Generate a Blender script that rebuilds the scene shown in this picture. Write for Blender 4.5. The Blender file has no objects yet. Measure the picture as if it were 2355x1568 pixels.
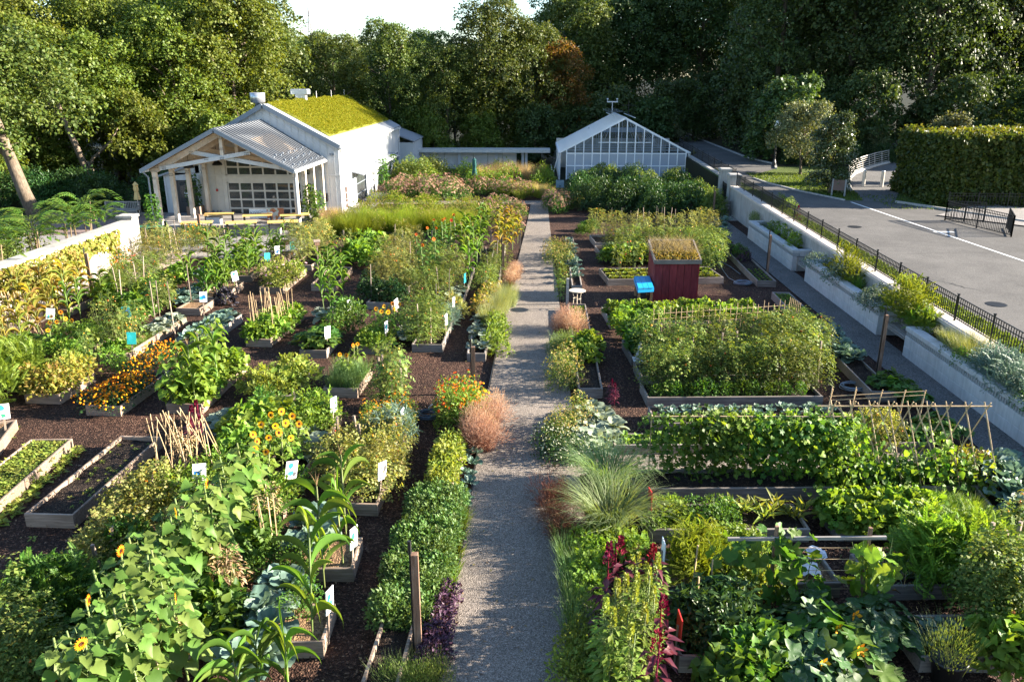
import bpy, math, random
import numpy as np
from mathutils import Vector, Matrix, Euler
R = math.radians
rng = np.random.default_rng(7)
random.seed(7)
SC = bpy.context.scene
COL = SC.collection

# ------------------------------------------------------------------ camera, sky, sun, exposure
W0, H0, FPX, CZ = 2354.0, 1568.0, 1831.0, 8.0
PITCH, YAW = R(18.17), R(1.78)
cam = bpy.data.objects.new('camera', bpy.data.cameras.new('camera'))
COL.objects.link(cam)
cam.location = (0, 0, CZ)
cam.rotation_euler = (R(90) - PITCH, 0, YAW)
cam.data.sensor_width = 36.0
cam.data.lens = 36.0 * FPX / W0
cam.data.clip_end = 3000
SC.camera = cam

SUN_EL, SUN_AZ = 18.5, 4.0            # elevation; azimuth measured from +x towards +y
wd = bpy.data.worlds.new('World'); SC.world = wd; wd.use_nodes = True
_n = wd.node_tree
_sky = _n.nodes.new('ShaderNodeTexSky')
_sky.sky_type = 'NISHITA'; _sky.sun_disc = False
_sky.sun_elevation = R(SUN_EL); _sky.sun_rotation = R(90 - SUN_AZ)
_sky.air_density = 1.0; _sky.dust_density = 0.5; _sky.ozone_density = 2.5
_bg = _n.nodes['Background']; _bg.inputs['Strength'].default_value = 0.068
_n.links.new(_sky.outputs[0], _bg.inputs['Color'])
sl = bpy.data.lights.new('sun', 'SUN'); sl.energy = 5.0; sl.angle = R(0.55); sl.color = (1.0, 0.89, 0.74)
sun = bpy.data.objects.new('sun', sl); COL.objects.link(sun)
_sd = Vector((math.cos(R(SUN_AZ)) * math.cos(R(SUN_EL)), math.sin(R(SUN_AZ)) * math.cos(R(SUN_EL)), math.sin(R(SUN_EL))))
sun.rotation_euler = _sd.to_track_quat('Z', 'Y').to_euler(); sun.location = (60, 20, 40)
SC.view_settings.view_transform = 'Standard'; SC.view_settings.look = 'None'
SC.view_settings.exposure = 2.55; SC.view_settings.gamma = 1.0; SC.view_settings.use_curve_mapping = False
SC.cycles.max_bounces = 5; SC.cycles.diffuse_bounces = 2; SC.cycles.glossy_bounces = 2
SC.cycles.transmission_bounces = 3; SC.cycles.transparent_max_bounces = 8
SC.cycles.caustics_reflective = False; SC.cycles.caustics_refractive = False

# ------------------------------------------------------------------ surveying: a sight line of the photograph meets a level
_fw = np.array([-math.sin(YAW) * math.cos(PITCH), math.cos(YAW) * math.cos(PITCH), -math.sin(PITCH)])
_rt = np.array([math.cos(YAW), math.sin(YAW), 0.0]); _up = np.cross(_rt, _fw)
def ray(px, py): return _fw + _rt * (px - W0 / 2) / FPX - _up * (py - H0 / 2) / FPX
def G(px, py, z=0.0):
    d = ray(px, py); t = (z - CZ) / d[2]
    return (d[0] * t, d[1] * t)
def zroad(y): return 1.06 + 0.017 * (y - 22)
def GR(px, py, dz=0.0):
    z = 1.5
    for _ in range(12):
        x, y = G(px, py, z); z = zroad(y) + dz
    return (x, y, z)
def atY(px, py, y):
    d = ray(px, py); t = y / d[1]; return (d[0] * t, y, CZ + d[2] * t)
def atX(px, py, x):
    d = ray(px, py); t = x / d[0]; return (x, d[1] * t, CZ + d[2] * t)

# ------------------------------------------------------------------ materials
MATS = {}
def _new(name):
    m = bpy.data.materials.new(name); m.use_nodes = True
    nt = m.node_tree; b = nt.nodes['Principled BSDF']; MATS[name] = m
    return m, nt, b
def ramp(nt, fac, stops):
    r = nt.nodes.new('ShaderNodeValToRGB'); e = r.color_ramp.elements
    while len(e) < len(stops): e.new(0.5)
    for i, (p, c) in enumerate(stops):
        e[i].position = p; e[i].color = (c[0], c[1], c[2], 1)
    nt.links.new(fac, r.inputs['Fac']); return r.outputs['Color']
def mathn(nt, op, a, b=None):
    n = nt.nodes.new('ShaderNodeMath'); n.operation = op
    for i, v in enumerate((a, b)):
        if v is None: continue
        if isinstance(v, (int, float)): n.inputs[i].default_value = v
        else: nt.links.new(v, n.inputs[i])
    return n.outputs[0]
def noise(nt, co, scale, det=4, rough=0.6, out='Fac'):
    n = nt.nodes.new('ShaderNodeTexNoise'); n.inputs['Scale'].default_value = scale
    n.inputs['Detail'].default_value = det; n.inputs['Roughness'].default_value = rough
    if co is not None: nt.links.new(co, n.inputs['Vector'])
    return n.outputs[out]
def mapping(nt, co, sc):
    m = nt.nodes.new('ShaderNodeMapping'); m.inputs['Scale'].default_value = sc
    nt.links.new(co, m.inputs['Vector']); return m.outputs[0]
def bump(nt, h, b, strength=0.4, dist=0.02):
    n = nt.nodes.new('ShaderNodeBump'); n.inputs['Strength'].default_value = strength; n.inputs['Distance'].default_value = dist
    nt.links.new(h, n.inputs['Height']); nt.links.new(n.outputs[0], b.inputs['Normal'])
def mixc(nt, f, a, b, mode='MIX'):
    n = nt.nodes.new('ShaderNodeMix'); n.data_type = 'RGBA'; n.blend_type = mode
    for sock, v in ((n.inputs[0], f), (n.inputs[6], a), (n.inputs[7], b)):
        if isinstance(v, (int, float)): sock.default_value = v
        elif isinstance(v, tuple): sock.default_value = (v[0], v[1], v[2], 1)
        else: nt.links.new(v, sock)
    return n.outputs[2]
def coords(nt, which='Object'):
    return nt.nodes.new('ShaderNodeTexCoord').outputs[which]
def rnd(nt):
    g = nt.nodes.new('ShaderNodeNewGeometry'); o = nt.nodes.new('ShaderNodeObjectInfo')
    return mathn(nt, 'FRACT', mathn(nt, 'ADD', g.outputs['Random Per Island'], o.outputs['Random'])), o.outputs['Random']

def leafm(name, cols, trans=0.35, rough=0.5, spec=0.22, tcol=None, vary=0.22):
    """Leaf surface: hue differs from leaf to leaf and plant to plant; part of the light passes through."""
    if name in MATS: return MATS[name]
    m, nt, b = _new(name)
    r, orand = rnd(nt)
    k = len(cols) - 1
    c = ramp(nt, r, [(i / max(k, 1), cc) for i, cc in enumerate(cols)])
    hv = nt.nodes.new('ShaderNodeHueSaturation')
    v = mathn(nt, 'ADD', 1 - vary, mathn(nt, 'MULTIPLY', orand, 2 * vary)); nt.links.new(v, hv.inputs['Value'])
    h = mathn(nt, 'ADD', 0.5 - 0.018, mathn(nt, 'MULTIPLY', orand, 0.036)); nt.links.new(h, hv.inputs['Hue'])
    nt.links.new(c, hv.inputs['Color'])
    nt.links.new(hv.outputs[0], b.inputs['Base Color'])
    b.inputs['Roughness'].default_value = rough; b.inputs['Specular IOR Level'].default_value = spec
    t = nt.nodes.new('ShaderNodeBsdfTranslucent')
    tc = mixc(nt, 1.0, hv.outputs[0], tcol or (1.5, 1.35, 0.45), 'MULTIPLY'); nt.links.new(tc, t.inputs['Color'])
    mx = nt.nodes.new('ShaderNodeMixShader'); mx.inputs[0].default_value = trans
    nt.links.new(b.outputs[0], mx.inputs[1]); nt.links.new(t.outputs[0], mx.inputs[2])
    nt.links.new(mx.outputs[0], nt.nodes['Material Output'].inputs['Surface'])
    return m
def plain(name, col, rough=0.6, metal=0.0, var=0.12, scale=6.0, bmp=0.0, spec=0.4, streak=0.0):
    if name in MATS: return MATS[name]
    m, nt, b = _new(name)
    co = coords(nt); f = noise(nt, co, scale, 5)
    c = ramp(nt, f, [(0.3, tuple(x * (1 - var) for x in col)), (0.7, tuple(min(1, x * (1 + var)) for x in col))])
    if streak: c = mixc(nt, 1.0, c, ramp(nt, noise(nt, mapping(nt, co, (3.5, 3.5, .35)), 2.2, 5, .7), [(.32, (1 - streak, 1 - streak * .95, 1 - streak * .9)), (.6, (1, 1, 1))]), 'MULTIPLY')
    nt.links.new(c, b.inputs['Base Color'])
    b.inputs['Roughness'].default_value = rough; b.inputs['Metallic'].default_value = metal; b.inputs['Specular IOR Level'].default_value = spec
    if bmp: bump(nt, noise(nt, co, scale * 6, 4), b, bmp, 0.01)
    return m
def wood(name, c1, c2, c3=None, along=(0.6, 9, 9), rough=0.75, vary=0.3):
    if name in MATS: return MATS[name]
    m, nt, b = _new(name)
    oi = nt.nodes.new('ShaderNodeObjectInfo')
    co = coords(nt); va = nt.nodes.new('ShaderNodeVectorMath'); va.operation = 'ADD'
    nt.links.new(co, va.inputs[0]); cv = nt.nodes.new('ShaderNodeCombineXYZ')
    s = mathn(nt, 'MULTIPLY', oi.outputs['Random'], 40.0)
    for i in range(3): nt.links.new(s, cv.inputs[i])
    nt.links.new(cv.outputs[0], va.inputs[1])
    f = noise(nt, mapping(nt, va.outputs[0], along), 3.0, 6, 0.65)
    st = [(0.3, c1), (0.66, c2)]
    if c3: st = [(0.28, c1), (0.5, c2), (0.72, c3)]
    c = ramp(nt, f, st)
    big = noise(nt, va.outputs[0], 1.1, 3); c = mixc(nt, 0.5, c, ramp(nt, big, [(0.35, (0.55, 0.5, 0.45)), (0.65, (1.15, 1.12, 1.1))]), 'MULTIPLY')
    hv = nt.nodes.new('ShaderNodeHueSaturation'); nt.links.new(c, hv.inputs['Color'])
    nt.links.new(mathn(nt, 'ADD', 1 - vary, mathn(nt, 'MULTIPLY', oi.outputs['Random'], 2 * vary)), hv.inputs['Value'])
    nt.links.new(hv.outputs[0], b.inputs['Base Color']); b.inputs['Roughness'].default_value = rough
    b.inputs['Specular IOR Level'].default_value = 0.25
    bump(nt, f, b, 0.35, 0.01)
    return m
def glassm(name, tint=(0.5, 0.56, 0.58), rough=0.05, clear=0.5):
    if name in MATS: return MATS[name]
    m, nt, b = _new(name)
    b.inputs['Base Color'].default_value = (*[x * 0.25 for x in tint], 1); b.inputs['Roughness'].default_value = rough
    b.inputs['Specular IOR Level'].default_value = 0.9
    t = nt.nodes.new('ShaderNodeBsdfTransparent'); t.inputs['Color'].default_value = (*[min(1, x * 1.4) for x in tint], 1)
    mx = nt.nodes.new('ShaderNodeMixShader'); mx.inputs[0].default_value = clear
    nt.links.new(b.outputs[0], mx.inputs[1]); nt.links.new(t.outputs[0], mx.inputs[2])
    nt.links.new(mx.outputs[0], nt.nodes['Material Output'].inputs['Surface'])
    return m
def groundm(name, stops, scale, big=None, rough=0.9, bstr=0.6, bdist=0.02, spec=0.2, vor=True):
    """Loose ground: chips or pebbles of their own tint, patches of wear."""
    m, nt, b = _new(name)
    co = coords(nt)
    if vor:
        v = nt.nodes.new('ShaderNodeTexVoronoi'); v.inputs['Scale'].default_value = scale; nt.links.new(co, v.inputs['Vector'])
        sp = nt.nodes.new('ShaderNodeSeparateColor'); nt.links.new(v.outputs['Color'], sp.inputs[0]); f = sp.outputs[0]; hgt = v.outputs['Distance']
    else:
        f = noise(nt, co, scale, 6, 0.7); hgt = f
    c = ramp(nt, f, stops)
    if big:
        c = mixc(nt, 1.0, c, ramp(nt, noise(nt, co, big[0], 5, 0.65), [(0.3, big[1]), (0.7, big[2])]), 'MULTIPLY')
    nt.links.new(c, b.inputs['Base Color']); b.inputs['Roughness'].default_value = rough; b.inputs['Specular IOR Level'].default_value = spec
    bump(nt, hgt, b, bstr, bdist)
    return m

# ------------------------------------------------------------------ objects
def link(o): COL.objects.link(o); return o
def tag(o, label=None, cat=None, group=None, kind=None):
    if label: o['label'] = label
    if cat: o['category'] = cat
    if group: o['group'] = group
    if kind: o['kind'] = kind
    return o
def thing(name, label, cat, loc=(0, 0, 0), rz=0.0, group=None):
    o = link(bpy.data.objects.new(name, None)); o.location = loc; o.rotation_euler = (0, 0, rz); o.empty_display_size = 0.1
    return tag(o, label, cat, group)
def part(name, mesh, parent, loc=(0, 0, 0), rot=(0, 0, 0), sc=(1, 1, 1), label=None):
    o = link(bpy.data.objects.new(name, mesh)); o.parent = parent; o.location = loc; o.rotation_euler = rot
    o.scale = sc if not isinstance(sc, (int, float)) else (sc, sc, sc)
    if label: o['label'] = label
    return o
def solo(name, mesh, label, cat, loc=(0, 0, 0), rz=0.0, sc=1.0, group=None, tilt=(0, 0)):
    o = link(bpy.data.objects.new(name, mesh)); o.location = loc; o.rotation_euler = (tilt[0], tilt[1], rz)
    o.scale = sc if not isinstance(sc, (int, float)) else (sc, sc, sc)
    return tag(o, label, cat, group, 'thing')
def struct(name, mesh, kind='structure'):
    o = link(bpy.data.objects.new(name, mesh)); o['kind'] = kind; return o
def copytree(o, loc, rz=None, label=None, sc=None):
    r = o.copy(); COL.objects.link(r); r.location = loc
    if rz is not None: r.rotation_euler.z = rz
    if label: r['label'] = label
    if sc is not None: r.scale = (sc, sc, sc)
    for ch in o.children:
        c = ch.copy(); COL.objects.link(c); c.parent = r
        for g in ch.children:
            d = g.copy(); COL.objects.link(d); d.parent = c
    return r

class MB:
    """Collects boxes, beams, tubes and faces into ONE mesh."""
    def __init__(s): s.v = []; s.f = []; s.m = []; s.mats = []
    def mi(s, m):
        if m not in s.mats: s.mats.append(m)
        return s.mats.index(m)
    def raw(s, vs, fs, m):
        k = len(s.v); i = s.mi(m); s.v += [tuple(v) for v in vs]
        for f in fs: s.f.append(tuple(a + k for a in f)); s.m.append(i)
        return s
    def box(s, x0, x1, y0, y1, z0, z1, m, ch=0.0):
        if ch <= 0:
            vs = [(x, y, z) for z in (z0, z1) for y in (y0, y1) for x in (x0, x1)]
            return s.raw(vs, [(0, 2, 3, 1), (4, 5, 7, 6), (0, 1, 5, 4), (1, 3, 7, 5), (3, 2, 6, 7), (2, 0, 4, 6)], m)
        vs = []; fs = []                     # chamfered top edge
        c = ch
        for (z, e) in ((z0, 0), (z1 - c, 0), (z1, c)):
            vs += [(x0 + e, y0 + e, z), (x1 - e, y0 + e, z), (x1 - e, y1 - e, z), (x0 + e, y1 - e, z)]
        for r in (0, 4):
            for i in range(4): j = (i + 1) % 4; fs.append((r + i, r + j, r + 4 + j, r + 4 + i))
        fs += [(3, 2, 1, 0), (8, 9, 10, 11)]
        return s.raw(vs, fs, m)
    def beam(s, p, q, w, h, m, up=(0, 0, 1)):
        p = Vector(p); q = Vector(q); d = (q - p).normalized(); u = Vector(up)
        if abs(d.dot(u)) > 0.98: u = Vector((0, 1, 0))
        x = d.cross(u).normalized() * (w / 2); z = x.cross(d).normalized() * (h / 2)
        vs = [a + sx * x + sz * z for a in (p, q) for sx, sz in ((-1, -1), (1, -1), (1, 1), (-1, 1))]
        return s.raw(vs, [(3, 2, 1, 0), (4, 5, 6, 7), (0, 1, 5, 4), (1, 2, 6, 5), (2, 3, 7, 6), (3, 0, 4, 7)], m)
    def tube(s, pts, r, m, n=6, cap=True):
        pts = [Vector(p) for p in pts]; rs = r if isinstance(r, (list, tuple)) else [r] * len(pts)
        vs = []; fs = []; px = None
        for i, p in enumerate(pts):
            d = (pts[min(i + 1, len(pts) - 1)] - pts[max(i - 1, 0)]).normalized()
            a = px if px is not None else (Vector((1, 0, 0)) if abs(d.x) < 0.9 else Vector((0, 1, 0)))
            a = (a - d * a.dot(d)).normalized(); px = a; b = d.cross(a)
            for k in range(n):
                t = 2 * math.pi * k / n; vs.append(p + (a * math.cos(t) + b * math.sin(t)) * rs[i])
        for i in range(len(pts) - 1):
            for k in range(n):
                j = (k + 1) % n; fs.append((i * n + k, i * n + j, (i + 1) * n + j, (i + 1) * n + k))
        if cap: fs += [tuple(range(n))[::-1], tuple(range((len(pts) - 1) * n, len(pts) * n))]
        return s.raw(vs, fs, m)
    def lathe(s, c, prof, m, n=14):
        vs = []; fs = []
        for (r, z) in prof:
            for k in range(n):
                t = 2 * math.pi * k / n; vs.append((c[0] + r * math.cos(t), c[1] + r * math.sin(t), c[2] + z))
        for i in range(len(prof) - 1):
            for k in range(n): j = (k + 1) % n; fs.append((i * n + k, i * n + j, (i + 1) * n + j, (i + 1) * n + k))
        fs += [tuple(range(n))[::-1], tuple(range((len(prof) - 1) * n, len(prof) * n))]
        return s.raw(vs, fs, m)
    def slab(s, poly, z0, z1, m):
        n = len(poly); vs = [(x, y, z0) for x, y in poly] + [(x, y, z1) for x, y in poly]
        fs = [tuple(range(n))[::-1], tuple(range(n, 2 * n))] + [(i, (i + 1) % n, n + (i + 1) % n, n + i) for i in range(n)]
        return s.raw(vs, fs, m)
    def mesh(s, name='mesh', smooth=False):
        me = bpy.data.meshes.new(name); me.from_pydata(s.v, [], s.f)
        for m in s.mats: me.materials.append(m)
        me.polygons.foreach_set('material_index', s.m)
        if smooth: me.polygons.foreach_set('use_smooth', [True] * len(s.f))
        me.update(); return me
def boxm(x0, x1, y0, y1, z0, z1, m, ch=0.0): return MB().box(x0, x1, y0, y1, z0, z1, m, ch).mesh()
def sheet(name, fx, nx, ny, m, hf=None):
    """A subdivided ground sheet; fx(u,v)->(x,y,z)."""
    vs = [fx(i / nx, j / ny) for j in range(ny + 1) for i in range(nx + 1)]
    fs = [(j * (nx + 1) + i, j * (nx + 1) + i + 1, (j + 1) * (nx + 1) + i + 1, (j + 1) * (nx + 1) + i) for j in range(ny) for i in range(nx)]
    return MB().raw(vs, fs, m).mesh(name, True)

# ------------------------------------------------------------------ leaves: templates placed by matrices, joined into one mesh or kept as objects
TPL = {}
def tpl(name, vs, fs): TPL[name] = (np.array(vs, dtype=np.float64), fs); return name
def _t_leaf(name, fold, droop, wpos=0.42):
    tpl(name, [(0, 0, 0), (-.5, wpos, fold), (0, wpos + .06, 0), (.5, wpos, fold), (0, 1, -droop)], [(0, 3, 2), (0, 2, 1), (1, 2, 4), (2, 3, 4)])
_t_leaf('leaf', .09, .12); _t_leaf('leafd', .14, .32, .36); _t_leaf('leaff', .02, .03, .5)
tpl('card', [(0, 0, 0), (.5, .5, .07), (0, 1, -.06), (-.5, .5, .07)], [(0, 1, 3), (1, 2, 3)])
def _t_heart(name, droop, fold):
    prof = [(0.0, -.04), (.24, .30), (.47, .46), (.66, .42), (.84, .22)]
    vs = [(0, 0.04, 0)]; 
    for i, (y, w) in enumerate([(-.06, .26), (.14, .47), (.38, .50), (.62, .36), (.82, .17)]):
        z = -droop * max(y, 0) ** 1.6
        vs += [(-w, y, z + fold * w * (1 + .6 * (-1) ** i)), (0, max(y, .06), z), (w, y, z + fold * w * (1 - .6 * (-1) ** i))]
    vs.append((0, 1, -droop * 1.0))
    fs = []
    fs += [(0, 2, 1), (0, 3, 2)]
    for i in range(4):
        a = 1 + 3 * i
        fs += [(a, a + 1, a + 4, a + 3), (a + 1, a + 2, a + 5, a + 4)]
    fs += [(13, 14, 16), (14, 15, 16)]
    tpl(name, vs, fs)
_t_heart('heart0', .18, .30); _t_heart('heart1', .42, .22); _t_heart('heart2', .70, .40)
def _t_blade(name, n, bend, w0=1.0, fold=0.0, tipw=0.05, pw=1.0, start=R(75)):
    vs = []; fs = []; y = z = 0.0; a = start
    for i in range(n + 1):
        t = i / n; w = 0.5 * w0 * ((1 - t) ** pw * (0.45 + 1.6 * min(t * 3, 1) * .35) + tipw * t * .3)
        ex = [(-w, y, z + fold * w), (w, y, z + fold * w)] if not fold else [(-w, y, z + fold * w), (0, y, z), (w, y, z + fold * w)]
        vs += ex; y += math.cos(a) / n; z += math.sin(a) / n; a -= bend / n * (0.5 + 1.2 * t)
    k = 2 if not fold else 3
    for i in range(n):
        b = i * k
        for j in range(k - 1): fs.append((b + j, b + j + 1, b + k + j + 1, b + k + j))
    tpl(name, vs, fs)
for _i, _b in enumerate((0.15, 0.7, 1.4, 2.1, 2.7)): _t_blade('blade%d' % _i, 5, _b)
for _i, _b in enumerate((1.2, 2.0, 2.7, 3.3)): _t_blade('corn%d' % _i, 9, _b, 1.0, 0.5, 0.05, .8, R((74, 66, 60, 70)[_i]))
def _t_kale(name, seed, curl):
    r = np.random.default_rng(seed); vs = []; fs = []; nu, nv = 6, 6
    for j in range(nv + 1):
        t = j / nv; w = 0.12 + 0.42 * math.sin(min(1, max(0, (t - .12) / .88)) ** .8 * math.pi * .86)
        for i in range(nu + 1):
            u = i / nu * 2 - 1; e = abs(u) ** 3
            vs.append((u * w + e * r.normal(0, .03), t + e * r.normal(0, .03), 0.25 * t - curl * t * t + e * r.normal(0.02, .09) + .10 * abs(u)))
    for j in range(nv):
        for i in range(nu): a = j * (nu + 1) + i; fs.append((a, a + 1, a + nu + 2, a + nu + 1))
    tpl(name, vs, fs)
for _i in range(4): _t_kale('kale%d' % _i, _i, (.35, .55, .75, .25)[_i])
def _t_squash(name, seed, lob):
    r = np.random.default_rng(seed); n = 20; vs = [(0, .36, 0.0)]; fs = []
    for i in range(n):
        a = -math.pi / 2 + 2 * math.pi * i / n + .16
        q = 0.5 * (1 + lob * math.cos(5 * (a - math.pi / 2))) * (1 + r.normal(0, .05 + .3 * max(0, lob - .1))) * (0.25 if i == 0 else 1.0)
        vs.append((q * math.cos(a), .36 + q * math.sin(a), .12 * q + .05 * math.cos(5 * a + seed) - .22 * max(0, q * math.sin(a)) ** 1.5))
    for i in range(n): fs.append((0, 1 + i, 1 + (i + 1) % n))
    tpl(name, vs, fs)
for _i in range(3): _t_squash('squash%d' % _i, _i, .27); _t_squash('round%d' % _i, 5 + _i, .07)
def _t_pinn(name, seed, n, lw, arch):
    r = np.random.default_rng(seed); vs = []; fs = []
    for i in range(n):
        t = .18 + .74 * i / (n - 1); z = arch * t * (1 - t) * 2 - arch * .6 * t * t
        for s in (-1, 1):
            L = (.34 if n < 6 else .26) * (1 - .55 * abs(t - .45)) * r.uniform(.85, 1.15); a = R(62) - t * .5
            dx, dy = s * math.sin(a) * L, math.cos(a) * L; nx, ny = -dy / L * lw * L, dx / L * lw * L
            k = len(vs); vs += [(0, t, z), (dx * .5 + nx, t + dy * .5 + ny, z + .03), (dx, t + dy, z - .22 * L), (dx * .5 - nx, t + dy * .5 - ny, z + .03)]
            fs += [(k, k + 1, k + 2, k + 3)]
    k = len(vs); vs += [(0, .88, -arch * .3), (.09, .96, -arch * .35), (0, 1.08, -arch * .6), (-.09, .96, -arch * .35)]; fs.append((k, k + 1, k + 2, k + 3))
    k = len(vs); vs += [(-.012, 0, 0), (.012, 0, 0), (.008, .5, arch * .35), (-.008, .5, arch * .35), (.004, .95, -arch * .4), (-.004, .95, -arch * .4)]; fs += [(k, k + 1, k + 2, k + 3), (k + 3, k + 2, k + 4, k + 5)]
    tpl(name, vs, fs)
for _i in range(3): _t_pinn('pinn%d' % _i, _i, 3, .34, .25); _t_pinn('frond%d' % _i, 9 + _i, 11, .17, (.25, .45, .65)[_i])
def _t_rays(name, n, w, r0, cup):
    vs = []; fs = []
    for i in range(n):
        a = 2 * math.pi * i / n; b = w
        k = len(vs)
        for (q, da) in ((r0, -b * .6), (r0, b * .6), (.34, b), (.5, 0), (.34, -b)):
            vs.append((q * math.cos(a + da), q * math.sin(a + da), cup * q * q))
        fs.append((k, k + 1, k + 2, k + 3, k + 4))
    tpl(name, vs, fs)
_t_rays('rays', 16, .17, .12, .3); _t_rays('zinn', 12, .24, .05, -.3); _t_rays('star', 5, .5, .03, -.6)
def _t_dome(name, n, h):
    vs = [(0, 0, h)]; fs = []
    for rr, z in ((.3, h * .8), (.5, 0), (.4, -h * .5)):
        for i in range(n): a = 2 * math.pi * i / n; vs.append((rr * math.cos(a), rr * math.sin(a), z))
    for i in range(n): fs.append((0, 1 + i, 1 + (i + 1) % n))
    for q in (0, 1):
        for i in range(n): j = (i + 1) % n; fs.append((1 + q * n + i, 1 + (q + 1) * n + i, 1 + (q + 1) * n + j, 1 + q * n + j))
    tpl(name, vs, fs)
_t_dome('dome', 8, .35); _t_dome('ball', 7, .5)
_c = [(math.cos(2 * math.pi * k / 4), math.sin(2 * math.pi * k / 4)) for k in range(4)]
tpl('stick', [(x * .5, 0, z * .5) for x, z in _c] + [(x * .42, 1, z * .42) for x, z in _c], [(0, 4, 5, 1), (1, 5, 6, 2), (2, 6, 7, 3), (3, 7, 4, 0), (4, 7, 6, 5)])
_c = [(math.cos(2 * math.pi * k / 3), math.sin(2 * math.pi * k / 3)) for k in range(3)]
tpl('stem', [(x * .5, 0, z * .5) for x, z in _c] + [(x * .25, 1, z * .25) for x, z in _c], [(0, 3, 4, 1), (1, 4, 5, 2), (2, 5, 3, 0)])

def nrm(a): return a / np.maximum(np.linalg.norm(a, axis=-1, keepdims=True), 1e-9)
def frames(P, Dr, N, L, Wd, Hd=None):
    P = np.atleast_2d(np.asarray(P, float)); k = len(P)
    Y = nrm(np.broadcast_to(np.asarray(Dr, float), (k, 3)) + 1e-6); N = np.broadcast_to(np.asarray(N, float), (k, 3))
    X = nrm(np.cross(Y, N)); Z = np.cross(X, Y)
    L = np.broadcast_to(np.asarray(L, float), (k,)); Wd = np.broadcast_to(np.asarray(Wd, float), (k,))
    Hd = L if Hd is None else np.broadcast_to(np.asarray(Hd, float), (k,))
    M = np.zeros((k, 4, 4)); M[:, :3, 0] = X * Wd[:, None]; M[:, :3, 1] = Y * L[:, None]; M[:, :3, 2] = Z * Hd[:, None]; M[:, :3, 3] = P; M[:, 3, 3] = 1
    return M
LEAFMESH = {}
class Bag:
    def __init__(s): s.items = []
    def add(s, t, M, m): 
        if len(M): s.items.append((t, M, m))
        return s
    def mix(s, ts, M, m, r):
        idx = r.integers(0, len(ts), len(M))
        for i, t in enumerate(ts): s.add(t, M[idx == i], m)
        return s
    def mesh(s, name='plant', smooth=False):
        V = []; loops = []; starts = []; tot = []; mi = []; mats = []; off = 0; lo = 0
        for t, M, m in s.items:
            if m not in mats: mats.append(m)
            v, fs = TPL[t]; k = len(M); n = len(v)
            V.append((np.einsum('kij,nj->kni', M[:, :3, :3], v) + M[:, None, :3, 3]).reshape(-1, 3))
            base = (off + n * np.arange(k))
            for f in fs:
                loops.append((base[:, None] + np.array(f)[None, :]).reshape(-1)); tot.append(np.full(k, len(f)))
                mi.append(np.full(k, mats.index(m)))
            off += n * k
        V = np.concatenate(V); loops = np.concatenate(loops); tot = np.concatenate(tot); mi = np.concatenate(mi)
        me = bpy.data.meshes.new(name); me.vertices.add(len(V)); me.vertices.foreach_set('co', V.astype(np.float32).ravel())
        me.loops.add(len(loops)); me.loops.foreach_set('vertex_index', loops.astype(np.int32))
        me.polygons.add(len(tot)); st = np.concatenate(([0], np.cumsum(tot)[:-1]))
        me.polygons.foreach_set('loop_start', st.astype(np.int32))
        for m in mats: me.materials.append(m)
        me.polygons.foreach_set('material_index', mi.astype(np.int32))
        if smooth: me.polygons.foreach_set('use_smooth', np.ones(len(tot), dtype=bool))
        me.update(calc_edges=True); me.validate(); return me
    def objects(s, parent, names):
        """Every leaf an object of its own under the plant, sharing the template's mesh."""
        for t, M, m in s.items:
            key = (t, m.name)
            if key not in LEAFMESH: LEAFMESH[key] = Bag().add(t, np.eye(4)[None], m).mesh(t, True)
            for k in range(len(M)):
                o = link(bpy.data.objects.new(names.get(t.rstrip('0123456789'), 'leaf'), LEAFMESH[key])); o.parent = parent
                o.matrix_local = Matrix(M[k].tolist())
def rdir(r, n): return nrm(r.normal(size=(n, 3)))
# ------------------------------------------------------------------ shared surfaces
mulch = groundm('mulch', [(0.0, (.014, .0075, .0055)), (.55, (.036, .018, .0125)), (.85, (.066, .035, .024)), (.97, (.14, .085, .06))], 34, (0.45, (.62, .60, .58), (1.35, 1.27, 1.22)), bstr=.9, bdist=.03)
chipm = leafm('bark_chip', [(.03, .015, .010), (.06, .032, .022), (.10, .058, .04), (.22, .14, .10)], trans=0.0, rough=.9, spec=.15)
soilm = groundm('bed_soil', [(0, (0.008, 0.006, 0.005)), (.6, (0.021, 0.014, 0.010)), (.93, (0.040, 0.027, 0.019)), (1, (0.128, 0.104, 0.080))], 42, (1.4, (.7, .7, .7), (1.3, 1.2, 1.1)), bstr=.9, bdist=.03)
strawm = groundm('straw_mulch', [(0, (.10, .06, .035)), (.6, (.20, .12, .065)), (1, (.32, .21, .11))], 38, (2.0, (.7, .7, .7), (1.2, 1.2, 1.2)))
gravelm = groundm('path_gravel', [(0, (.085, .073, .062)), (.35, (.165, .143, .122)), (.7, (.225, .197, .17)), (.97, (.34, .30, .265))], 70, (0.5, (.80, .78, .76), (1.12, 1.09, 1.06)), bstr=.7, bdist=.012)
walkm = groundm('walk_concrete', [(0, (0.064, 0.062, 0.060)), (.5, (0.128, 0.124, 0.120)), (1, (0.200, 0.192, 0.184))], 40, (0.6, (.78, .78, .78), (1.1, 1.1, 1.1)), bstr=.3, bdist=.008)
asph = groundm('asphalt', [(0, (0.074, 0.071, 0.069)), (.5, (0.105, 0.102, 0.098)), (1, (0.142, 0.137, 0.132))], 55, (0.42, (.66, .655, .65), (1.14, 1.12, 1.09)), bstr=.25, bdist=.006)
pavem = groundm('plaza_paving', [(0, (0.188, 0.176, 0.165)), (.5, (0.240, 0.225, 0.214)), (1, (0.300, 0.285, 0.270))], 30, (0.5, (.85, .84, .83), (1.08, 1.07, 1.06)), bstr=.15, bdist=.005)
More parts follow.
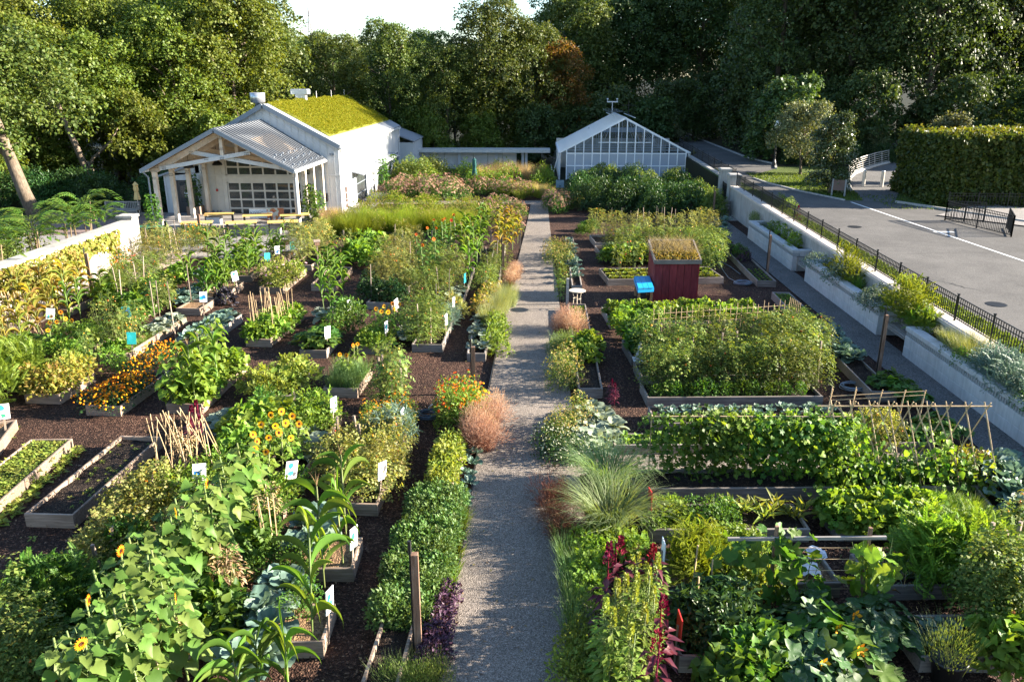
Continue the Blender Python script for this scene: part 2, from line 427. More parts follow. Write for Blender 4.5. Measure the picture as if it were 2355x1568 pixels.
plazared = groundm('red_paving', [(0, (.16, .115, .10)), (.5, (.21, .15, .13)), (1, (.27, .20, .175))], 26, (0.5, (.85, .84, .83), (1.08, 1.07, 1.06)), bstr=.15, bdist=.005)
lawnm = groundm('lawn_base', [(0, (.035, .055, .010)), (.5, (.06, .09, .016)), (1, (.09, .12, .025))], 30, (0.6, (.75, .8, .7), (1.2, 1.15, 1.1)))
forestm = groundm('forest_floor', [(0, (.012, .013, .006)), (.6, (.022, .024, .010)), (1, (.04, .036, .02))], 2.5, (0.15, (.7, .7, .7), (1.2, 1.2, 1.2)), vor=False)
concm = plain('cast_concrete', (.36, .345, .32), .8, 0, .14, 1.6, .25, .4, .34)
copem = plain('coping_stone', (.46, .41, .36), .8, 0, .16, 2.2, .3)
blockm = plain('pale_block', (.46, .46, .455), .85, 0, .10, 2.5, .35, .4, .22)
whitem = plain('white_paint', (.52, .53, .54), .55, 0, .05, 2.0, .05, .4, .10)
creamm = plain('cream_board', (.54, .52, .48), .6, 0, .08, 2.5, .08)
ironm = plain('black_iron', (.018, .018, .019), .45, 0.3, .2, 8)
greym = wood('grey_teak', (.16, .15, .14), (.27, .255, .24), (.36, .34, .32))
bedm = wood('weathered_board', (.13, .095, .07), (.25, .19, .145), (.38, .30, .24))
bed2m = wood('silvered_board', (.11, .10, .09), (.21, .185, .165), (.32, .285, .255))
stakem = wood('weathered_stake', (.14, .10, .075), (.25, .20, .16), (.36, .30, .25), along=(9, 9, .8))
postm = wood('post_timber', (.09, .045, .03), (.20, .12, .08), (.33, .24, .18), along=(9, 9, .6))
barkm = wood('tree_bark', (.05, .04, .03), (.12, .095, .07), (.20, .16, .12), along=(5, 5, 1.0), rough=.95)
bamboom = plain('bamboo', (.42, .30, .17), .6, 0, .25, 7)
paintm = plain('road_paint', (.72, .72, .70), .7, 0, .1, 3)

# ------------------------------------------------------------------ terrain and ground sheets
def sm(t): t = min(1, max(0, t)); return t * t * (3 - 2 * t)
def gz(x, y):
    left = -0.06 if y < 68 else -0.06 - 1.2 * sm((y - 72) / 40)
    if x < 12.42: base = left
    else: base = zroad(min(y, 110)) - 0.03
    if y > 78: base += 5.0 * sm((y - 78) / 130) * sm((x - 8) / 60)
    return base
xs = [-900, -400, -200, -120] + list(np.arange(-80, 12, 4)) + [12.0, 12.41, 12.43, 16, 20, 25] + list(range(30, 130, 10)) + [200, 400, 900]
ys = [-60, -20] + list(range(0, 120, 5)) + [130, 150, 180, 220, 300, 500, 1200, 2400]
vs = [(x, y, gz(x, y)) for y in ys for x in xs]
nx = len(xs)
fs = [(j * nx + i, j * nx + i + 1, (j + 1) * nx + i + 1, (j + 1) * nx + i) for j in range(len(ys) - 1) for i in range(nx - 1)]
struct('terrain', MB().raw(vs, fs, forestm).mesh('terrain'))
def wav(x, y, a): return a * (math.sin(x * 1.7 + y * .6) + math.sin(y * 1.3 - x * .9) + .6 * math.sin(3.1 * x + 2.3 * y))
struct('garden_ground', sheet('garden_ground', lambda u, v: (-19.0 + 31.0 * u, 3 + 55 * v, wav(-19 + 31 * u, 3 + 55 * v, .006) - .02), 120, 200, mulch))
def ell(c, n, f): return [f(i / (n - 1)) for i in range(n)]
def pathx(y):   # the gravel path narrows and leans a little as it goes back
    l = -1.27 + 0.9 * sm((y - 15) / 45); r = .98 - .25 * sm((y - 10) / 45)
    return l, r
struct('gravel_path', sheet('gravel_path', lambda u, v: ((lambda y: (pathx(y)[0] + (pathx(y)[1] - pathx(y)[0]) * u, y, .012))(3 + 52 * v)), 3, 60, gravelm))
struct('cross_path', sheet('cross_path', lambda u, v: (.9 + 9.3 * u, 15.25 + 1.15 * v + .45 * u, .010), 10, 2, gravelm))
struct('upper_path', sheet('upper_path', lambda u, v: (-12.0 + 14 * u, 53.5 + 1.6 * v + .4 * u, .014), 10, 2, gravelm))
struct('walkway', sheet('walkway', lambda u, v: (10.15 + 1.15 * u, 4 + 47.5 * v, .008), 2, 40, walkm))
struct('walk_landing', sheet('walk_landing', lambda u, v: (10.6 + 1.45 * u, 47.6 + 4 * v, .016), 2, 4, pavem))
struct('plaza', sheet('plaza', lambda u, v: (-30 + 18.4 * u, 36.5 + 13.2 * v, -.012), 10, 10, pavem))
struct('red_plaza', MB().raw([(-31, 40.5, -.004), (-21.6, 43.2, -.004), (-23.2, 49.4, -.004), (-31, 49.4, -.004)], [(0, 1, 2, 3)], plazared).mesh())
struct('side_pavement', MB().raw([(-18.1, 25, .0), (-17.2, 25, .0), (-16.4, 37.6, .0), (-20.6, 37.6, .0)], [(0, 1, 2, 3)], plain('dry_paving', (.42, .33, .27), .9, 0, .15, 2, .3)).mesh())
struct('shop_walk', sheet('shop_walk', lambda u, v: (-12.2 + 1.5 * u, 49 + 22 * v, -.008), 2, 8, pavem))
em = MB()
ey = np.linspace(5, 36, 40)
for a, b in zip(ey[:-1], ey[1:]):
    for s in (0,):
        em.beam((pathx(a)[s] - .02, a, .03), (pathx(b)[s] - .02, b, .03), .02, .09, ironm)
o = struct('path_edging', em.mesh())
# loose bark on the nearest ground
k = 26000
P = np.stack([rng.uniform(-11, 10, k), 7 + 26 * rng.random(k) ** 1.5, np.full(k, .012)], 1)
P = P[(P[:, 0] < -1.4) | ((P[:, 0] > 1.2) & (P[:, 0] < 10))]
D_ = rdir(rng, len(P)); D_[:, 2] *= .25
b_ = Bag().add('card', frames(P, D_, (0, 0, 1), rng.uniform(.03, .075, len(P)), rng.uniform(.015, .03, len(P))), chipm)
struct('bark_chips', b_.mesh('bark_chips'), 'stuff')

k = 2600
P = np.stack([rng.uniform(-10, 11, k), 8 + 42 * rng.random(k) ** 1.3, np.full(k, .02)], 1); D_ = rdir(rng, k); D_[:, 2] *= .3
struct('fallen_leaves', Bag().add('leaf', frames(P, D_, (0, 0, 1), rng.uniform(.04, .09, k), rng.uniform(.025, .05, k)), leafm('litter_leaf', [(.10, .11, .03), (.22, .17, .06), (.26, .18, .10), (.12, .07, .04)], .1)).mesh('fallen_leaves'), 'stuff')
# road level
def rsheet(name, poly, m, dz):
    return struct(name, MB().raw([(x, y, zroad(y) + dz) for x, y in poly], [tuple(range(len(poly)))], m).mesh())
rsheet('roadside_lawn', [(12.43, 2), (60, 2), (60, 62), (12.43, 62)], lawnm, -.012)
rsheet('road', [(13.5, 2), (40, 2), (40, 30), (24, 39.5), (20.0, 45.4), (18.5, 45.9), (17.4, 46.0), (15.9, 49.5), (14.9, 53.0), (14.6, 55.2), (15.2, 57.2), (17.6, 60.5), (18.3, 63.2), (17.3, 67.5), (16.6, 85), (16.4, 112), (12.9, 112), (13.2, 80), (13.3, 60), (13.5, 50)], asph, 0)
rsheet('ramp_road', [(18.45, 45.9), (20.0, 45.4), (23.0, 51.5), (27.5, 58), (33, 64), (30.5, 68), (25, 62.5), (21.8, 57), (20.0, 52.6)], walkm, .006)
rsheet('sidewalk', [(20.4, 41.2), (40, 22), (46, 24), (24.5, 45)], pavem, .05)
lp = [GR(*p) for p in [(1956, 465), (2081, 508), (2354, 601)]]
lp.append((lp[2][0] + (lp[2][0] - lp[1][0]) * 1.6, lp[2][1] + (lp[2][1] - lp[1][1]) * 1.6, 0))
lm = MB()
for a, c in zip(lp[:-1], lp[1:]):
    d = Vector((c[0] - a[0], c[1] - a[1])).normalized(); nn = Vector((-d.y, d.x)) * .055
    lm.raw([(a[0] - nn.x, a[1] - nn.y, zroad(a[1]) + .006), (c[0] - nn.x, c[1] - nn.y, zroad(c[1]) + .006), (c[0] + nn.x, c[1] + nn.y, zroad(c[1]) + .006), (a[0] + nn.x, a[1] + nn.y, zroad(a[1]) + .006)], [(0, 1, 2, 3)], paintm)
q = GR(2170, 534)
lm.raw([(q[0] - .45, q[1] - .12, q[2] + .006), (q[0] + .45, q[1] - .12, q[2] + .006), (q[0] + .45, q[1] + .16, q[2] + .006), (q[0] - .45, q[1] + .16, q[2] + .006)], [(0, 1, 2, 3)], paintm)
struct('road_marking', lm.mesh())
# worn cracks in the asphalt, plus one thin pole shadow drawn in tar colour
cm = MB(); tar_shadem = plain('crack_and_shadow_tar', (.06, .058, .056), .9, 0, .2, 5)
for (a, b2, w) in [((1990, 560), (2150, 625), .012), ((2150, 625), (2220, 690), .012), ((2060, 585), (2354, 578), .012), ((1900, 510), (2010, 548), .012), ((2250, 560), (2354, 640), .012), ((2113, 636), (2270, 672), .05), ((2300, 640), (2470, 700), .025), ((2180, 650), (2225, 664), .05)]:
    p = GR(*a); q = GR(*b2); n = 9
    pts = [(p[0] + (q[0] - p[0]) * i / n + rng.normal(0, .05), p[1] + (q[1] - p[1]) * i / n + rng.normal(0, .05)) for i in range(n + 1)]
    for (x0, y0), (x1, y1) in zip(pts[:-1], pts[1:]):
        cm.raw([(x0, y0 - w, zroad(y0 - w) + .004), (x1, y1 - w, zroad(y1 - w) + .004), (x1, y1 + w, zroad(y1 + w) + .004), (x0, y0 + w, zroad(y0 + w) + .004)], [(0, 1, 2, 3)], tar_shadem)
struct('road_crack_and_shadow', cm.mesh())
for i, (px_, py_) in enumerate([(1965, 522), (2290, 700)]):
    x, y, z = GR(px_, py_); solo('manhole_cover', MB().lathe((0, 0, 0), [(.32, 0), (.32, .012), (.28, .016)], ironm, 20).mesh(), 'dark round manhole cover in the asphalt ' + ('nearer the grass island' if i == 0 else 'beside the long fence'), 'manhole cover', (x, y, z - .004))
rc = MB()
for a, b2 in zip([(17.6, 60.5), (18.3, 63.2), (17.3, 67.5), (16.6, 85)], [(18.3, 63.2), (17.3, 67.5), (16.6, 85), (16.4, 112)]):
    rc.beam((a[0] + .05, a[1], zroad(a[1]) + .02), (b2[0] + .05, b2[1], zroad(b2[1]) + .02), .16, .14, concm)
for a, b2 in zip([(17.4, 46.0), (15.9, 49.5), (14.9, 53.0)], [(15.9, 49.5), (14.9, 53.0), (14.6, 55.2)]):
    rc.beam((a[0] + .05, a[1], zroad(a[1]) + .02), (b2[0] + .05, b2[1], zroad(b2[1]) + .02), .12, .1, concm)
rc.beam((20.05, 45.35, zroad(45.4) + .03), (24.0, 39.45, zroad(39.5) + .03), .16, .16, concm)
struct('kerb', rc.mesh())
gm = leafm('lawn_blade', [(.05, .085, .012), (.08, .12, .02), (.12, .15, .03)], .4, .6)
k = 15000
X = np.concatenate([rng.uniform(12.62, 13.5, k), rng.uniform(14.7, 19.3, 7000), rng.uniform(19, 33, 2500)])
Y = np.concatenate([14 + 36 * rng.random(k), rng.uniform(46.2, 58, 7000), rng.uniform(43, 48, 2500)])
msk = np.ones(len(X), bool); msk[k:k + 7000] = (X[k:k + 7000] > 17.5 - (Y[k:k + 7000] - 46.0) * .34) & (X[k:k + 7000] < 18.6 + (Y[k:k + 7000] - 46) * .2)
X = X[msk]; Y = Y[msk]; Z = np.array([zroad(y) for y in Y]) - .01
D_ = rdir(rng, len(X)) * .5; D_[:, 2] = 1
struct('lawn_grass', Bag().add('card', frames(np.stack([X, Y, Z], 1), D_, rdir(rng, len(X)), rng.uniform(.06, .13, len(X)), rng.uniform(.03, .06, len(X))), gm).mesh(), 'stuff')

# ------------------------------------------------------------------ retaining wall, fence, planters and benches along the walkway
def wall_z(y): return zroad(y) + .10
wl = MB(); y0, y1 = 4.0, 50.2
wl.raw([(12.0, y0, -.1), (12.4, y0, -.1), (12.4, y1, -.1), (12.0, y1, -.1), (12.0, y0, wall_z(y0)), (12.4, y0, wall_z(y0)), (12.4, y1, wall_z(y1)), (12.0, y1, wall_z(y1))],
       [(0, 3, 7, 4), (0, 4, 5, 1), (1, 5, 6, 2), (2, 6, 7, 3), (4, 7, 6, 5)], concm)
rw = thing('retaining_wall', 'long pale concrete retaining wall between the sunken walkway and the road', 'wall', (12.2, 27, 0))
o = part('wall_face', wl.mesh(), rw); o.location = (-12.2, -27, 0)
nseg = 12
for i in range(nseg):
    a = y0 + (y1 - y0) * i / nseg + .006; b2 = y0 + (y1 - y0) * (i + 1) / nseg - .006
    m = MB(); vs = []
    for y in (a, b2):
        for x in (11.94, 12.5): vs += [(x - 12.2, y - 27, wall_z(y) + .003), (x - 12.2, y - 27, wall_z(y) + .11)]
    m.raw(vs, [(0, 1, 3, 2), (4, 6, 7, 5), (0, 4, 5, 1), (2, 3, 7, 6), (1, 5, 7, 3), (0, 2, 6, 4)], copem)
    part('coping_slab', m.mesh(), rw)
def iron_fence(name, label, a, b2, h, nposts, spacing, top0):
    f = thing(name, label, 'fence', (a[0], a[1], 0))
    L = math.dist(a, b2); dx, dy = (b2[0] - a[0]) / L, (b2[1] - a[1]) / L
    zz = lambda s: top0(a[0] + dx * s, a[1] + dy * s)
    ip = boxm(-.009, .009, -.009, .009, 0, h - .06, ironm); pp = MB().box(-.02, .02, -.02, .02, 0, h + .06, ironm).box(-.03, .03, -.03, .03, h + .06, h + .09, ironm).mesh()
    for i in range(nposts): s = L * i / (nposts - 1); part('fence_post', pp, f, (dx * s, dy * s, zz(s)))
    n = int(L / spacing)
    for i in range(n): s = (i + .5) * spacing; part('picket', ip, f, (dx * s, dy * s, zz(s) + .07))
    for q in (.09, h - .14, h):
        m = MB(); m.beam((0, 0, zz(0) + q), (dx * L, dy * L, zz(L) + q), .03, .022, ironm); part('rail', m.mesh(), f)
    return f
iron_fence('iron_fence', 'black iron picket fence on the coping of the long retaining wall', (12.27, 15.0), (12.27, 50.0), .72, 19, .118, lambda x, y: wall_z(y) + .11)
iron_fence('iron_fence', 'far black railing between the greenhouse side and the dark road', (12.9, 53.0), (13.1, 76), .8, 11, .2, lambda x, y: zroad(y) + .02)
rw2 = MB().raw([(12.6, 51.5, -.2), (12.95, 51.5, -.2), (12.95, 76, -.2), (12.6, 76, -.2), (12.6, 51.5, zroad(51.5) + .1), (12.95, 51.5, zroad(51.5) + .1), (12.95, 76, zroad(76) + .1), (12.6, 76, zroad(76) + .1)], [(0, 3, 7, 4), (0, 4, 5, 1), (1, 5, 6, 2), (2, 6, 7, 3), (4, 7, 6, 5)], concm)
solo('retaining_wall', rw2.mesh(), 'short concrete wall beyond the gate below the far railing', 'wall')

def bench(label, loc, rz, w=1.5, group=None):
    t = thing('garden_bench', label, 'bench', loc, rz, group)
    for i in range(4): part('seat_slat', boxm(-w / 2, w / 2, -.045, .045, 0, .025, greym), t, (0, -.18 + i * .115, .42))
    n = int(w / .105)
    sl_ = boxm(-.025, .025, -.01, .01, 0, .36, greym)
    for i in range(n): part('back_slat', sl_, t, (-w / 2 + .08 + (w - .16) * i / (n - 1), .25, .47), (R(-8), 0, 0))
    part('back_rail', boxm(-w / 2, w / 2, -.02, .02, 0, .07, greym), t, (0, .30, .83)); part('back_rail', boxm(-w / 2, w / 2, -.02, .02, 0, .05, greym), t, (0, .245, .44))
    for s in (-1, 1):
        part('leg', boxm(-.03, .03, -.03, .03, 0, .64, greym), t, (s * (w / 2 - .03), -.22, 0)); part('leg', boxm(-.03, .03, -.03, .03, 0, .88, greym), t, (s * (w / 2 - .03), .25, 0))
        part('armrest', boxm(-.035, .035, -.28, .24, 0, .03, greym), t, (s * (w / 2 - .03), 0, .64))
    part('seat_rail', boxm(-w / 2, w / 2, -.02, .02, 0, .07, greym), t, (0, -.22, .34))
    return t
bench('grey slatted bench in the niche between the two nearer block planters', (11.62, 24.45, .01), R(-90), 1.75)
bench('grey slatted bench in the shaded niche between the middle block planters', (11.62, 33.75, .01), R(-90), 1.5)
bench('grey garden bench by the gate pillars at the far end of the walkway', (11.35, 49.9, .016), R(-60), 1.25)
bench('dark grey slatted bench on the plaza beside the folded tan parasol', (-25.4, 48.0, 0), 0, 2.2)

darkvent = plain('grey_grille', (.30, .31, .31), .8, 0, .1, 3)  # even grey for the ribs, darker than the blocks
def planter(label, ya, yb):
    t = thing('block_planter', label, 'planter', (11.2, ya, 0))
    L = yb - ya; n = max(2, round(L / 1.55)); s = L / n
    for lv in range(2):
        bm = boxm(0, .30, .004, s - .004, 0, .315, blockm, .012)
        for i in range(n): part('block', bm, t, (.003 * lv, i * s, .32 * lv))
    gb = boxm(.02, .28, 0, .075, 0, .16, darkvent)
    ng = int(L / .11)
    cap = boxm(-.02, .32, .004, L / n - .004, 0, .13, blockm, .02)
    for i in range(ng): part('grille_rib', gb, t, (0, i * L / ng, .64))
    for i in range(n): part('cap_block', cap, t, (0, i * s, .80))
    for y in (.0, L - .28):
        part('end_wall', boxm(.30, .80, y, y + .28, 0, .80, blockm), t); part('end_cap', boxm(.32, .80, y - .01, y + .29, .80, .93, blockm, .02), t)
    part('soil', boxm(.28, .80, .27, L - .27, .1, .78, soilm), t)
    return t
planter('pale block planter with rosemary and fennel, nearest along the wall', 5.0, 23.35)
planter('pale block planter holding three silvery mounds along the wall', 25.35, 32.8)
planter('pale block planter with leafy greens below the fence, second from the far end', 34.6, 42.3)

pil = thing('gate_pillar', 'taller square concrete pillar on the far side of the iron gate', 'pillar', (12.3, 53.4, 0))
part('shaft', boxm(-.33, .33, -.33, .33, -.1, 2.35, concm), pil); part('cap', boxm(-.38, .38, -.38, .38, 2.35, 2.5, concm, .05), pil)
pil = thing('gate_pillar', 'nearer square concrete pillar at the end of the fence', 'pillar', (12.25, 50.6, 0))
part('shaft', boxm(-.33, .33, -.33, .33, -.1, 2.3, concm), pil); part('cap', boxm(-.38, .38, -.38, .38, 2.3, 2.45, concm, .05), pil)
g_ = thing('iron_gate', 'open black iron gate leaf between the two concrete pillars', 'gate', (12.15, 51.0, .05))
for q in (.1, 1.45): part('gate_rail', boxm(-.02, .02, 0, 2.0, q, q + .05, ironm), g_)
for i in range(15): part('gate_bar', boxm(-.012, .012, -.012, .012, .08, 1.6, ironm), g_, (0, .05 + i * .136, 0))
for y in (0, 2.0): part('gate_stile', boxm(-.03, .03, -.03, .03, 0, 1.65, ironm), g_, (0, y, 0))

# iron barrier, bollards, ramp railing, lamp, sign and hedge by the road
pa, pb, pc = GR(2172, 507), GR(2324, 545), GR(2331, 543)
def panel(f, p, q, n):
    p = Vector(p); q = Vector(q); H = .95
    for k in range(3):
        c = p.lerp(q, k / 2) - p0; part('frame_post', boxm(-.025, .025, -.025, .025, 0, H, ironm), f, c)
    for z in (.08, H - .12, H):
        part('rail', MB().beam(p - p0 + Vector((0, 0, z)), q - p0 + Vector((0, 0, z)), .03, .03, ironm).mesh(), f)
    bm = boxm(-.009, .009, -.009, .009, .08, H, ironm)
    for k in range(1, n): part('bar', bm, f, p.lerp(q, k / n) - p0)
p0 = Vector(pa)
f = thing('iron_barrier', 'black iron barrier of folding barred panels standing on the road', 'barrier', pa)
panel(f, pa, pb, 42); panel(f, pb, (pb[0] + .9, pb[1] + 2.0, pb[2] + .03), 16); panel(f, pa, (pa[0] + 1.6, pa[1] - .5, pa[2]), 14)
stm = plain('brushed_steel', (.52, .50, .47), .4, .6, .08, 5)
for (px, py, w) in [(1984, 428, 'left'), (2026, 430, 'right')]:
    x, y, z = GR(px, py); b_ = MB().lathe((0, 0, 0), [(.11, 0), (.11, .95), (.09, 1.0)], stm, 12).mesh()
    solo('bollard', b_, 'pale steel bollard at the foot of the ramp, %s one of the pair' % w, 'bollard', (x, y, z))
rl = thing('ramp_railing', 'curved pale steel railing sweeping up along the ramp behind the hedge', 'railing', (18.9, 48.0, zroad(48)))
cpx = [(1958, 440), (1953, 424), (1956, 411), (1968, 401), (1988, 393), (2014, 384), (2046, 376)]
cp = [Vector(GR(*p)) for p in cpx]
cpd = []
for a, b2 in zip(cp[:-1], cp[1:]): cpd += [a.lerp(b2, t / 4) for t in range(4)]
cpd.append(cp[-1]); o0 = Vector((18.9, 48.0, zroad(48)))
part('base_curb', MB().tube([p - o0 + Vector((-.1, 0, .06)) for p in cpd], .14, concm, 6).mesh(), rl)
for q in (.25, .40, .55, .70, .85, 1.0): part('rail', MB().tube([p - o0 + Vector((-.1 - .12 * q, 0, q)) for p in cpd], .022 if q < 1 else .04, stm, 5).mesh(), rl)
for p in cpd[::2]: part('railing_post', MB().beam(p - o0 + Vector((-.1, 0, 0)), p - o0 + Vector((-.24, 0, 1.02)), .05, .05, stm).mesh(), rl)
x, y, z = GR(1926, 452)
t = thing('park_sign', 'small brown panel sign on two grey legs at the grass edge', 'sign', (x, y, z), R(-35))
part('sign_panel', boxm(-.32, .32, -.03, .03, .35, .95, plain('brown_panel', (.12, .075, .06), .6)), t)
for s in (-1, 1): part('leg', boxm(-.04, .04, -.045, .045, 0, 1.0, plain('grey_leg', (.22, .22, .22), .6)), t, (s * .36, 0, 0))
lx, ly = 17.9, 62.0
t = thing('street_lamp', 'black lamp post with a pale acorn globe behind the olive tree', 'street lamp', (lx, ly, zroad(ly)))
part('pole', MB().lathe((0, 0, 0), [(.16, 0), (.14, .3), (.08, .5), (.06, 2.7), (.09, 2.75)], ironm, 10).mesh(), t)
part('globe', MB().lathe((0, 0, 2.78), [(.12, 0), (.22, .15), (.21, .35), (.12, .55)], plain('frosted_globe', (.75, .74, .70), .3), 12).mesh('globe', True), t)
part('cap', MB().lathe((0, 0, 3.33), [(.13, 0), (.08, .1), (.02, .22)], ironm, 10).mesh(), t)

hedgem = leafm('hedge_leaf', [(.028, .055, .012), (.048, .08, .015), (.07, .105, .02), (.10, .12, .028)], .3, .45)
hedgetopm = leafm('sunlit_hedge_leaf', [(.06, .10, .014), (.095, .135, .02), (.15, .145, .03), (.08, .12, .018)], .4, .45)  # lighter, yellower leaves for the top, with its sunlight put into the colour
hx0, hx1, hy0, hy1 = 21.8, 37.0, 44.4, 50.0; hz0, hz1 = zroad(45), zroad(45) + 3.72
k = 42000
u = rng.random(k); face = rng.choice(4, k, p=[.45, .3, .2, .05])
X = rng.uniform(hx0, hx1, k); Y = rng.uniform(hy0, hy1, k); Z = hz0 + (hz1 - hz0) * rng.random(k)
N = np.zeros((k, 3)); j = rng.normal(0, .07, k)
a = face == 0; Y[a] = hy0 + np.abs(j[a]) * 1.5; N[a] = (0, -1, 0)
a = face == 1; Z[a] = hz1 - np.abs(j[a]); N[a] = (0, 0, 1)
a = face == 2; X[a] = hx0 + np.abs(j[a]) * 1.5; N[a] = (-1, 0, 0)
a = face == 3; Y[a] = hy1; N[a] = (0, 1, 0)
lump = .15 * np.sin(X * 2.1 + Z) * np.sin(Z * 2.7 + X + Y) + .09 * np.sin(X * 7 + Z * 5) * np.sin(X * 3.3 - Z * 4) + rng.normal(0, .07, k)
P = np.stack([X, Y, Z], 1) - N * lump[:, None]
Dr = rdir(rng, k) + N * .5 - np.array([0, 0, .3]); Nn = N + rdir(rng, k) * .8
top = face == 1
t = thing('clipped_hedge', 'tall box-clipped green hedge with a yellow-orange top beside the ramp', 'hedge', (28, 47, hz0))
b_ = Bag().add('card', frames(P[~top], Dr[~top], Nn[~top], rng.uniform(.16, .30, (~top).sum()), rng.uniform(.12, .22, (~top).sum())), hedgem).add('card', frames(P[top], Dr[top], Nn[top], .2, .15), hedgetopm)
o = part('foliage', b_.mesh(), t, (-28, -47, -hz0))
corem = plain('hedge_twigs', (.02, .022, .01), .95)
part('twig_core', boxm(hx0 + .25 - 28, hx1 - .25 - 28, hy0 + .25 - 47, hy1 - .25 - 47, .2, hz1 - hz0 - .25, corem), t)
f2 = iron_fence('low_fence', 'low dark fence standing in the shade at the hedge foot', (22.2, 43.9), (30, 43.7), .75, 6, .16, lambda x, y: zroad(y))
# ------------------------------------------------------------------ the white shop building with its green roof and timber porch
metal = plain('standing_seam', (.25, .265, .285), .75, .0, .03, .5, spec=.15); seamm = plain('seam_edge', (.12, .13, .145), .6, .0, .03, .5, spec=.2)
fascia = plain('grey_fascia', (.20, .23, .27), .5, .2, .06, 2)
timber = wood('porch_timber', (.44, .32, .21), (.58, .45, .32), (.66, .54, .41), along=(1.2, 7, 7), vary=.1)
timber_w = wood('porch_timber_pale', (.50, .42, .33), (.62, .54, .45), (.70, .63, .54), along=(7, 7, .9), vary=.08)
glass = glassm('window_glass', (.42, .46, .47), .04, .55)
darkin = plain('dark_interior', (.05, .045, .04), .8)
doorm = plain('dark_door', (.03, .033, .04), .35)
BX0, BX1, BY0, BY1, BZ, EZ, RX, RZ = -21.0, -12.2, 49.7, 71.6, -.25, 4.05, -16.6, 6.42
bl = thing('shop_building', 'white board-and-batten gabled building with a bright green planted roof', 'building', (RX, BY0, 0))
def bp(name, mb, sub=None, label=None): 
    o = part(name, mb.mesh() if isinstance(mb, MB) else mb, sub or bl, label=label)
    if sub is None: o.location = (-RX, -BY0, 0)
    return o
# front wall in pieces round the glazed door and the transom window
m = MB(); T = .18
dx0, dx1 = -19.35, -13.9
m.box(BX0, dx0, BY0, BY0 + T, BZ, EZ, creamm); m.box(dx1, BX1, BY0, BY0 + T, BZ, EZ, whitem)
m.box(dx0, dx1, BY0, BY0 + T, 1.92, 2.32, creamm); m.box(dx0, dx1, BY0, BY0 + T, 3.36, EZ, creamm)
m.raw([(BX0, BY0, EZ), (BX1, BY0, EZ), (RX, BY0, RZ), (BX0, BY0 + T, EZ), (BX1, BY0 + T, EZ), (RX, BY0 + T, RZ)], [(0, 1, 2), (5, 4, 3), (1, 4, 5, 2), (0, 2, 5, 3), (0, 3, 4, 1)], whitem)
m.box(BX0, BX1, BY1 - T, BY1, BZ, EZ, whitem).box(BX0, BX0 + T, BY0 + T, BY1 - T, BZ, EZ, whitem)
m.raw([(BX0, BY1, EZ), (BX1, BY1, EZ), (RX, BY1, RZ)], [(2, 1, 0)], whitem)
ops = [(54.0, 57.3, 1.85), (61.9, 65.4, 2.03), (69.4, 71.0, 2.03)]
yc = BY0 + T
for (a, b2, zt) in ops:
    m.box(BX1 - T, BX1, yc, a, BZ, EZ, whitem); m.box(BX1 - T, BX1, a, b2, zt, EZ, whitem); yc = b2
m.box(BX1 - T, BX1, yc, BY1 - T, BZ, EZ, whitem)
bp('wall', m)
m = MB().box(BX0 + .2, BX1 - .2, BY0 + .2, BY1 - .2, BZ, BZ + .05, plain('shop_floor', (.22, .19, .16), .5)).box(BX0 + .2, BX1 - .2, BY0 + 9, BY0 + 9.1, BZ, EZ, plain('inner_wall', (.35, .32, .28), .7))
for i in range(4):
    m.box(-19 + i * 1.3, -18.2 + i * 1.3, 52.5, 53.2, BZ, .62, plain('inner_counter', (.45, .30, .12), .6)); m.box(-19 + i * 1.4, -18.6 + i * 1.4, 55.5, 55.9, BZ, 1.5, plain('inner_shelf', (.30, .27, .24), .6))
bp('interior', m)
# battens
bat = boxm(-.028, .028, -.03, 0, 0, 1, whitem); batc = boxm(-.028, .028, -.03, 0, 0, 1, creamm)
x = BX0 + .1
while x < BX1:
    zt = EZ + (RZ - EZ) * (1 - abs(x - RX) / (BX1 - RX)) - .06
    inside = dx0 - .05 < x < dx1 + .05
    for (a, b2) in ([(3.42, zt)] if inside else [(BZ, 2.28), (2.40, zt)]):
        part('batten', bat if (x > dx1 or a > 3) else batc, bl, (x - RX, -.001, a), sc=(1, 1, b2 - a))
    x += .42
bp('belt_board', MB().box(BX0, dx0 - .03, BY0 - .04, BY0 - .001, 2.285, 2.395, creamm).box(dx1 + .03, BX1 + .02, BY0 - .04, BY0 - .001, 2.285, 2.395, whitem))
y = BY0 + .35; sb = boxm(0, .03, -.028, .028, 0, 1, whitem)
while y < BY1:
    zt = [o_[2] for o_ in ops if o_[0] - .05 < y < o_[1] + .05]; a = zt[0] + .08 if zt else BZ
    part('batten', sb, bl, (BX1 - RX, y - BY0, a), sc=(1, 1, EZ - .1 - a)); y += .43
# roof
def roofplate(xa, za, xb, zb, ya, yb, th, mt):
    d = Vector((xb - xa, 0, zb - za)).normalized(); n = Vector((-d.z, 0, d.x)); n = n if n.z > 0 else -n
    vs = [(xa, ya, za), (xb, ya, zb), (xb, yb, zb), (xa, yb, za)]; vs += [(v[0] + n.x * th, v[1], v[2] + n.z * th) for v in vs]
    return MB().raw(vs, [(3, 2, 1, 0), (4, 5, 6, 7), (0, 1, 5, 4), (1, 2, 6, 5), (2, 3, 7, 6), (3, 0, 4, 7)], mt)
ex = BX1 + .12; sl_ = (RZ - EZ) / (BX1 - RX)
rf = bp('roof', roofplate(RX, RZ + .02, ex, EZ + .02 - .12 * sl_, BY0 - .22, BY1 + .2, .16, metal))
bp('roof', roofplate(RX, RZ + .02, 2 * RX - ex, EZ + .02 - .12 * sl_, BY0 - .22, BY1 + .2, .16, metal))
seam = MB().beam((0, 0, 0), (1, 0, -sl_), .08, .07, seamm).mesh()
y = BY0 - .1
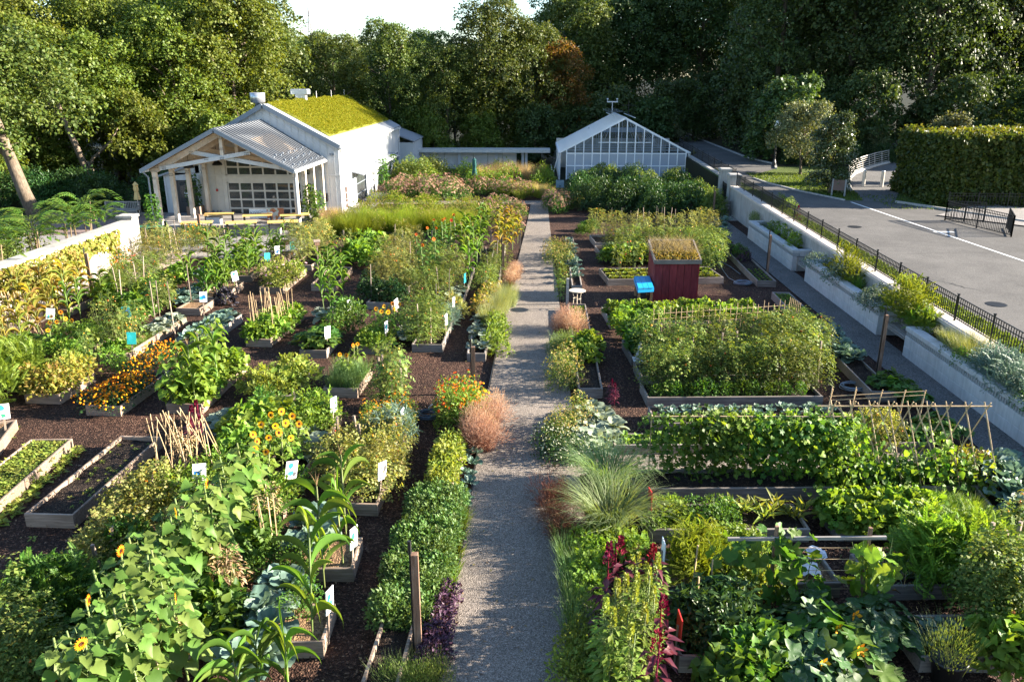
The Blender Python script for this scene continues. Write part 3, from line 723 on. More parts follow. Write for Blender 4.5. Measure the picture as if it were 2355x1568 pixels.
while y < BY1 + .2:
    part('roof_seam', seam, rf, (-12.95, y, EZ + .19 + .75 * sl_), sc=(.85, 1, 1)); y += .4
for s in (-1, 1):
    bp('rake_board', MB().beam((RX, BY0 - .24, RZ + .08), (RX + s * (BX1 + .12 - RX), BY0 - .24, EZ - .12 * sl_ + .08), .05, .26, fascia))
bp('gutter', MB().beam((BX1 + .17, BY0 - .2, EZ - .06), (BX1 + .17, BY1 + .2, EZ - .06), .13, .12, whitem))
bp('downspout', MB().tube([(BX1 + .18, BY0 + .15, EZ - .1), (BX1 + .07, BY0 + .15, EZ - .4), (BX1 + .07, BY0 + .15, BZ)], .05, whitem, 6))
bp('downspout', MB().tube([(BX1 + .18, BY1 - .15, EZ - .1), (BX1 + .07, BY1 - .15, EZ - .4), (BX1 + .07, BY1 - .15, BZ)], .05, whitem, 6))
# planted roof
sedm = leafm('roof_moss', [(.11, .145, .008), (.165, .18, .010), (.22, .215, .014), (.19, .15, .012)], .3, .8, .15, vary=.05)
k = 60000; u = rng.random(k); v = rng.random(k)
gx = RX + .05 + u * (BX1 - .75 - RX); gy = BY0 + .75 + v * (BY1 - BY0 - 1.1); side = rng.random(k) < .06
gzz = RZ + .27 - (gx - RX) * sl_ + .05 * np.sin(gx * 3.1 + gy * 1.7) + .04 * np.sin(gy * 4.1) * np.sin(gx * 5)
gx = np.where(side, 2 * RX - gx, gx)
D_ = rdir(rng, k) * .7 + np.array([.3, 0, .8])
sod = roofplate(RX, RZ + .19, BX1 - .7, RZ + .19 - (BX1 - .7 - RX) * sl_, BY0 + .7, BY1 - .3, .05, plain('roof_turf', (.15, .16, .012), .95, 0, .35, 4, .5))
pr = bp('roof_planting', sod)
gsod = Bag().add('card', frames(np.stack([gx, gy, gzz + .03], 1), D_, rdir(rng, k), rng.uniform(.04, .10, k), rng.uniform(.03, .07, k)), sedm)
part('moss', gsod.mesh(), pr)['kind'] = 'stuff'
# roof vents and lightning rods
zinc = plain('zinc', (.55, .56, .57), .3, .7, .06, 3)
t = thing('roof_vent', 'round galvanised vent drum on the roof ridge', 'roof vent', (-18.7, 55.0, 5.4)); part('drum', MB().lathe((0, 0, 0), [(.2, 0), (.2, 1.1), (.48, 1.12), (.5, 1.75), (.44, 1.76), (.42, 1.5)], zinc, 18).mesh('d', True), t)
t = thing('roof_vent', 'square galvanised vent box beside the planted roof', 'roof vent', (-16.75, 58.5, 6.3)); part('stack', boxm(-.35, .35, -.3, .3, 0, .7, zinc), t); part('hood', boxm(-.62, .55, -.45, .45, .7, 1.05, zinc, .05), t)
for (x, y) in [(-16.6, 62), (-16.6, 66.5), (-16.6, 71)]: bp('lightning_rod', MB().tube([(x, y, RZ + .1), (x, y, RZ + .75)], .018, zinc, 5))
# glazed sectional door and transom
def glazed(name, x0, x1, z0, z1, nc, nr, mt, y=BY0 + .06):
    fr = bp(name, MB().box(x0, x1, y - .03, y + .05, z0, z0 + .07, mt).box(x0, x1, y - .03, y + .05, z1 - .07, z1, mt).box(x0, x0 + .07, y - .03, y + .05, z0, z1, mt).box(x1 - .07, x1, y - .03, y + .05, z0, z1, mt))
    cw, rh = (x1 - x0) / nc, (z1 - z0) / nr
    pm = boxm(.05, cw - .05, 0, .012, .05, rh - .05, glass)
    vb = boxm(-.05, .05, -.028, .04, z0 + .07, z1 - .07, mt); hb = boxm(x0 + .07, x1 - .07, -.031, .043, -.05, .05, mt)
    for i in range(1, nc): part('mullion', vb, fr, (x0 + i * cw, y, 0))
    for j in range(1, nr): part('mullion', hb, fr, (0, y, z0 + j * rh))
    for i in range(nc):
        for j in range(nr): part('pane', pm, fr, (x0 + i * cw, y, z0 + j * rh))
glazed('glazed_door', dx0 + .02, dx1 - .02, BZ, 1.92, 7, 4, creamm)
glazed('transom_window', dx0 + .02, dx1 - .02, 2.32, 3.36, 7, 2, creamm)
for (a, b2, zt) in ops:                                   # glazing in the long side wall
    n = 3 if b2 - a > 2 else 1
    fr = bp('side_window', MB().box(BX1 - .12, BX1 + .03, a, b2, zt - .07, zt, whitem).box(BX1 - .12, BX1 + .03, a, a + .08, BZ, zt, fascia).box(BX1 - .12, BX1 + .03, b2 - .08, b2, BZ, zt, fascia))
    for i in range(n): part('pane', boxm(BX1 - .08, BX1 - .06, a + .09 + (b2 - a - .18) * i / n, a + .05 + (b2 - a - .18) * (i + 1) / n, BZ, zt - .07, glass), fr)
    for z in (.5, 1.2): part('mullion', boxm(BX1 - .10, BX1 - .04, a + .08, b2 - .08, z, z + .05, fascia), fr)
    bp('room_shade_sheet', boxm(BX1 - 2.2, BX1 - 2.1, a - .5, b2 + .5, BZ, zt + .2, darkin))  # dark sheet behind the panes, the unlit room's shade put into its colour
bp('awning', MB().raw([(BX1, 52.9, 2.18), (BX1, 67.6, 2.18), (BX1 + .75, 67.6, 1.98), (BX1 + .75, 52.9, 1.98), (BX1, 52.9, 2.25), (BX1, 67.6, 2.25), (BX1 + .75, 67.6, 2.05), (BX1 + .75, 52.9, 2.05)], [(0, 1, 2, 3), (7, 6, 5, 4), (0, 3, 7, 4), (2, 1, 5, 6), (3, 2, 6, 7)], metal))
plq = plain('dark_plaque', (.09, .06, .05), .5)
for z0, z1 in ((1.25, 1.6), (.86, 1.2), (.66, .82), (.30, .52)): bp('wall_plaque', boxm(BX1 + .03, BX1 + .06, 50.75, 51.15, z0 - .1, z1 - .1, plq))
bp('wall_sign', boxm(-13.6, -13.05, BY0 - .07, BY0 - .03, .75, 1.25, plq)); 
for x in (-12.75, -12.55): bp('vent_hood', boxm(x, x + .13, BY0 - .09, BY0 - .03, 3.55, 3.70, fascia))
bp('alarm_box', boxm(-20.05, -19.93, BY0 - .08, BY0 - .03, 1.35, 1.5, plain('red_alarm', (.4, .03, .03), .5)))
for x in (-20.6, -20.4, -20.15, -19.95): bp('socket_box', boxm(x, x + .1, BY0 - .07, BY0 - .03, .05, .17, fascia))
# side wing and rear annex
wg = thing('side_wing', 'low white lean-to wing with a dark glazed door on the shaded side', 'building', (-23.4, 49.9, 0))
part('wall', MB().box(0, .75, 0, .15, BZ, 2.3, whitem).box(2.05, 2.38, 0, .15, BZ, 2.9, whitem).box(.75, 2.05, 0, .15, 2.0, 2.45, whitem).raw([(0, 0, 2.3), (.75, 0, 2.3), (2.38, 0, 2.45), (2.38, 0, 3.05)], [(0, 1, 2, 3)], whitem).box(0, .15, .15, 7, BZ, 2.3, whitem).mesh(), wg)
dr = part('door', boxm(.78, 2.02, .05, .10, BZ, 1.98, doorm), wg); part('door_pane', boxm(.95, 1.85, .03, .045, .6, 1.85, glass), dr); part('notice', boxm(1.2, 1.4, .015, .027, 1.0, 1.25, plain('notice_paper', (.7, .7, .72), .6)), dr)
part('roof', MB().raw([(-.25, -.25, 2.2), (2.4, -.25, 3.05), (2.4, 7, 3.05), (-.25, 7, 2.2), (-.25, -.25, 2.32), (2.4, -.25, 3.17), (2.4, 7, 3.17), (-.25, 7, 2.32)], [(3, 2, 1, 0), (4, 5, 6, 7), (0, 1, 5, 4), (2, 3, 7, 6), (3, 0, 4, 7)], fascia).mesh(), wg)
wbat = boxm(-.025, .025, -.03, 0, 0, 1, whitem)
for x in (.1, .4, .7, 2.2): part('batten', wbat, wg, (x, -.001, BZ), sc=(1, 1, 2.5))
xr, yr, zr = atY(953, 327, 73.2)
an = thing('rear_annex', 'small white annex with a grey metal roof behind the shop building', 'building', (-12.2, 73.2, 0))
w_ = xr + 12.2
part('wall', boxm(-.6, w_ - .12, 0, 6, -1, zr - .05, whitem), an)
part('roof', MB().raw([(-1.2, -.2, zr + .85), (w_, -.2, zr), (w_, 6.2, zr), (-1.2, 6.2, zr + .85), (-1.2, -.2, zr + .97), (w_, -.2, zr + .1), (w_, 6.2, zr + .1), (-1.2, 6.2, zr + .97)], [(3, 2, 1, 0), (4, 5, 6, 7), (0, 1, 5, 4), (1, 2, 6, 5), (3, 0, 4, 7)], metal).mesh(), an)

# porch
po = thing('timber_porch', 'open timber porch with a ribbed grey metal roof before the glazed door', 'porch', (-17.7, 45, 0))
PO = Vector((-17.7, 45, 0))
AF, AB = Vector((-17.69, 44.35, 5.34)), Vector((-16.75, 49.66, 5.56))
LF, LB, RF, RB = Vector((-22.05, 44.35, 3.12)), Vector((-20.7, 49.66, 3.25)), Vector((-13.42, 44.35, 3.12)), Vector((-13.0, 49.66, 3.25))
for s, (f_, b2) in enumerate(((RF, RB), (LF, LB))):
    vs = [AF - PO, f_ - PO, b2 - PO, AB - PO]; vs += [v + Vector((0, 0, .11)) for v in vs]
    rp = part('roof', MB().raw(vs, [(4, 5, 6, 7), (0, 1, 5, 4), (1, 2, 6, 5)], metal).raw(vs[:4], [(3, 2, 1, 0)], timber).mesh(), po)
    n = 18
    for i in range(n):
        t = (i + .5) / n; a = AF.lerp(AB, t) - PO + Vector((0, 0, .13)); c = f_.lerp(b2, t) - PO + Vector((0, 0, .13))
        part('roof_seam', MB().beam(a, c, .11, .06, seamm).mesh(), rp)
    if s == 0:
        sg = boxm(-.05, .05, -.04, .04, 0, .10, fascia)
        for r_ in (.72, .84, .95):
            for i in range(11):
                p = (AF.lerp(AB, (i + .5) / 11)).lerp(f_.lerp(b2, (i + .5) / 11), r_ - .02 * (i % 2)) - PO + Vector((0, 0, .12)); part('snow_guard', sg, rp, p)
    part('rake_board', MB().beam(AF - PO + Vector((0, -.03, .03)), f_ - PO + Vector((0, -.03, .03)), .05, .22, fascia).mesh(), po)
    part('gutter', MB().beam(f_ - PO + Vector((.0, 0, .0)), b2 - PO, .12, .12, whitem).mesh(), po)
bolt6 = MB()
for i in range(3):
    for j in range(2): bolt6.lathe((0, 0, 0), [(.03, 0), (.03, .02)], ironm, 6) if False else bolt6.box(-.1 + i * .09, -.065 + i * .09, -.015, 0, -.045 + j * .09, -.01 + j * .09, ironm)
bolt6 = bolt6.mesh()
for yi, yy in enumerate((45.0, 46.55, 48.1)):
    t = (yy - 44.35) / 5.31; A_ = AF.lerp(AB, t); L_ = LF.lerp(LB, t); R_ = RF.lerp(RB, t); cx = A_.x
    def q(x, z): return Vector((x, yy, z)) - PO
    tr = part('truss', MB().beam(q(L_.x + .15, L_.z - .12), q(cx, A_.z - .2), .16, .30, timber_w).beam(q(R_.x - .15, R_.z - .12), q(cx, A_.z - .2), .16, .30, timber_w).mesh(), po)
    for (a, c) in (((L_.x + .7, 3.24), (cx + 1.6, 4.14)), ((R_.x - .5, 3.2), (cx - 1.85, 4.14))):
        part('scissor_beam', MB().beam(q(*a) + Vector((0, -.09 if a[0] < cx else .09, 0)), q(*c) + Vector((0, -.09 if a[0] < cx else .09, 0)), .12, .22, whitem if yi == 0 else timber).mesh(), tr)
    part('king_post', MB().beam(q(cx, 3.75), q(cx, A_.z - .25), .18, .26, timber_w).mesh(), tr)
    if yi == 0:
        for (x, z) in ((L_.x + .5, 3.32), (L_.x + .95, 3.26), (cx - 1.7, 4.1), (cx - .9, 3.78), (cx, 3.8), (cx, 4.9), (cx + .8, 3.78), (cx + 1.4, 4.05), (R_.x - .9, 3.26), (cx - 2.3, 4.25), (cx + .0, 4.3)):
            part('bolt_plate', bolt6, tr, q(x, z) + Vector((0, -.17, 0)))
for (a, c) in ((LF, LB), (RF, RB)):
    for t in (.12, .38, .64, .93):
        p = a.lerp(c, t); sx = .32 if a is LF else -.22
        b_ = MB().box(-.11, .11, -.13, .13, -.2, p.z - .08, timber_w, .0)
        pp = part('pillar', b_.mesh(), po, Vector((p.x + sx, p.y, 0)) - PO); part('bolt_plate', bolt6, pp, (0, -.131, .15)); part('bolt_plate', bolt6, pp, (0, -.131, p.z - .45))
for sx, p in ((.18, LF), (-.12, RF)): part('downspout', MB().tube([Vector((p.x - .02, p.y + .3, p.z - .05)) - PO, Vector((p.x + sx, p.y + .45, p.z - .35)) - PO, Vector((p.x + sx, p.y + .45, -.2)) - PO], .05, fascia, 6).mesh(), po)
for i, (x, y, z, w) in enumerate([(-20.1, 46.2, 3.15, 'left'), (-18.9, 47.4, 3.18, 'middle'), (-15.2, 46.4, 3.05, 'right')]):
    t = thing('pendant_lamp', 'black dome pendant lamp hanging under the porch roof, %s of three' % w, 'lamp', (x, y, z))
    part('lamp_shade', MB().lathe((0, 0, 0), [(.30, 0), (.26, .12), (.12, .24), (.05, .30), (.05, .38)], ironm, 14).mesh('s', True), t); part('cord', MB().tube([(0, 0, .35), (0, 0, 1.25)], .012, ironm, 4).mesh(), t)

# things on the porch terrace
lw0 = G(395, 516, .5); lw1 = G(645, 517, .5)
t = thing('terrace_wall', 'low pale concrete wall along the front of the porch terrace', 'wall', (lw0[0], lw0[1], 0))
part('wall_body', boxm(0, lw1[0] - lw0[0], -.15, .15, -.2, .42, concm), t); part('cap', boxm(-.04, lw1[0] - lw0[0] + .04, -.2, .2, .42, .5, concm, .02), t)
yel = wood('yellow_table', (.62, .36, .10), (.74, .47, .15), (.80, .55, .2), along=(.8, 8, 8), vary=.08)
def table(px, py, lab, w=1.6):
    x, y = G(px, py, .75)
    t = thing('picnic_table', lab, 'table', (x, y, -.05), R(16))
    for i in range(5): part('plank', boxm(-w / 2, w / 2, -.07, .07, 0, .04, yel), t, (0, -.30 + i * .15, .74))
    for s in (-1, 1):
        part('leg', MB().box(-.03, .03, -.34, -.28, 0, .74, ironm).box(-.03, .03, .28, .34, 0, .74, ironm).box(-.028, .028, -.34, .34, .68, .74, ironm).mesh(), t, (s * (w / 2 - .08), 0, 0))
for (zx, zy, w) in [(735, 1070, 'back left table, beside the planter'), (1030, 1078, 'back table beside the food photograph'), (1315, 1075, 'back right table behind the corner pillar'), (565, 1135, 'front left table over the low wall'), (905, 1133, 'front middle table over the low wall'), (1225, 1128, 'front right table by the corner pillar')]:
    table(282.5 + .3 * zx, 169.5 + .3 * zy, 'yellow plank table with black legs, ' + w)
x, y = G(494, 512, .2); solo('white_cabinet', boxm(-.38, .38, -.3, .3, -.2, .55, whitem, .02), 'white box cabinet between the yellow tables behind the low wall', 'cabinet', (x, y, 0))
x, y, z = atY(594, 483, 46.5)
t = thing('name_board', 'white board lettered NYBG standing before the glazed door', 'sign', (x, 46.5, 0))
part('board', boxm(-.55, .55, -.02, .02, .2, .74, plain('sign_white', (.72, .72, .70), .6)), t)
fc = bpy.data.curves.new('lettering', 'FONT'); fc.body = 'NYBG'; fc.size = .30; fc.align_x = 'CENTER'; fc.extrude = .002
fo = bpy.data.objects.new('tmp', fc); COL.objects.link(fo); bpy.context.view_layer.update()
fm = bpy.data.meshes.new_from_object(fo); bpy.data.objects.remove(fo); fm.materials.clear(); fm.materials.append(plain('lettering_grey', (.10, .10, .10), .6))
part('lettering', fm, t, (-.1, -.024, .38), (R(90), 0, 0))
pm_, nt, b = _new('food_photo')
co = coords(nt); v = nt.nodes.new('ShaderNodeTexVoronoi'); v.inputs['Scale'].default_value = 7; nt.links.new(co, v.inputs['Vector'])
sp = nt.nodes.new('ShaderNodeSeparateColor'); nt.links.new(v.outputs['Color'], sp.inputs[0])
nt.links.new(ramp(nt, sp.outputs[0], [(0, (.5, .09, .03)), (.35, (.55, .22, .08)), (.55, (.7, .62, .5)), (.8, (.75, .70, .62)), (1, (.2, .3, .06))]), b.inputs['Base Color'])
x, y, z = atY(633, 488, 46.2)
t = thing('photo_panel', 'upright display panel printed with a colourful food photograph', 'sign', (x, 46.2, 0), R(12))
part('printed_face', boxm(-.48, .48, -.015, .015, .1, .85, pm_), t); part('panel_foot', boxm(-.5, .5, -.15, .15, -.03, .06, fascia), t)
# tan parasol, litter baskets
def parasol(name, label, x, y, z0, z1, col):
    t = thing(name, label, 'parasol', (x, y, 0)); mt = plain('canvas_' + name, col, .85, 0, .12, 3)
    part('pole', MB().tube([(0, 0, 0), (0, 0, z1)], .03, stm, 6).mesh(), t)
    vs = [(.03, z0 + .0), (.20, z0 + .02), (.13, z0 + (z1 - z0) * .35), (.11, z0 + (z1 - z0) * .42), (.15, z0 + (z1 - z0) * .6), (.12, z1 - .22), (.17, z1 - .2), (.02, z1)]
    me = MB().lathe((0, 0, 0), vs, mt, 14).mesh()
    for i, v in enumerate(me.vertices): k_ = 1 + .16 * math.cos(6 * math.atan2(v.co.y, v.co.x)); v.co.x *= k_; v.co.y *= k_
    part('folded_canopy', me, t)
parasol('tan_parasol', 'folded tan parasol standing on the plaza next to the dark bench', *atY(322, 500, 48.6)[:2], .95, 2.05, (.60, .42, .17))
a = atY(1090, 363, 62)
parasol('teal_parasol', 'folded dark teal parasol among the meadow planting', a[0], 62, a[2] - 1.35, a[2], (.01, .07, .065))
grnm = plain('green_enamel', (.015, .09, .05), .4, .1, .1, 4)
for px, w in ((341, 'left of two, nearer the white wall'), (374, 'right of two, nearer the low terrace wall')):
    x, y = G(px, 560)
    t = thing('litter_basket', 'dark green slatted litter basket, ' + w, 'bin', (x, y, 0))
    part('liner', MB().lathe((0, 0, 0), [(.22, .02), (.30, .8)], plain('bin_liner', (.02, .02, .02), .6), 14).mesh(), t)
    part('rim', MB().lathe((0, 0, .82), [(.36, 0), (.40, .04), (.36, .07), (.32, .03)], grnm, 18).mesh(), t)
    sm_ = MB().beam((.26, 0, 0), (.37, 0, .85), .05, .012, grnm, (1, 0, 0)).mesh()
    for k in range(18): part('slat', sm_, t, (0, 0, 0), (0, 0, 2 * math.pi * k / 18))

# ------------------------------------------------------------------ greenhouse
gal = plain('greenhouse_frame', (.78, .79, .80), .5, .0, .03, 3)
rglass = glassm('roof_glass', (.68, .74, .76), .25, .6)
wglass = glassm('front_glass', (.55, .60, .64), .05, .62); pglass = glassm('pale_lit_glass', (1.9, 2.1, 2.4), .3, .42)  # lower panes: pale tint puts the bright interior's light into the glass colour
GX0, GX1, GY0, GY1, GE, GRX, GRZ = 1.85, 12.72, 68.5, 79.5, 2.15, 7.28, 4.93
gh = thing('greenhouse', 'glass greenhouse with white glazing bars and a raised ridge vent', 'greenhouse', (GRX, GY0, 0))
O_ = Vector((GRX, GY0, 0))
def gp(name, mb, p=None): return part(name, mb.mesh() if isinstance(mb, MB) else mb, p or gh)
hw = GX1 - GRX; sl2 = (GRZ - GE) / hw
m = MB()
for y in (0, GY1 - GY0):
    m.box(-hw, -hw + .1, y, y + .1, -.3, GE, gal).box(hw - .1, hw, y, y + .1, -.3, GE, gal)
    for s in (-1, 1): m.beam((s * hw, y + .05, GE), (0, y + .05, GRZ), .12, .12, gal)
for s in (-1, 1): m.beam((s * hw, 0, GE), (s * hw, GY1 - GY0, GE), .16, .16, gal)
m.beam((0, 0, GRZ), (0, GY1 - GY0, GRZ), .14, .14, gal)
for z in (1.08, 2.10): m.box(-hw + .6, hw - .3, -.03, .05, z - .045, z + .045, gal)
m.box(-2.2, 2.2, -.02, .04, 3.0 - .03, 3.03, gal)
for q in (2.7, 5.4, 8.1):          # inner trusses
    for s in (-1, 1): m.beam((s * hw, q, GE), (0, q, GRZ), .06, .09, gal)
    m.beam((-hw, q, GE), (hw, q, GE), .05, .07, gal)
    for xx in (-3.6, -1.8, 0, 1.8, 3.6): m.beam((xx, q, GE), (xx, q, GRZ - abs(xx) * sl2), .04, .04, gal); m.beam((xx, q, GE), (xx * .5, q, GRZ - abs(xx * .5) * sl2), .03, .03, gal)
gp('frame', m)
nb = 15; x0, x1 = -hw + .62, hw - .3; st = (x1 - x0) / (nb - 1)
for i in range(nb):
    x = x0 + i * st; zt = GRZ - abs(x) * sl2 - .03
    gp('glazing_bar', boxm(x - .04, x + .04, -.06, .03, -.2, zt, gal))
fw_ = gp('front_glazing', MB().box(-hw + .1, hw - .1, .0, .06, -.25, -.15, gal))
lowp = boxm(.04, st - .04, .0, .012, -.15, 1.03, pglass); midp = boxm(.04, st - .04, .0, .012, 1.13, 2.05, pglass)
for i in range(nb - 1):
    x = x0 + i * st; part('pane', lowp, fw_, (x, .005, 0)); part('pane', midp, fw_, (x, .005, 0))
    a, c = x + .04, x + st - .04; za, zc = GRZ - abs(a) * sl2 - .09, GRZ - abs(c) * sl2 - .09
    if min(za, zc) > 2.2: part('pane', MB().raw([(a, .01, 2.15), (c, .01, 2.15), (c, .01, zc), (a, .01, za)], [(0, 1, 2, 3)], wglass).mesh(), fw_)
n = 30; L = (GY1 - GY0) / n
for s in (-1, 1):
    rp = gp('roof_glazing', MB().beam((s * (hw + .05), 0, GE - .06), (s * (hw + .05), GY1 - GY0, GE - .06), .1, .1, gal))
    pm = MB().raw([(0, .015, GRZ + .05), (s * hw, .015, GE + .05), (s * hw, L - .015, GE + .05), (0, L - .015, GRZ + .05)], [(0, 1, 2, 3) if s < 0 else (3, 2, 1, 0)], rglass).mesh()
    bm = MB().beam((0, 0, GRZ + .06), (s * hw, 0, GE + .06), .03, .05, gal).mesh()
    for i in range(n): part('pane', pm, rp, (0, i * L, 0)); part('glazing_bar', bm, rp, (0, i * L, 0))
    sw = gp('side_wall', MB().box(s * hw - .04, s * hw + .04, 0, GY1 - GY0, -.3, .35, gal))
    for i in range(9): part('glazing_bar', boxm(s * hw - .03, s * hw + .03, (GY1 - GY0) * i / 9, (GY1 - GY0) * i / 9 + .05, .35, GE, gal), sw)
gp('back_wall', MB().box(-hw, hw, GY1 - GY0 - .05, GY1 - GY0, -.3, 2.6, plain('greenhouse_back', (.6, .55, .48), .7, 0, .2, .8)))
gp('shade_curtain', MB().raw([(-2.6, 4.6, 3.55), (2.6, 4.6, 3.55), (2.6, 8, 3.75), (-2.6, 8, 3.75)], [(0, 1, 2, 3)], whitem))
for i in range(4):
    gp('growing_bench', MB().box(-4.4 + i * 2.4, -2.8 + i * 2.4, 1.0, 9, .6, .7, whitem).box(-4.3 + i * 2.4, -4.2 + i * 2.4, 1.2, 1.3, -.2, .6, gal).box(-3.0 + i * 2.4, -2.9 + i * 2.4, 1.2, 1.3, -.2, .6, gal))
gp('floor', MB().box(-hw + .1, hw - .1, .1, GY1 - GY0 - .1, -.28, -.22, concm))
ov = gp('side_vent', MB().beam((-hw - .06, 0, GE - .05), (-hw - .52, .3, .25), .05, .05, gal).beam((-hw - .52, .3, .25), (-hw - .52, 9.5, .25), .05, .05, gal))
for i in range(6): part('pane', MB().raw([(-hw - .07, .05 + i * 1.55, GE - .08), (-hw - .07, 1.55 + i * 1.55, GE - .08), (-hw - .5, 1.55 + i * 1.55, .3), (-hw - .5, .05 + i * 1.55, .3)], [(3, 2, 1, 0)], rglass).mesh(), ov)
rv = gp('ridge_vent', MB().beam((-.8, .6, 5.02), (-.8, 10, 5.02), .05, .05, gal).beam((.85, .6, 4.95), (.85, 10, 4.95), .05, .05, gal))
for s, xa, za in ((-1, -1.25, 5.32), (1, 1.0, 5.02)):
    for i in range(8): part('pane', MB().raw([(.0, .6 + i * 1.18, 5.42), (xa, .6 + i * 1.18, za), (xa, 1.74 + i * 1.18, za), (.0, 1.74 + i * 1.18, 5.42)], [(0, 1, 2, 3) if s < 0 else (3, 2, 1, 0)], rglass).mesh(), rv)
t = thing('weather_station', 'white weather station mast on the greenhouse ridge', 'weather mast', (6.8, 76, 5.0))
part('mast', MB().tube([(0, 0, 0), (0, 0, 1.0)], .04, whitem, 6).mesh(), t); part('crossarm', boxm(-.5, .5, -.05, .05, 1.0, 1.1, whitem), t)
for x in (-.45, .42): part('sensor', MB().lathe((x, 0, 1.1), [(.03, 0), (.03, .15), (.09, .16), (.07, .26)], whitem, 8).mesh(), t)
t = thing('antenna_mast', 'thin dark antenna with a crossbar behind the greenhouse ridge', 'antenna', (8.4, 77, 4.8)); part('mast', MB().tube([(0, 0, -.3), (0, 0, 1.35)], .035, ironm, 5).mesh(), t); part('crossbar', MB().tube([(-.65, 0, .92), (.65, 0, .92)], .018, ironm, 5).mesh(), t)
# covered link wall between the buildings
cn = thing('link_wall', 'long low pale wall with a flat pergola roof linking shop and greenhouse', 'wall', (-6, 77.5, 0))
part('roof', boxm(-7.1, 7.2, -.9, 1.4, 1.44, 1.72, plain('link_roof', (.50, .49, .46), .6)), cn)
for i in range(8): part('panel', boxm(-7 + i * 1.38 + .02, -5.62 + i * 1.38 - .02, 0, .12, -1, 1.43, creamm), cn)
for x in (-1.42, 2.1, 4.62, 4.95): part('pilaster', boxm(x - .12, x + .12, -.25, -.003, -1, 1.437, whitem), cn)
x, y, z = atY(1044, 236, 84)
solo('utility_pole', MB().lathe((0, 0, 0), [(.14, -1.5), (.12, z)], ironm, 8).mesh(), 'tall dark pole standing before the lit trees behind the link wall', 'pole', (x, 84, 0))
x, y, z = atY(708, 14, 420)
m = MB(); H = 20
for s in (-1, 1):
    for r_ in (-1, 1): m.beam((s * 1.3, r_ * 1.3, -H), (0, 0, 0), .22, .22, plain('tower_steel', (.42, .36, .36), .7))
for i in range(7): q = i / 7; m.beam((-1.3 * (1 - q), 0, -H * (1 - q)), (1.3 * (1 - q) * .8, 0, -H * (1 - q) + 2), .14, .14, plain('tower_steel', (.42, .36, .36), .7))
solo('radio_tower', m.mesh(), 'faint thin lattice radio tower far above the treeline', 'tower', (x, 420, z))
x, y = G(389, 575); solo('dark_post', boxm(-.06, .06, -.06, .06, 0, 1.45, plain('dark_green_post', (.012, .025, .02), .5), .02), 'dark green square post between the litter baskets and terrace wall', 'post', (x, y, 0))
# white garden wall on the left
gw = thing('garden_wall', 'sunlit cream garden wall overgrown with yellow-green vines', 'wall', (-18.6, 20, 0))
part('wall_body', boxm(-.2, .2, -15, 15.6, -.1, 1.78, plain('cream_wall', (.44, .39, .33), .85, 0, .1, 1.2, .2)), gw)
for i in range(10): part('coping_slab', boxm(-.3, .3, -15 + i * 3.06 + .006, -15 + (i + 1) * 3.06 - .006, 1.78, 1.92, concm, .02), gw)
ep = thing('end_pillar', 'square cream pillar ending the overgrown garden wall', 'pillar', (-18.75, 35.9, 0)); part('shaft', boxm(-.33, .33, -.3, .3, -.1, 2.0, concm), ep); part('cap', boxm(-.38, .38, -.35, .35, 2.0, 2.12, concm, .03), ep)
x, y, z = atX(10, 587, -19.4)
t = thing('beehive', 'small white wooden box with a grey lid beyond the cream wall', 'hive', (-20.2, 26.5, 0)); part('box', boxm(-.35, .35, -.35, .35, 0, 1.95, whitem), t); part('lid', boxm(-.4, .4, -.4, .4, 1.95, 2.1, fascia, .04), t)
t = thing('shed_kiosk', 'small white kiosk with a pale roof half hidden under the big trunk', 'kiosk', (-30.5, 42, 0)); part('box', boxm(-.6, .6, -.6, .6, 0, 1.3, plain('kiosk_blue', (.45, .55, .65), .6)), t); part('roof', boxm(-.75, .75, -.75, .75, 1.3, 1.45, whitem, .05), t)
# ------------------------------------------------------------------ raised beds
BED = {}
def bed(key, label, FL, FR, BR, mt=None, soil=None, zt=.25):
    a, b2, c = (np.array(G(*p, zt)) for p in (FL, FR, BR))
    u = b2 - a; v = c - b2; w, d = np.linalg.norm(u), np.linalg.norm(v)
    if w > d: e = u / w; n = np.array([-e[1], e[0]]); d = max(.4, v @ n)
    else: n = v / d; e = np.array([n[1], -n[0]]); w = max(.4, u @ e)
    rz = math.atan2(e[1], e[0]); mt = mt or bedm; soil = soil or soilm; th = .05
    o0 = b2 - e * w
    t = thing('raised_bed', label, 'garden bed', (o0[0], o0[1], 0), rz)
    def pt(s, q): p = o0 + e * (w * s) + n * (d * q); return float(p[0]), float(p[1])
    BED[key] = dict(pt=pt, w=w, d=d, rz=rz, label=label)
    h = rng.uniform(-.012, .012, 4)
    part('board', boxm(0, w, 0, th, -.03, zt + h[0], mt, .008), t); part('board', boxm(0, w, d - th, d, -.03, zt + h[1], mt, .008), t)
    part('board', boxm(-.003, th - .003, th + .003, d - th - .003, -.03, zt + h[2], mt, .008), t); part('board', boxm(w - th + .003, w + .003, th + .003, d - th - .003, -.03, zt + h[3], mt, .008), t)
    nx_, ny_ = max(3, int(w / .25)), max(3, int(d / .25)); r_ = np.random.default_rng(len(BED))
    zz = r_.normal(0, .018, (ny_ + 1, nx_ + 1)) + zt - .075
    vs = [(th + (w - 2 * th) * i / nx_, th + (d - 2 * th) * j / ny_, zz[j, i]) for j in range(ny_ + 1) for i in range(nx_ + 1)]
    fs = [(j * (nx_ + 1) + i, j * (nx_ + 1) + i + 1, (j + 1) * (nx_ + 1) + i + 1, (j + 1) * (nx_ + 1) + i) for j in range(ny_) for i in range(nx_)]
    part('soil', MB().raw(vs, fs, soil).mesh('soil', True), t)
    return t
S_ = bed2m
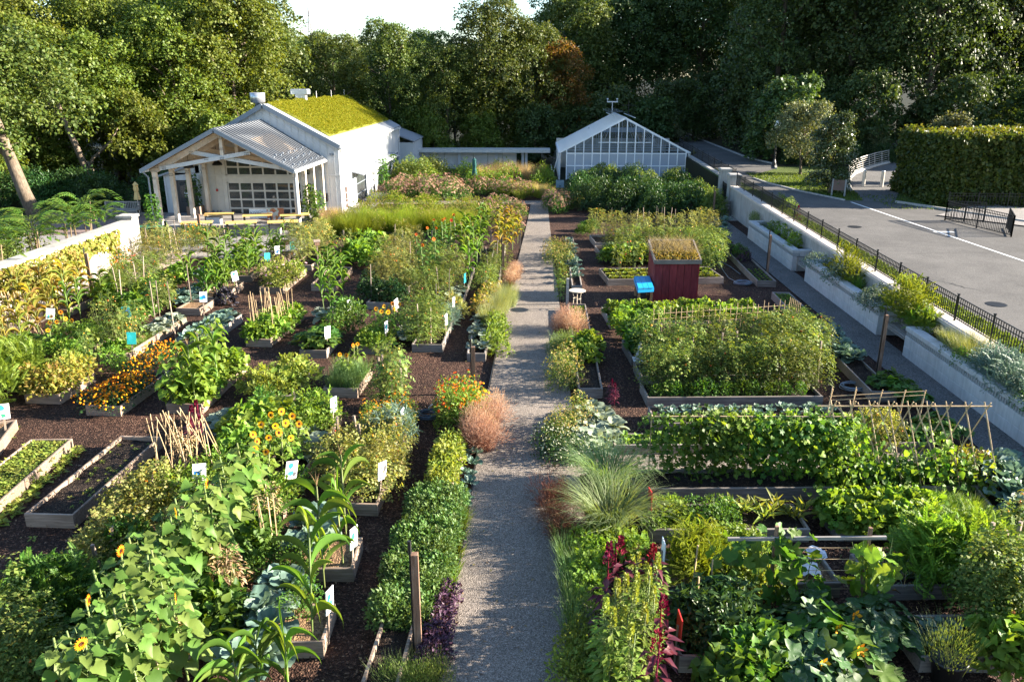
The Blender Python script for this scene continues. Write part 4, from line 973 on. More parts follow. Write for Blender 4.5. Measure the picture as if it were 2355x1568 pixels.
BEDS = [
 # left of the gravel path, nearest rows first
 ('O2', 'weathered bed of corn and kale nearest the camera, left of the path', (412, 1478), (741, 1477), (781, 1385), bedm, strawm),
 ('O1', 'weathered bed holding the tall corn and kale, second from the camera', (520, 1307), (811, 1305), (839, 1233), bedm, strawm),
 ('N3', 'long weathered bed of tomatoes and marigolds beside the bark walk', (758, 1158), (867, 1159), (954, 949), bedm, None),
 ('N2', 'long weathered bed with the cluster of small sunflowers', (540, 1165), (649, 1165), (785, 952), bedm, None),
 ('N1', 'weathered bed with the bean canes and purple amaranth', (322, 1167), (431, 1167), (592, 985), bedm, None),
 ('L1', 'empty weathered bed of bare dark soil', (53, 1183), (167, 1185), (370, 1004), bedm, None),
 ('L2', 'weathered bed of low green weeds next to the empty bed', (-150, 1183), (-37, 1183), (166, 1007), bedm, None),
 ('L3', 'weathered bed cut by the left picture edge with a teal sign', (-160, 1090), (-55, 1090), (38, 964), bedm, strawm),
 ('M1', 'weathered bed of yellowing dried bean plants', (50, 908), (135, 907), (218, 855), bedm, None),
 ('M2', 'weathered bed overflowing with orange marigolds', (190, 936), (275, 935), (391, 852), bedm, None),
 ('M3', 'weathered bed of tall bright sunflower and corn plants', (380, 930), (463, 930), (569, 828), bedm, None),
 ('M4', 'small bed hidden under a spreading pale green plant', (585, 912), (666, 910), (711, 848), S_, None),
 ('M5', 'small weathered bed of upright onion leaves', (741, 893), (821, 893), (856, 844), bedm, None),
 ('R1', 'silvered bed with round squash leaves at the left edge', (-44, 819), (36, 819), (112, 782), S_, None),
 ('R2', 'weathered bed of sunflowers and basil on the left', (88, 819), (166, 819), (262, 772), bedm, None),
 ('R3', 'weathered bed with tomatoes, cabbages and a teal sign', (221, 815), (286, 816), (428, 728), bedm, strawm),
 ('R4', 'silvered bed of blue-green collards', (396, 786), (468, 786), (557, 722), S_, None),
 ('R5', 'weathered bed with a fence of upright bamboo canes', (560, 781), (622, 780), (698, 718), bedm, None),
 ('R6', 'silvered bed of squash with a white sign', (688, 804), (750, 805), (782, 766), S_, None),
 ('R7', 'silvered bed of basil under dwarf sunflowers', (821, 797), (881, 796), (912, 757), S_, None),
 ('R8', 'silvered bed of bushy tomatoes beside the bark walk', (946, 792), (1017, 792), (1052, 707), S_, None),
 ('S1', 'weathered bed below the tall post near the vine wall', (90, 713), (154, 712), (240, 675), bedm, None),
 ('S2', 'weathered bed behind the cabbages with a teal sign', (240, 733), (302, 732), (372, 690), bedm, None),
 ('S3', 'weathered bed with blue kale and a white and blue sign', (400, 711), (459, 710), (492, 690), bedm, strawm),
 ('S4', 'weathered bed of young corn behind the black kale', (449, 683), (506, 683), (560, 648), bedm, strawm),
 ('S5', 'weathered bed of corn in the far left rows', (525, 634), (577, 634), (612, 608), bedm, strawm),
 ('S6', 'small far bed of corn in front of the terrace wall', (596, 597), (648, 597), (672, 578), bedm, strawm),
 ('S7', 'weathered bed of bright leaves with pink zinnias', (593, 662), (650, 661), (705, 617), bedm, None),
 ('S8', 'weathered bed of tall pale tomatoes near the terrace', (668, 609), (716, 609), (752, 585), bedm, None),
 ('S9', 'weathered bed of corn with arching leaves', (712, 656), (771, 654), (810, 614), bedm, None),
 ('S11', 'silvered bed under mixed tomatoes in the middle rows', (838, 698), (900, 697), (960, 640), S_, None),
 ('S10', 'silvered bed with blue cabbage and tall corn by the bark walk', (1000, 690), (1065, 690), (1091, 614), S_, None),
 ('P1', 'long narrow bed of glossy ground cover along the path edging', (815, 1610), (905, 1610), (1068, 1016), bedm, None),
 ('P2', 'long narrow bed of pale cabbage and lavender along the path', (1073, 812), (1116, 812), (1163, 560), S_, None),
 # right of the path
 ('T1', 'silvered bed of low bright lettuce behind the red shed', (1398, 643), (1664, 638), (1655, 612), S_, None),
 ('T2', 'silvered bed of staked tomatoes behind the lettuce bed', (1381, 583), (1640, 580), (1632, 562), S_, None),
 ('T3', 'far silvered bed of tall staked tomatoes', (1369, 558), (1620, 555), (1612, 538), S_, None),
 ('T4', 'silvered bed of beans in front of the red shed', (1404, 741), (1762, 735), (1726, 700), S_, None),
 ('T5a', 'silvered bed with a white cone on its corner', (1452, 821), (1850, 815), (1822, 776), S_, None),
 ('T5', 'silvered bed half empty beneath the tomato hedge', (1474, 866), (1878, 861), (1852, 828), S_, None),
 ('T6', 'silvered bed of tomatoes above the deep grey front board', (1489, 914), (1893, 911), (1868, 874), S_, None),
 ('T7', 'silvered bed of young cabbages below the tomato hedge', (1507, 973), (1962, 969), (1936, 931), S_, None),
 ('T8a', 'silvered bed of low spinach behind the vine trellis', (1412, 1023), (1800, 1020), (1790, 993), S_, None),
 ('T8b', 'silvered bed of peppers and young beans behind the cane frame', (1955, 1019), (2150, 1015), (2132, 985), S_, None),
 ('T9', 'long silvered bed under the bean trellis beside the cross path', (1459, 1124), (2290, 1118), (2260, 1073), S_, None),
 ('T10', 'silvered bed of ginger-like leaves and herbs', (1493, 1217), (1863, 1216), (1830, 1158), S_, None),
 ('T11', 'silvered bed of strawberry-like leaves and chives', (1927, 1214), (2296, 1208), (2240, 1150), S_, None),
 ('T14', 'silvered bed of parsley and dill behind the cucumber trellis', (1520, 1348), (1934, 1340), (1897, 1278), S_, strawm),
 ('T13', 'silvered bed strewn with dried stalks beside the carrot tops', (2011, 1347), (2430, 1342), (2380, 1266), S_, None),
 ('T12', 'silvered bed crowded with squash and peppers', (1562, 1509), (2039, 1512), (2000, 1421), S_, None),
 ('T15', 'silvered bed of bare soil with the potted rosemary before it', (2118, 1511), (2600, 1505), (2530, 1408), S_, None),
 ('U1', 'narrow bed of seedlings beside the walkway post', (1745, 649), (1785, 646), (1690, 560), S_, None),
 ('U2', 'long narrow bed of seedlings and collards along the walkway', (2006, 903), (2064, 902), (1815, 672), S_, None),
 ('U3', 'narrow bed of big collards along the walkway at the right edge', (2342, 1245), (2420, 1245), (2275, 1075), S_, None),
 ('V1', 'narrow grey-boarded bed left of the bark stripes', (1317, 660), (1338, 657), (1317, 545), S_, None),
 ('V2', 'long narrow bed of seedlings and tufts along the path', (1330, 895), (1386, 894), (1346, 699), S_, None),
]
for b_ in BEDS: bed(*b_)

# ------------------------------------------------------------------ posts, stakes, canes, signs
def post(label, base, top, w=.10, pipe=True):
    x, y = G(*base); z = atY(top[0], top[1], y)[2]
    t = thing('hose_post', label, 'post', (x, y, 0), R(4))
    part('timber', boxm(-w / 2, w / 2, -w / 2, w / 2, -.05, z, postm, .006), t)
    if pipe: part('water_pipe', MB().tube([(-w * .62, -w * .3, 0), (-w * .62, -w * .3, z + .02)], .016, ironm, 5).tube([(-w * .62, -w * .3, z + .02), (-w * .62, -w * .3, z + .22)], .028, ironm, 6).mesh(), t)
for l_, b2, tp in [
 ('split timber post with a black pipe rising from the ground cover by the path', (963, 1507), (957, 1272)),
 ('timber post with a black pipe behind the orange zinnias', (1089, 905), (1087, 797)),
 ('timber post beside the pale corn along the far path', (1157, 650), (1155, 560)),
 ('tall brown timber post before the vine wall', (215, 684), (205, 583)),
 ('brown timber post beside the seedling bed on the walkway', (1763, 628), (1769, 541)),
 ('tall brown timber post with a black pipe next to the walkway benches', (2019, 852), (2030, 724)),
 ('thin timber post in front of the porch terrace', (462, 545), (457, 493)),
 ('dark brown post beside the bench at the end of the walkway', (1638, 510), (1641, 440))]: post(l_, b2, tp)
def stake(label, x, y, h, group, name='garden_stake', w=.035, m=None, tilt=(0, 0)):
    return solo(name, MB().box(-w / 2, w / 2, -w / 2, w / 2, 0, 1, m or stakem).mesh(), label, 'stake', (x, y, 0), rng.uniform(0, 1), (1, 1, h), group, tilt)
_sm = {}
def stakes(label, group, pts, h0, h1, w=.026, m=None, name='garden_stake', tl=.05):
    m = m or stakem
    if (w, m.name) not in _sm: _sm[(w, m.name)] = boxm(-w / 2, w / 2, -w / 2, w / 2, 0, 1, m)
    for (x, y) in pts:
        solo(name, _sm[(w, m.name)], label, 'stake', (x, y, .05), rng.uniform(0, 1.5), (1, 1, rng.uniform(h0, h1)), group, (rng.normal(0, tl), rng.normal(0, tl)))
def tops(pxs, h): return [G(px, py, h) for px, py in pxs]
stakes('grey wooden stake among the tomatoes of the far left rows', 'stakes in the far left tomatoes', tops([(324, 535), (340, 545), (402, 512), (425, 512), (375, 522), (470, 525), (388, 535), (405, 540), (308, 612), (320, 600), (515, 510), (430, 620), (344, 650), (385, 652), (266, 626), (270, 640), (355, 645), (392, 690)], 1.4), 1.3, 1.7)
stakes('grey wooden stake in the bushy tomatoes of the middle rows', 'stakes in the middle tomatoes', tops([(960, 570), (942, 565), (1010, 620), (1002, 650), (1030, 625), (962, 700), (988, 705), (1140, 560), (1124, 575), (1047, 515), (905, 520), (850, 620)], 1.35), 1.2, 1.55)
stakes('wooden stake in the slim tomato plants at the bark crossing', 'stakes in the slim tomatoes', tops([(870, 828), (879, 816), (898, 830), (921, 828)], 1.25), 1.2, 1.3, .045, tl=.03)
stakes('grey stake leaning in the tomato and marigold bed', 'stakes in the tomato and marigold bed', tops([(770, 962), (776, 962), (820, 958), (829, 972)], .95), .85, .95, .045, tl=.04)
stakes('grey stake among the far staked tomatoes behind the red shed', 'stakes behind the red shed', tops([(1407, 478), (1432, 482), (1450, 488), (1463, 480), (1467, 485), (1484, 478), (1490, 486), (1508, 476), (1515, 480), (1530, 482), (1542, 476), (1555, 484), (1476, 474), (1523, 478)], 1.5), 1.4, 1.6)
stakes('dark stake in the tomato hedge', 'stakes in the tomato hedge', tops([(1520, 750), (1595, 775), (1660, 770), (1700, 768), (1752, 770), (1800, 790), (1890, 790), (1630, 740)], 1.25), 1.2, 1.3, .045)
stakes('bare wooden stake in the bottom right tomatoes', 'stakes in the bottom right tomatoes', tops([(2312, 1222), (2345, 1204), (2286, 1205)], 1.25), 1.2, 1.25, .05, tl=.02)
stakes('short wooden stake in the tomato tangle at the left', 'short stakes in the left tomato tangle', tops([(336, 1085), (240, 1215), (222, 1245), (38, 1420)], .9), .8, .95, .05)
stakes('thin cane stuck in the pepper plants', 'canes in the pepper bed', tops([(1597, 1270), (1609, 1324), (1641, 1296)], 1.0), .95, 1.05, .02, bamboom)
stakes('thin cane in the foreground sunflower beds', 'canes in the foreground sunflower beds', tops([(500, 1264), (512, 1256), (520, 1242), (596, 1168), (606, 1160), (618, 1155), (628, 1152), (386, 1450), (368, 1480), (360, 1515)], 1.0), 1.0, 1.2, .018, bamboom, tl=.06)
cane = MB().tube([(0, 0, 0), (0, 0, 1)], .0085, bamboom, 5).mesh()
def canes(label, group, segs):
    for (b2, tp) in segs:
        d = Vector(tp) - Vector(b2); o = solo('bamboo_cane', cane, label, 'cane', b2, 0, (1, 1, d.length), group)
        o.rotation_euler = d.to_track_quat('Z', 'Y').to_euler()
B = BED['R5']; sg = []
for i in range(26):
    s = .12 + .76 * (i % 2); q = .12 + .62 * i / 26; x, y = B['pt'](s + rng.normal(0, .05), q); sg.append(((x, y, .1), (x + rng.normal(0, .08), y + rng.normal(0, .08), 1.42 + rng.uniform(-.15, .2))))
canes('slender bamboo cane in the upright row over the bean bed', 'upright canes over the bean bed', sg)
sg = []
for (cx, cy, n) in [(388, 1060, 7), (412, 1050, 7), (452, 1045, 8), (476, 1050, 6)]:
    bx, by = G(cx + 14, cy + 45, .1)
    for k in range(n):
        a = 2 * math.pi * k / n; sg.append(((bx + .38 * math.cos(a), by + .38 * math.sin(a), .1), (bx + rng.normal(-.12, .10), by + rng.normal(0, .08), 1.5 + rng.uniform(-.15, .2))))
canes('bamboo cane of the bean tepees beside the purple amaranth', 'canes of the bean tepees', sg)
sg = []
for cx in (10, 26, 44, 62, 78):
    bx, by = G(cx, 770, .1)
    for k in range(4): a = 1.57 * k + .4; sg.append(((bx + .3 * math.cos(a), by + .3 * math.sin(a), .1), (bx + rng.normal(-.1, .06), by + rng.normal(0, .06), 1.55)))
canes('pale cane of the tepees at the far left edge of the garden', 'canes of the left edge tepees', sg)

def sign(label, px, py, rz, col, marks, w=.25, h=.37, zc=.70, tl=0.0):
    rz += 12 if rz >= 50 else 4; x, y = G(px, py, zc); t = thing('plot_sign', label, 'sign', (x, y, 0), R(rz))
    t.rotation_euler = (0, R(tl), R(rz))
    part('stake', boxm(-.02, .02, .012, .035, 0, zc, stakem), t)
    part('sign_plate', boxm(-w / 2, w / 2, -.008, .008, zc - h / 2, zc + h / 2, plain('sign_' + col, {'white': (.76, .77, .78), 'teal': (.02, .35, .36), 'red': (.55, .04, .03), 'pale': (.58, .68, .74)}[col], .45), .0), t)
    r_ = np.random.default_rng(int(px * 7 + py)); pc = {'b': (.02, .18, .55), 'g': (.03, .35, .12), 'k': (.08, .08, .09), 'o': (.7, .28, .03), 't': (.03, .40, .45), 'w': (.75, .76, .76)}
    for i, c in enumerate(marks):
        mm = plain('print_' + c, pc[c], .5); m = MB(); cx, cz = r_.uniform(-.3, .3) * w, zc + r_.uniform(-.32, .32) * h
        n = 8; rr = r_.uniform(.05, .11, n); vs = [(cx + rr[k] * .8 * math.cos(2 * math.pi * k / n), -.0095 - .0006 * i, cz + rr[k] * .8 * math.sin(2 * math.pi * k / n)) for k in range(n)]
        vs = [(max(-w / 2 + .01, min(w / 2 - .01, v[0])), v[1], max(zc - h / 2 + .01, min(zc + h / 2 - .01, v[2]))) for v in vs]
        part('printed_mark', m.raw(vs, [tuple(range(n))], mm).mesh(), t)
SG = [('white plot sign with grey drawing beside the squash at the left edge', 42, 783, 8, 'white', 'kk', 8), ('teal plot sign before the cabbage row', 297, 778, 12, 'teal', 'tt', 5), ('teal plot sign among tomatoes above the cabbage row', 295, 717, 8, 'teal', 'b', -5),
 ('white and blue plot sign at the blue kale bed', 463, 683, 15, 'pale', 'tb', 5), ('white plot sign at the corner of the young corn bed', 545, 634, 40, 'pale', 'b', -8), ('teal plot sign in the far corn bed', 611, 592, 35, 'teal', 't', 5), ('white plot sign in the farthest corn bed', 637, 575, 45, 'white', 'b', 0),
 ('pale blue sign low beside blue kale leaves at the left', 106, 722, 20, 'pale', 't', 10), ('white plot sign in the squash bed of the middle row', 750, 765, 50, 'white', 'k', 4), ('white plot sign between corn and squash', 800, 703, 62, 'white', '', 5),
 ('white plot sign behind the dwarf sunflowers', 915, 697, 58, 'white', 'k', -10), ('white plot sign under the dwarf sunflowers', 888, 752, 66, 'white', 't', 0), ('white plot sign right of the bushy tomatoes, farther of two', 1042, 696, 66, 'white', '', 3), ('white plot sign right of the bushy tomatoes, nearer of two', 1026, 735, 68, 'white', 'k', -3),
 ('small teal sign beside the far terrace tomatoes', 672, 565, 40, 'teal', '', 0), ('blue plot sign beside the blue cabbage in the tall corn', 1068, 640, 66, 'teal', 'b', 3),
 ('white plot sign with a blue spot standing behind green beans', 580, 945, 55, 'white', 'kb', -4), ('pale plot sign with green drawing at the end of the sunflower bed', 764, 932, 58, 'pale', 'gw', 4), ('pale printed sign at the marigold end of the tomato bed', 926, 957, 68, 'pale', 'bw', -2),
 ('white sign with grey and blue drawing under the small sunflowers', 654, 1084, 40, 'white', 'kbt', 12), ('white sign half hidden by corn in the tomato bed', 871, 1086, 50, 'white', 'k', 8), ('large white plot sign with a blue border beside the bean tepees', 449, 1087, 22, 'white', 'b', 6),
 ('teal and green sign cut by the left picture edge', 2, 947, 30, 'white', 'gt', 4), ('white and green sign behind the foreground corn', 808, 1240, 62, 'white', 'gg', 6), ('white and blue sign at the corn stem nearest the camera', 751, 1388, 68, 'white', 'bt', 8),
 ('white sign with an orange edge beside the dill', 1525, 1265, 80, 'white', 'o', 0), ('white and red sign at the corner of the squash bed', 1560, 1432, 82, 'red', 'w', -4), ('tall narrow red sign at the herb bed corner', 1496, 1150, 84, 'red', '', 4)]
for s_ in SG: sign(s_[0], s_[1], s_[2], s_[3], s_[4], s_[5], tl=s_[6])
x, y = G(733, 622); t = thing('bird_box', 'small brown bird box on a slim pole among the left beds', 'bird box', (x, y, 0), R(25)); part('pole', boxm(-.02, .02, -.02, .02, 0, 1.15, stakem), t); part('box', MB().box(-.10, .10, -.1, .1, 1.12, 1.3, postm).raw([(-.14, -.13, 1.29), (.14, -.13, 1.29), (.14, .13, 1.29), (-.14, .13, 1.29), (-.14, 0, 1.38), (.14, 0, 1.38)], [(0, 1, 5, 4), (2, 3, 4, 5), (0, 4, 3), (1, 2, 5)], stakem).mesh(), t)

# ------------------------------------------------------------------ red play shed, blue table, bistro table, cone, hoses, pot
redm = wood('red_plank', (.09, .012, .016), (.15, .020, .026), (.20, .038, .042), along=(6, 6, .7), vary=.12)
f0 = G(1503, 691); f1 = G(1601, 691); sw_ = f1[0] - f0[0]; sh = 1.48; sd = 1.45; rh = 1.92
t = thing('play_shed', 'small dark red plank shed with dry grasses growing on its roof', 'shed', (f0[0], f0[1], 0), math.atan2(f1[1] - f0[1], f1[0] - f0[0]))
n = 6; pw = sw_ / n
for i in range(n): part('plank', boxm(i * pw + .006, (i + 1) * pw - .006, 0, .03, .0, sh - rng.uniform(0, .01), redm, .004), t)
for i in range(5): part('plank', boxm(-.03, 0, .035 + i * sd / 5, .035 + (i + 1) * sd / 5 - .012, 0, sh + (rh - sh) * (i + .3) / 5, redm, .004), t); part('plank', boxm(sw_, sw_ + .03, .035 + i * sd / 5, .035 + (i + 1) * sd / 5 - .012, 0, sh + (rh - sh) * (i + .3) / 5, redm, .004), t)
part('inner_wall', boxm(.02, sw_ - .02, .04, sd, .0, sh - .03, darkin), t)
def sl3(y): return sh + (rh - sh) * y / sd
for (xa, xb, ya, yb, nm) in [(-.08, sw_ + .08, -.08, -.02, 'roof_edge'), (-.08, sw_ + .08, sd + .02, sd + .08, 'roof_edge')]: part(nm, boxm(xa, xb, ya, yb, sl3(ya) - .03, sl3(ya) + .13, bed2m), t)
for xa in (-.08, sw_ + .02): part('roof_edge', MB().beam((xa + .03, -.02, sl3(-.02) + .05), (xa + .03, sd + .02, sl3(sd + .02) + .05), .06, .15, bed2m).mesh(), t)
part('roof_soil', MB().raw([(-.02, -.02, sl3(0) + .07), (sw_ + .02, -.02, sl3(0) + .07), (sw_ + .02, sd, sl3(sd) + .07), (-.02, sd, sl3(sd) + .07)], [(0, 1, 2, 3)], soilm).mesh(), t)
part('corner_board', boxm(-.035, .0, -.012, .03, 0, sh, redm), t)
drym = leafm('dry_grass', [(.24, .17, .10), (.33, .26, .17), (.42, .35, .24), (.22, .20, .10)], .35, .7)
sucm = leafm('roof_succulent', [(.14, .14, .025), (.24, .19, .04), (.36, .22, .05)], .25, .5)
k = 2200; gx = rng.uniform(.0, sw_, k); gy = sd * (.28 + .72 * rng.random(k)); P = np.stack([gx, gy, sl3(gy) + .07], 1); D_ = rdir(rng, k) * .5 + np.array([-.1, 0, 1.0])
bg = Bag().mix(['blade0', 'blade1', 'blade2'], frames(P, D_, rdir(rng, k), rng.uniform(.25, .62, k), rng.uniform(.008, .016, k)), drym, rng)
k = 800; gx = rng.uniform(-.02, sw_ + .02, k); gy = sd * .42 * rng.random(k) - .04; P = np.stack([gx, gy, sl3(gy) + .07 + .10 * rng.random(k)], 1)
bg.add('leaf', frames(P, rdir(rng, k) + np.array([0, -.2, .5]), rdir(rng, k), rng.uniform(.05, .10, k), rng.uniform(.03, .05, k)), sucm)
part('roof_grass', bg.mesh(), t)['kind'] = 'stuff'
bluem = plain('bright_blue_paint', (.01, .30, .62), .45, 0, .12, 5)
c0, c1, c2, c3 = (Vector((*G(*p, .68), .68)) for p in [(1467, 665), (1503, 663), (1493, 637), (1458, 638)])
t = thing('blue_table', 'bright blue painted wooden table against the red shed', 'table', (c0.x, c0.y, 0))
for i in range(3):
    a, b2, d, e = c0.lerp(c1, i / 3 + .01), c0.lerp(c1, (i + 1) / 3 - .01), c3.lerp(c2, (i + 1) / 3 - .01), c3.lerp(c2, i / 3 + .01)
    vs = [v - c0 + Vector((0, 0, .68)) for v in (a, b2, d, e)]; vs += [v + Vector((0, 0, .045)) for v in vs]
    part('plank', MB().raw(vs, [(3, 2, 1, 0), (4, 5, 6, 7), (0, 1, 5, 4), (1, 2, 6, 5), (2, 3, 7, 6), (3, 0, 4, 7)], bluem).mesh(), t)
for v in (c0.lerp(c2, .1), c1.lerp(c3, .1), c2.lerp(c0, .1), c3.lerp(c1, .1)): v = v - c0; part('leg', boxm(v.x - .045, v.x + .045, v.y - .045, v.y + .045, 0, .677, wood('table_leg', (.28, .16, .08), (.40, .25, .14), along=(7, 7, 1)), 0), t)
for (a, b2) in ((c0, c1), (c1, c2), (c3, c0)): part('apron', MB().beam(a - c0 + Vector((0, .03, .60)), b2 - c0 + Vector((0, .03, .60)), .03, .12, bluem).mesh(), t)
x, y = G(1327, 668, .72); t = thing('bistro_table', 'small round cream metal table on curved legs by the seedling bed', 'table', (x, y, 0))
crm = plain('cream_enamel', (.55, .45, .34), .45, 0, .1, 4)
part('tabletop', MB().lathe((0, 0, .70), [(.29, 0), (.31, .012), (.30, .03)], crm, 24).mesh(), t)
lg = MB().tube([(.20, 0, .70), (.14, 0, .45), (.16, 0, .2), (.27, 0, 0)], .014, crm, 5).mesh()
for k in range(3): part('leg', lg, t, (0, 0, 0), (0, 0, .5 + 2.09 * k))
part('leg_ring', MB().tube([(.14 * math.cos(a), .14 * math.sin(a), .42) for a in np.linspace(0, 6.283, 13)], .01, crm, 4).mesh(), t)
x, y = G(1304, 700); solo('short_post', boxm(-.05, .05, -.05, .05, 0, 1.0, greym, .01), 'short grey post left of the round cream table', 'post', (x, y, 0))
x, y = G(1470, 826, .27); t = thing('garden_cone', 'white cone standing on the corner of a grey bed', 'cone', (x, y, .255)); part('base', boxm(-.19, .19, -.19, .19, 0, .03, whitem, .01), t); part('cone_body', MB().lathe((0, 0, .03), [(.14, 0), (.03, .48), (.02, .5)], whitem, 16).mesh('c', True), t)
hosem = plain('grey_blue_hose', (.16, .20, .25), .45, 0, .1, 6)
def hose(label, coil, tail, r=.33, n=5, z=.02, mt=None):
    x, y = G(*coil); pts = []
    for i in range(n * 14):
        a = 2 * math.pi * i / 14; q = r * (1 + .14 * math.sin(a * .37 + 1)); pts.append((q * math.cos(a), q * math.sin(a) * .9, z + .018 * (i / 14) + .012 * math.sin(a * 1.7)))
    last = pts[-1]; n2 = len(tail)
    for p in tail: gx, gy = G(*p); pts.append((gx - x, gy - y, .02))
    sm2 = []
    for i in range(len(pts)): sm2.append(pts[i])
    t = thing('garden_hose', label, 'hose', (x, y, 0)); part('hose_coil', MB().tube(sm2, .014, mt or hosem, 5).mesh('h', True), t)
hose('grey-blue hose coiled on the bark with a long tail by the walkway bed', (1707, 653), [(1690, 648), (1675, 640), (1664, 625), (1655, 612), (1648, 604), (1660, 604), (1680, 615), (1697, 628), (1702, 632)])
hose('coiled hose lying in shadow beside the end of the tomato hedge', (1962, 893), [(1955, 880), (1958, 868), (1970, 862)])
hose('dark hose hung in loops beside the orange zinnias', (984, 965), [(990, 950), (985, 938), (995, 930)], .26, 7, .08, plain('dark_hose', (.05, .07, .10), .4))
x, y = G(2172, 1566); t = thing('black_pot', 'black plastic nursery pot before the bare soil bed', 'pot', (x, y, 0)); part('pot_wall', MB().lathe((0, 0, 0), [(.17, 0), (.23, .36), (.245, .36), (.245, .40), (.22, .40), (.21, .34)], plain('black_plastic', (.015, .015, .016), .5), 20).mesh('p', True), t); POT = (x, y)
papm = plain('paper_bag', (.62, .62, .66), .8, 0, .1, 6)
for i, (px, py, w) in enumerate([(1872, 1272, 'behind the cucumber leaves, farther of two'), (1862, 1312, 'behind the cucumber leaves, nearer of two')]):
    x, y = G(px, py + 6, .2); r_ = np.random.default_rng(i); m = MB(); vs = [(ix * .08 - .16, iy * .08 - .16, .10 * r_.random() + .10 * (1 - (abs(ix - 2) + abs(iy - 2)) / 4)) for iy in range(5) for ix in range(5)]
    solo('paper_bag', m.raw(vs, [(j * 5 + i2, j * 5 + i2 + 1, (j + 1) * 5 + i2 + 1, (j + 1) * 5 + i2) for j in range(4) for i2 in range(4)], papm).mesh(), 'crumpled white paper bag lying on the straw bed ' + w, 'bag', (x, y, .2))

# ------------------------------------------------------------------ trellises
def frame_thing(name, label, segs, loc, r=.013):
    t = thing(name, label, 'trellis', loc); l0 = Vector(loc)
    for nm, a, b2, rr in segs: part(nm, MB().tube([Vector(a) - l0, Vector(b2) - l0], rr, bamboom, 5).mesh(), t)
    return t
ty = 15.05; rz_ = atY(2090, 936, ty)[2]; segs = []
xa, xb = atY(1913, 941, ty)[0], atY(2269, 931, ty)[0]
segs.append(('ridge_cane', (xa - .3, ty, rz_), (xb + .1, ty, rz_ + .04), .016))
for i in range(9):
    x = xa + (xb - xa) * i / 8
    segs.append(('cane', (x + .28, ty - .48, .15), (x - .04, ty + .04, rz_ + .12), .014)); segs.append(('cane', (x - .30, ty + .45, .15), (x + .05, ty - .04, rz_ + .13), .014))
    if i < 6: segs.append(('cane', (x + .75, ty - .45, .15), (x + .12, ty + .03, rz_ + .08), .013))
frame_thing('cane_trellis', 'A-frame of crossed bamboo canes over the climbing beans', segs, (xa, ty, 0)); CF = (xa, xb, ty, rz_)
ty2 = 17.4; segs = []; za = atY(2020, 896, ty2)[2]
for hx in (768, 962, 1177, 1367, 1533):
    x = atY(1695 + .28 * hx, 896, ty2)[0]
    segs += [('cane', (x - .16, ty2 - .3, .1), (x + .03, ty2, za + rng.uniform(-.05, .1)), .012), ('cane', (x + .04, ty2 + .3, .1), (x + .05, ty2, za), .012)]
xa2, xb2 = atY(1695 + .28 * 760, 896, ty2)[0], atY(1695 + .28 * 1555, 896, ty2)[0]
for q in (.18, .28): segs.append(('tie_cane', (xa2, ty2, za - q), (xb2, ty2 + .1, za - q + .12), .009))
frame_thing('cane_trellis', 'lighter cane frame with two slack cross ties behind the A-frame', segs, (xa2, ty2, 0), .01)
vx0, vx1 = atY(1498, 961, 15.0)[0], atY(1960, 961, 15.0)[0]; vz = atY(1700, 960, 15.0)[2]; segs = [('top_cane', (vx0 - .15, 15.0, vz), (vx1, 15.05, vz + .03), .016)]
for i in range(5): x = vx0 + (vx1 - vx0) * i / 4; segs.append(('upright', (x, 15.0, 0), (x, 15.0, vz + .04), .018))
for q in (.25, .5, .75): segs.append(('string', (vx0, 15.0, vz * q), (vx1, 15.0, vz * q), .004))
frame_thing('vine_trellis', 'straight cane trellis carrying the dense leafy vines beside the cross path', segs, (vx0, 15.0, 0)); VT = (vx0, vx1, 15.0, vz)
cy = 10.75; cz = atY(1860, 1238, cy)[2]; c0x = atY(1672, 1250, cy)[0]; c1x = atY(2040, 1228, cy)[0]
t = thing('cucumber_trellis', 'grey timber post and rail trellis with strings for the cucumber vines', 'trellis', (c0x, cy, 0)); L = c1x - c0x
part('rail', MB().beam((0, 0, cz - .03), (L, .02, cz + .03), .04, .05, greym).mesh(), t)
for q in (.31, .90): part('upright', MB().beam((L * q, .05, 0), (L * q, .05, cz + .18), .05, .05, postm).mesh(), t)
for q in (.3, .42, .55, .7, .85): part('string', MB().tube([(L * .31, .05, cz * q), (L * .9, .05, cz * q + .03)], .005, bamboom, 4).mesh(), t)
CT = (c0x, c1x, cy, cz)
# bamboo lattice of the bean bed in front of the shed
bw = BED['T4']; l0 = G(1500, 770, .2); l1 = G(1810, 748, .2)
segs = []; a = Vector((*l0, .2)); b2 = Vector((*l1, .2))
for i in range(26): p = a.lerp(b2, i / 25); segs.append(('cane', tuple(p), (p.x + rng.normal(0, .02), p.y, 1.02 + rng.uniform(-.06, .1)), .010))
for q in (.55, .72, .9): segs.append(('cross_cane', (a.x, a.y, q), (b2.x, b2.y, q), .008))
for i in range(7): p = b2 + Vector((.12 - .02 * i, .12 * i - .25, 0)); segs.append(('cane', (p.x + .15, p.y, .2), (p.x + .15, p.y, 1.05), .010))
frame_thing('cane_lattice', 'low lattice of thin bamboo canes between the bean bed and tomato hedge', segs, tuple(a))
# light wire fence with posts at the garden end
wm = plain('wire', (.10, .10, .09), .5, .4); t = thing('wire_fence', 'thin wire mesh fence along the meadow edge behind the left beds', 'fence', (-9.5, 38.6, 0))
for i in range(7): part('fence_post', boxm(-.03, .03, -.03, .03, 0, .95, stakem), t, (i * 1.45, .05 * i, 0))
m = MB()
for i in range(60): m.beam((i * .146, .005 * i, .05), (i * .146, .005 * i, .85), .006, .006, wm)
for i in range(7): m.beam((0, 0, .05 + i * .13), (8.7, .3, .05 + i * .13), .006, .006, wm)
part('wire_mesh', m.mesh(), t)['kind'] = 'stuff'
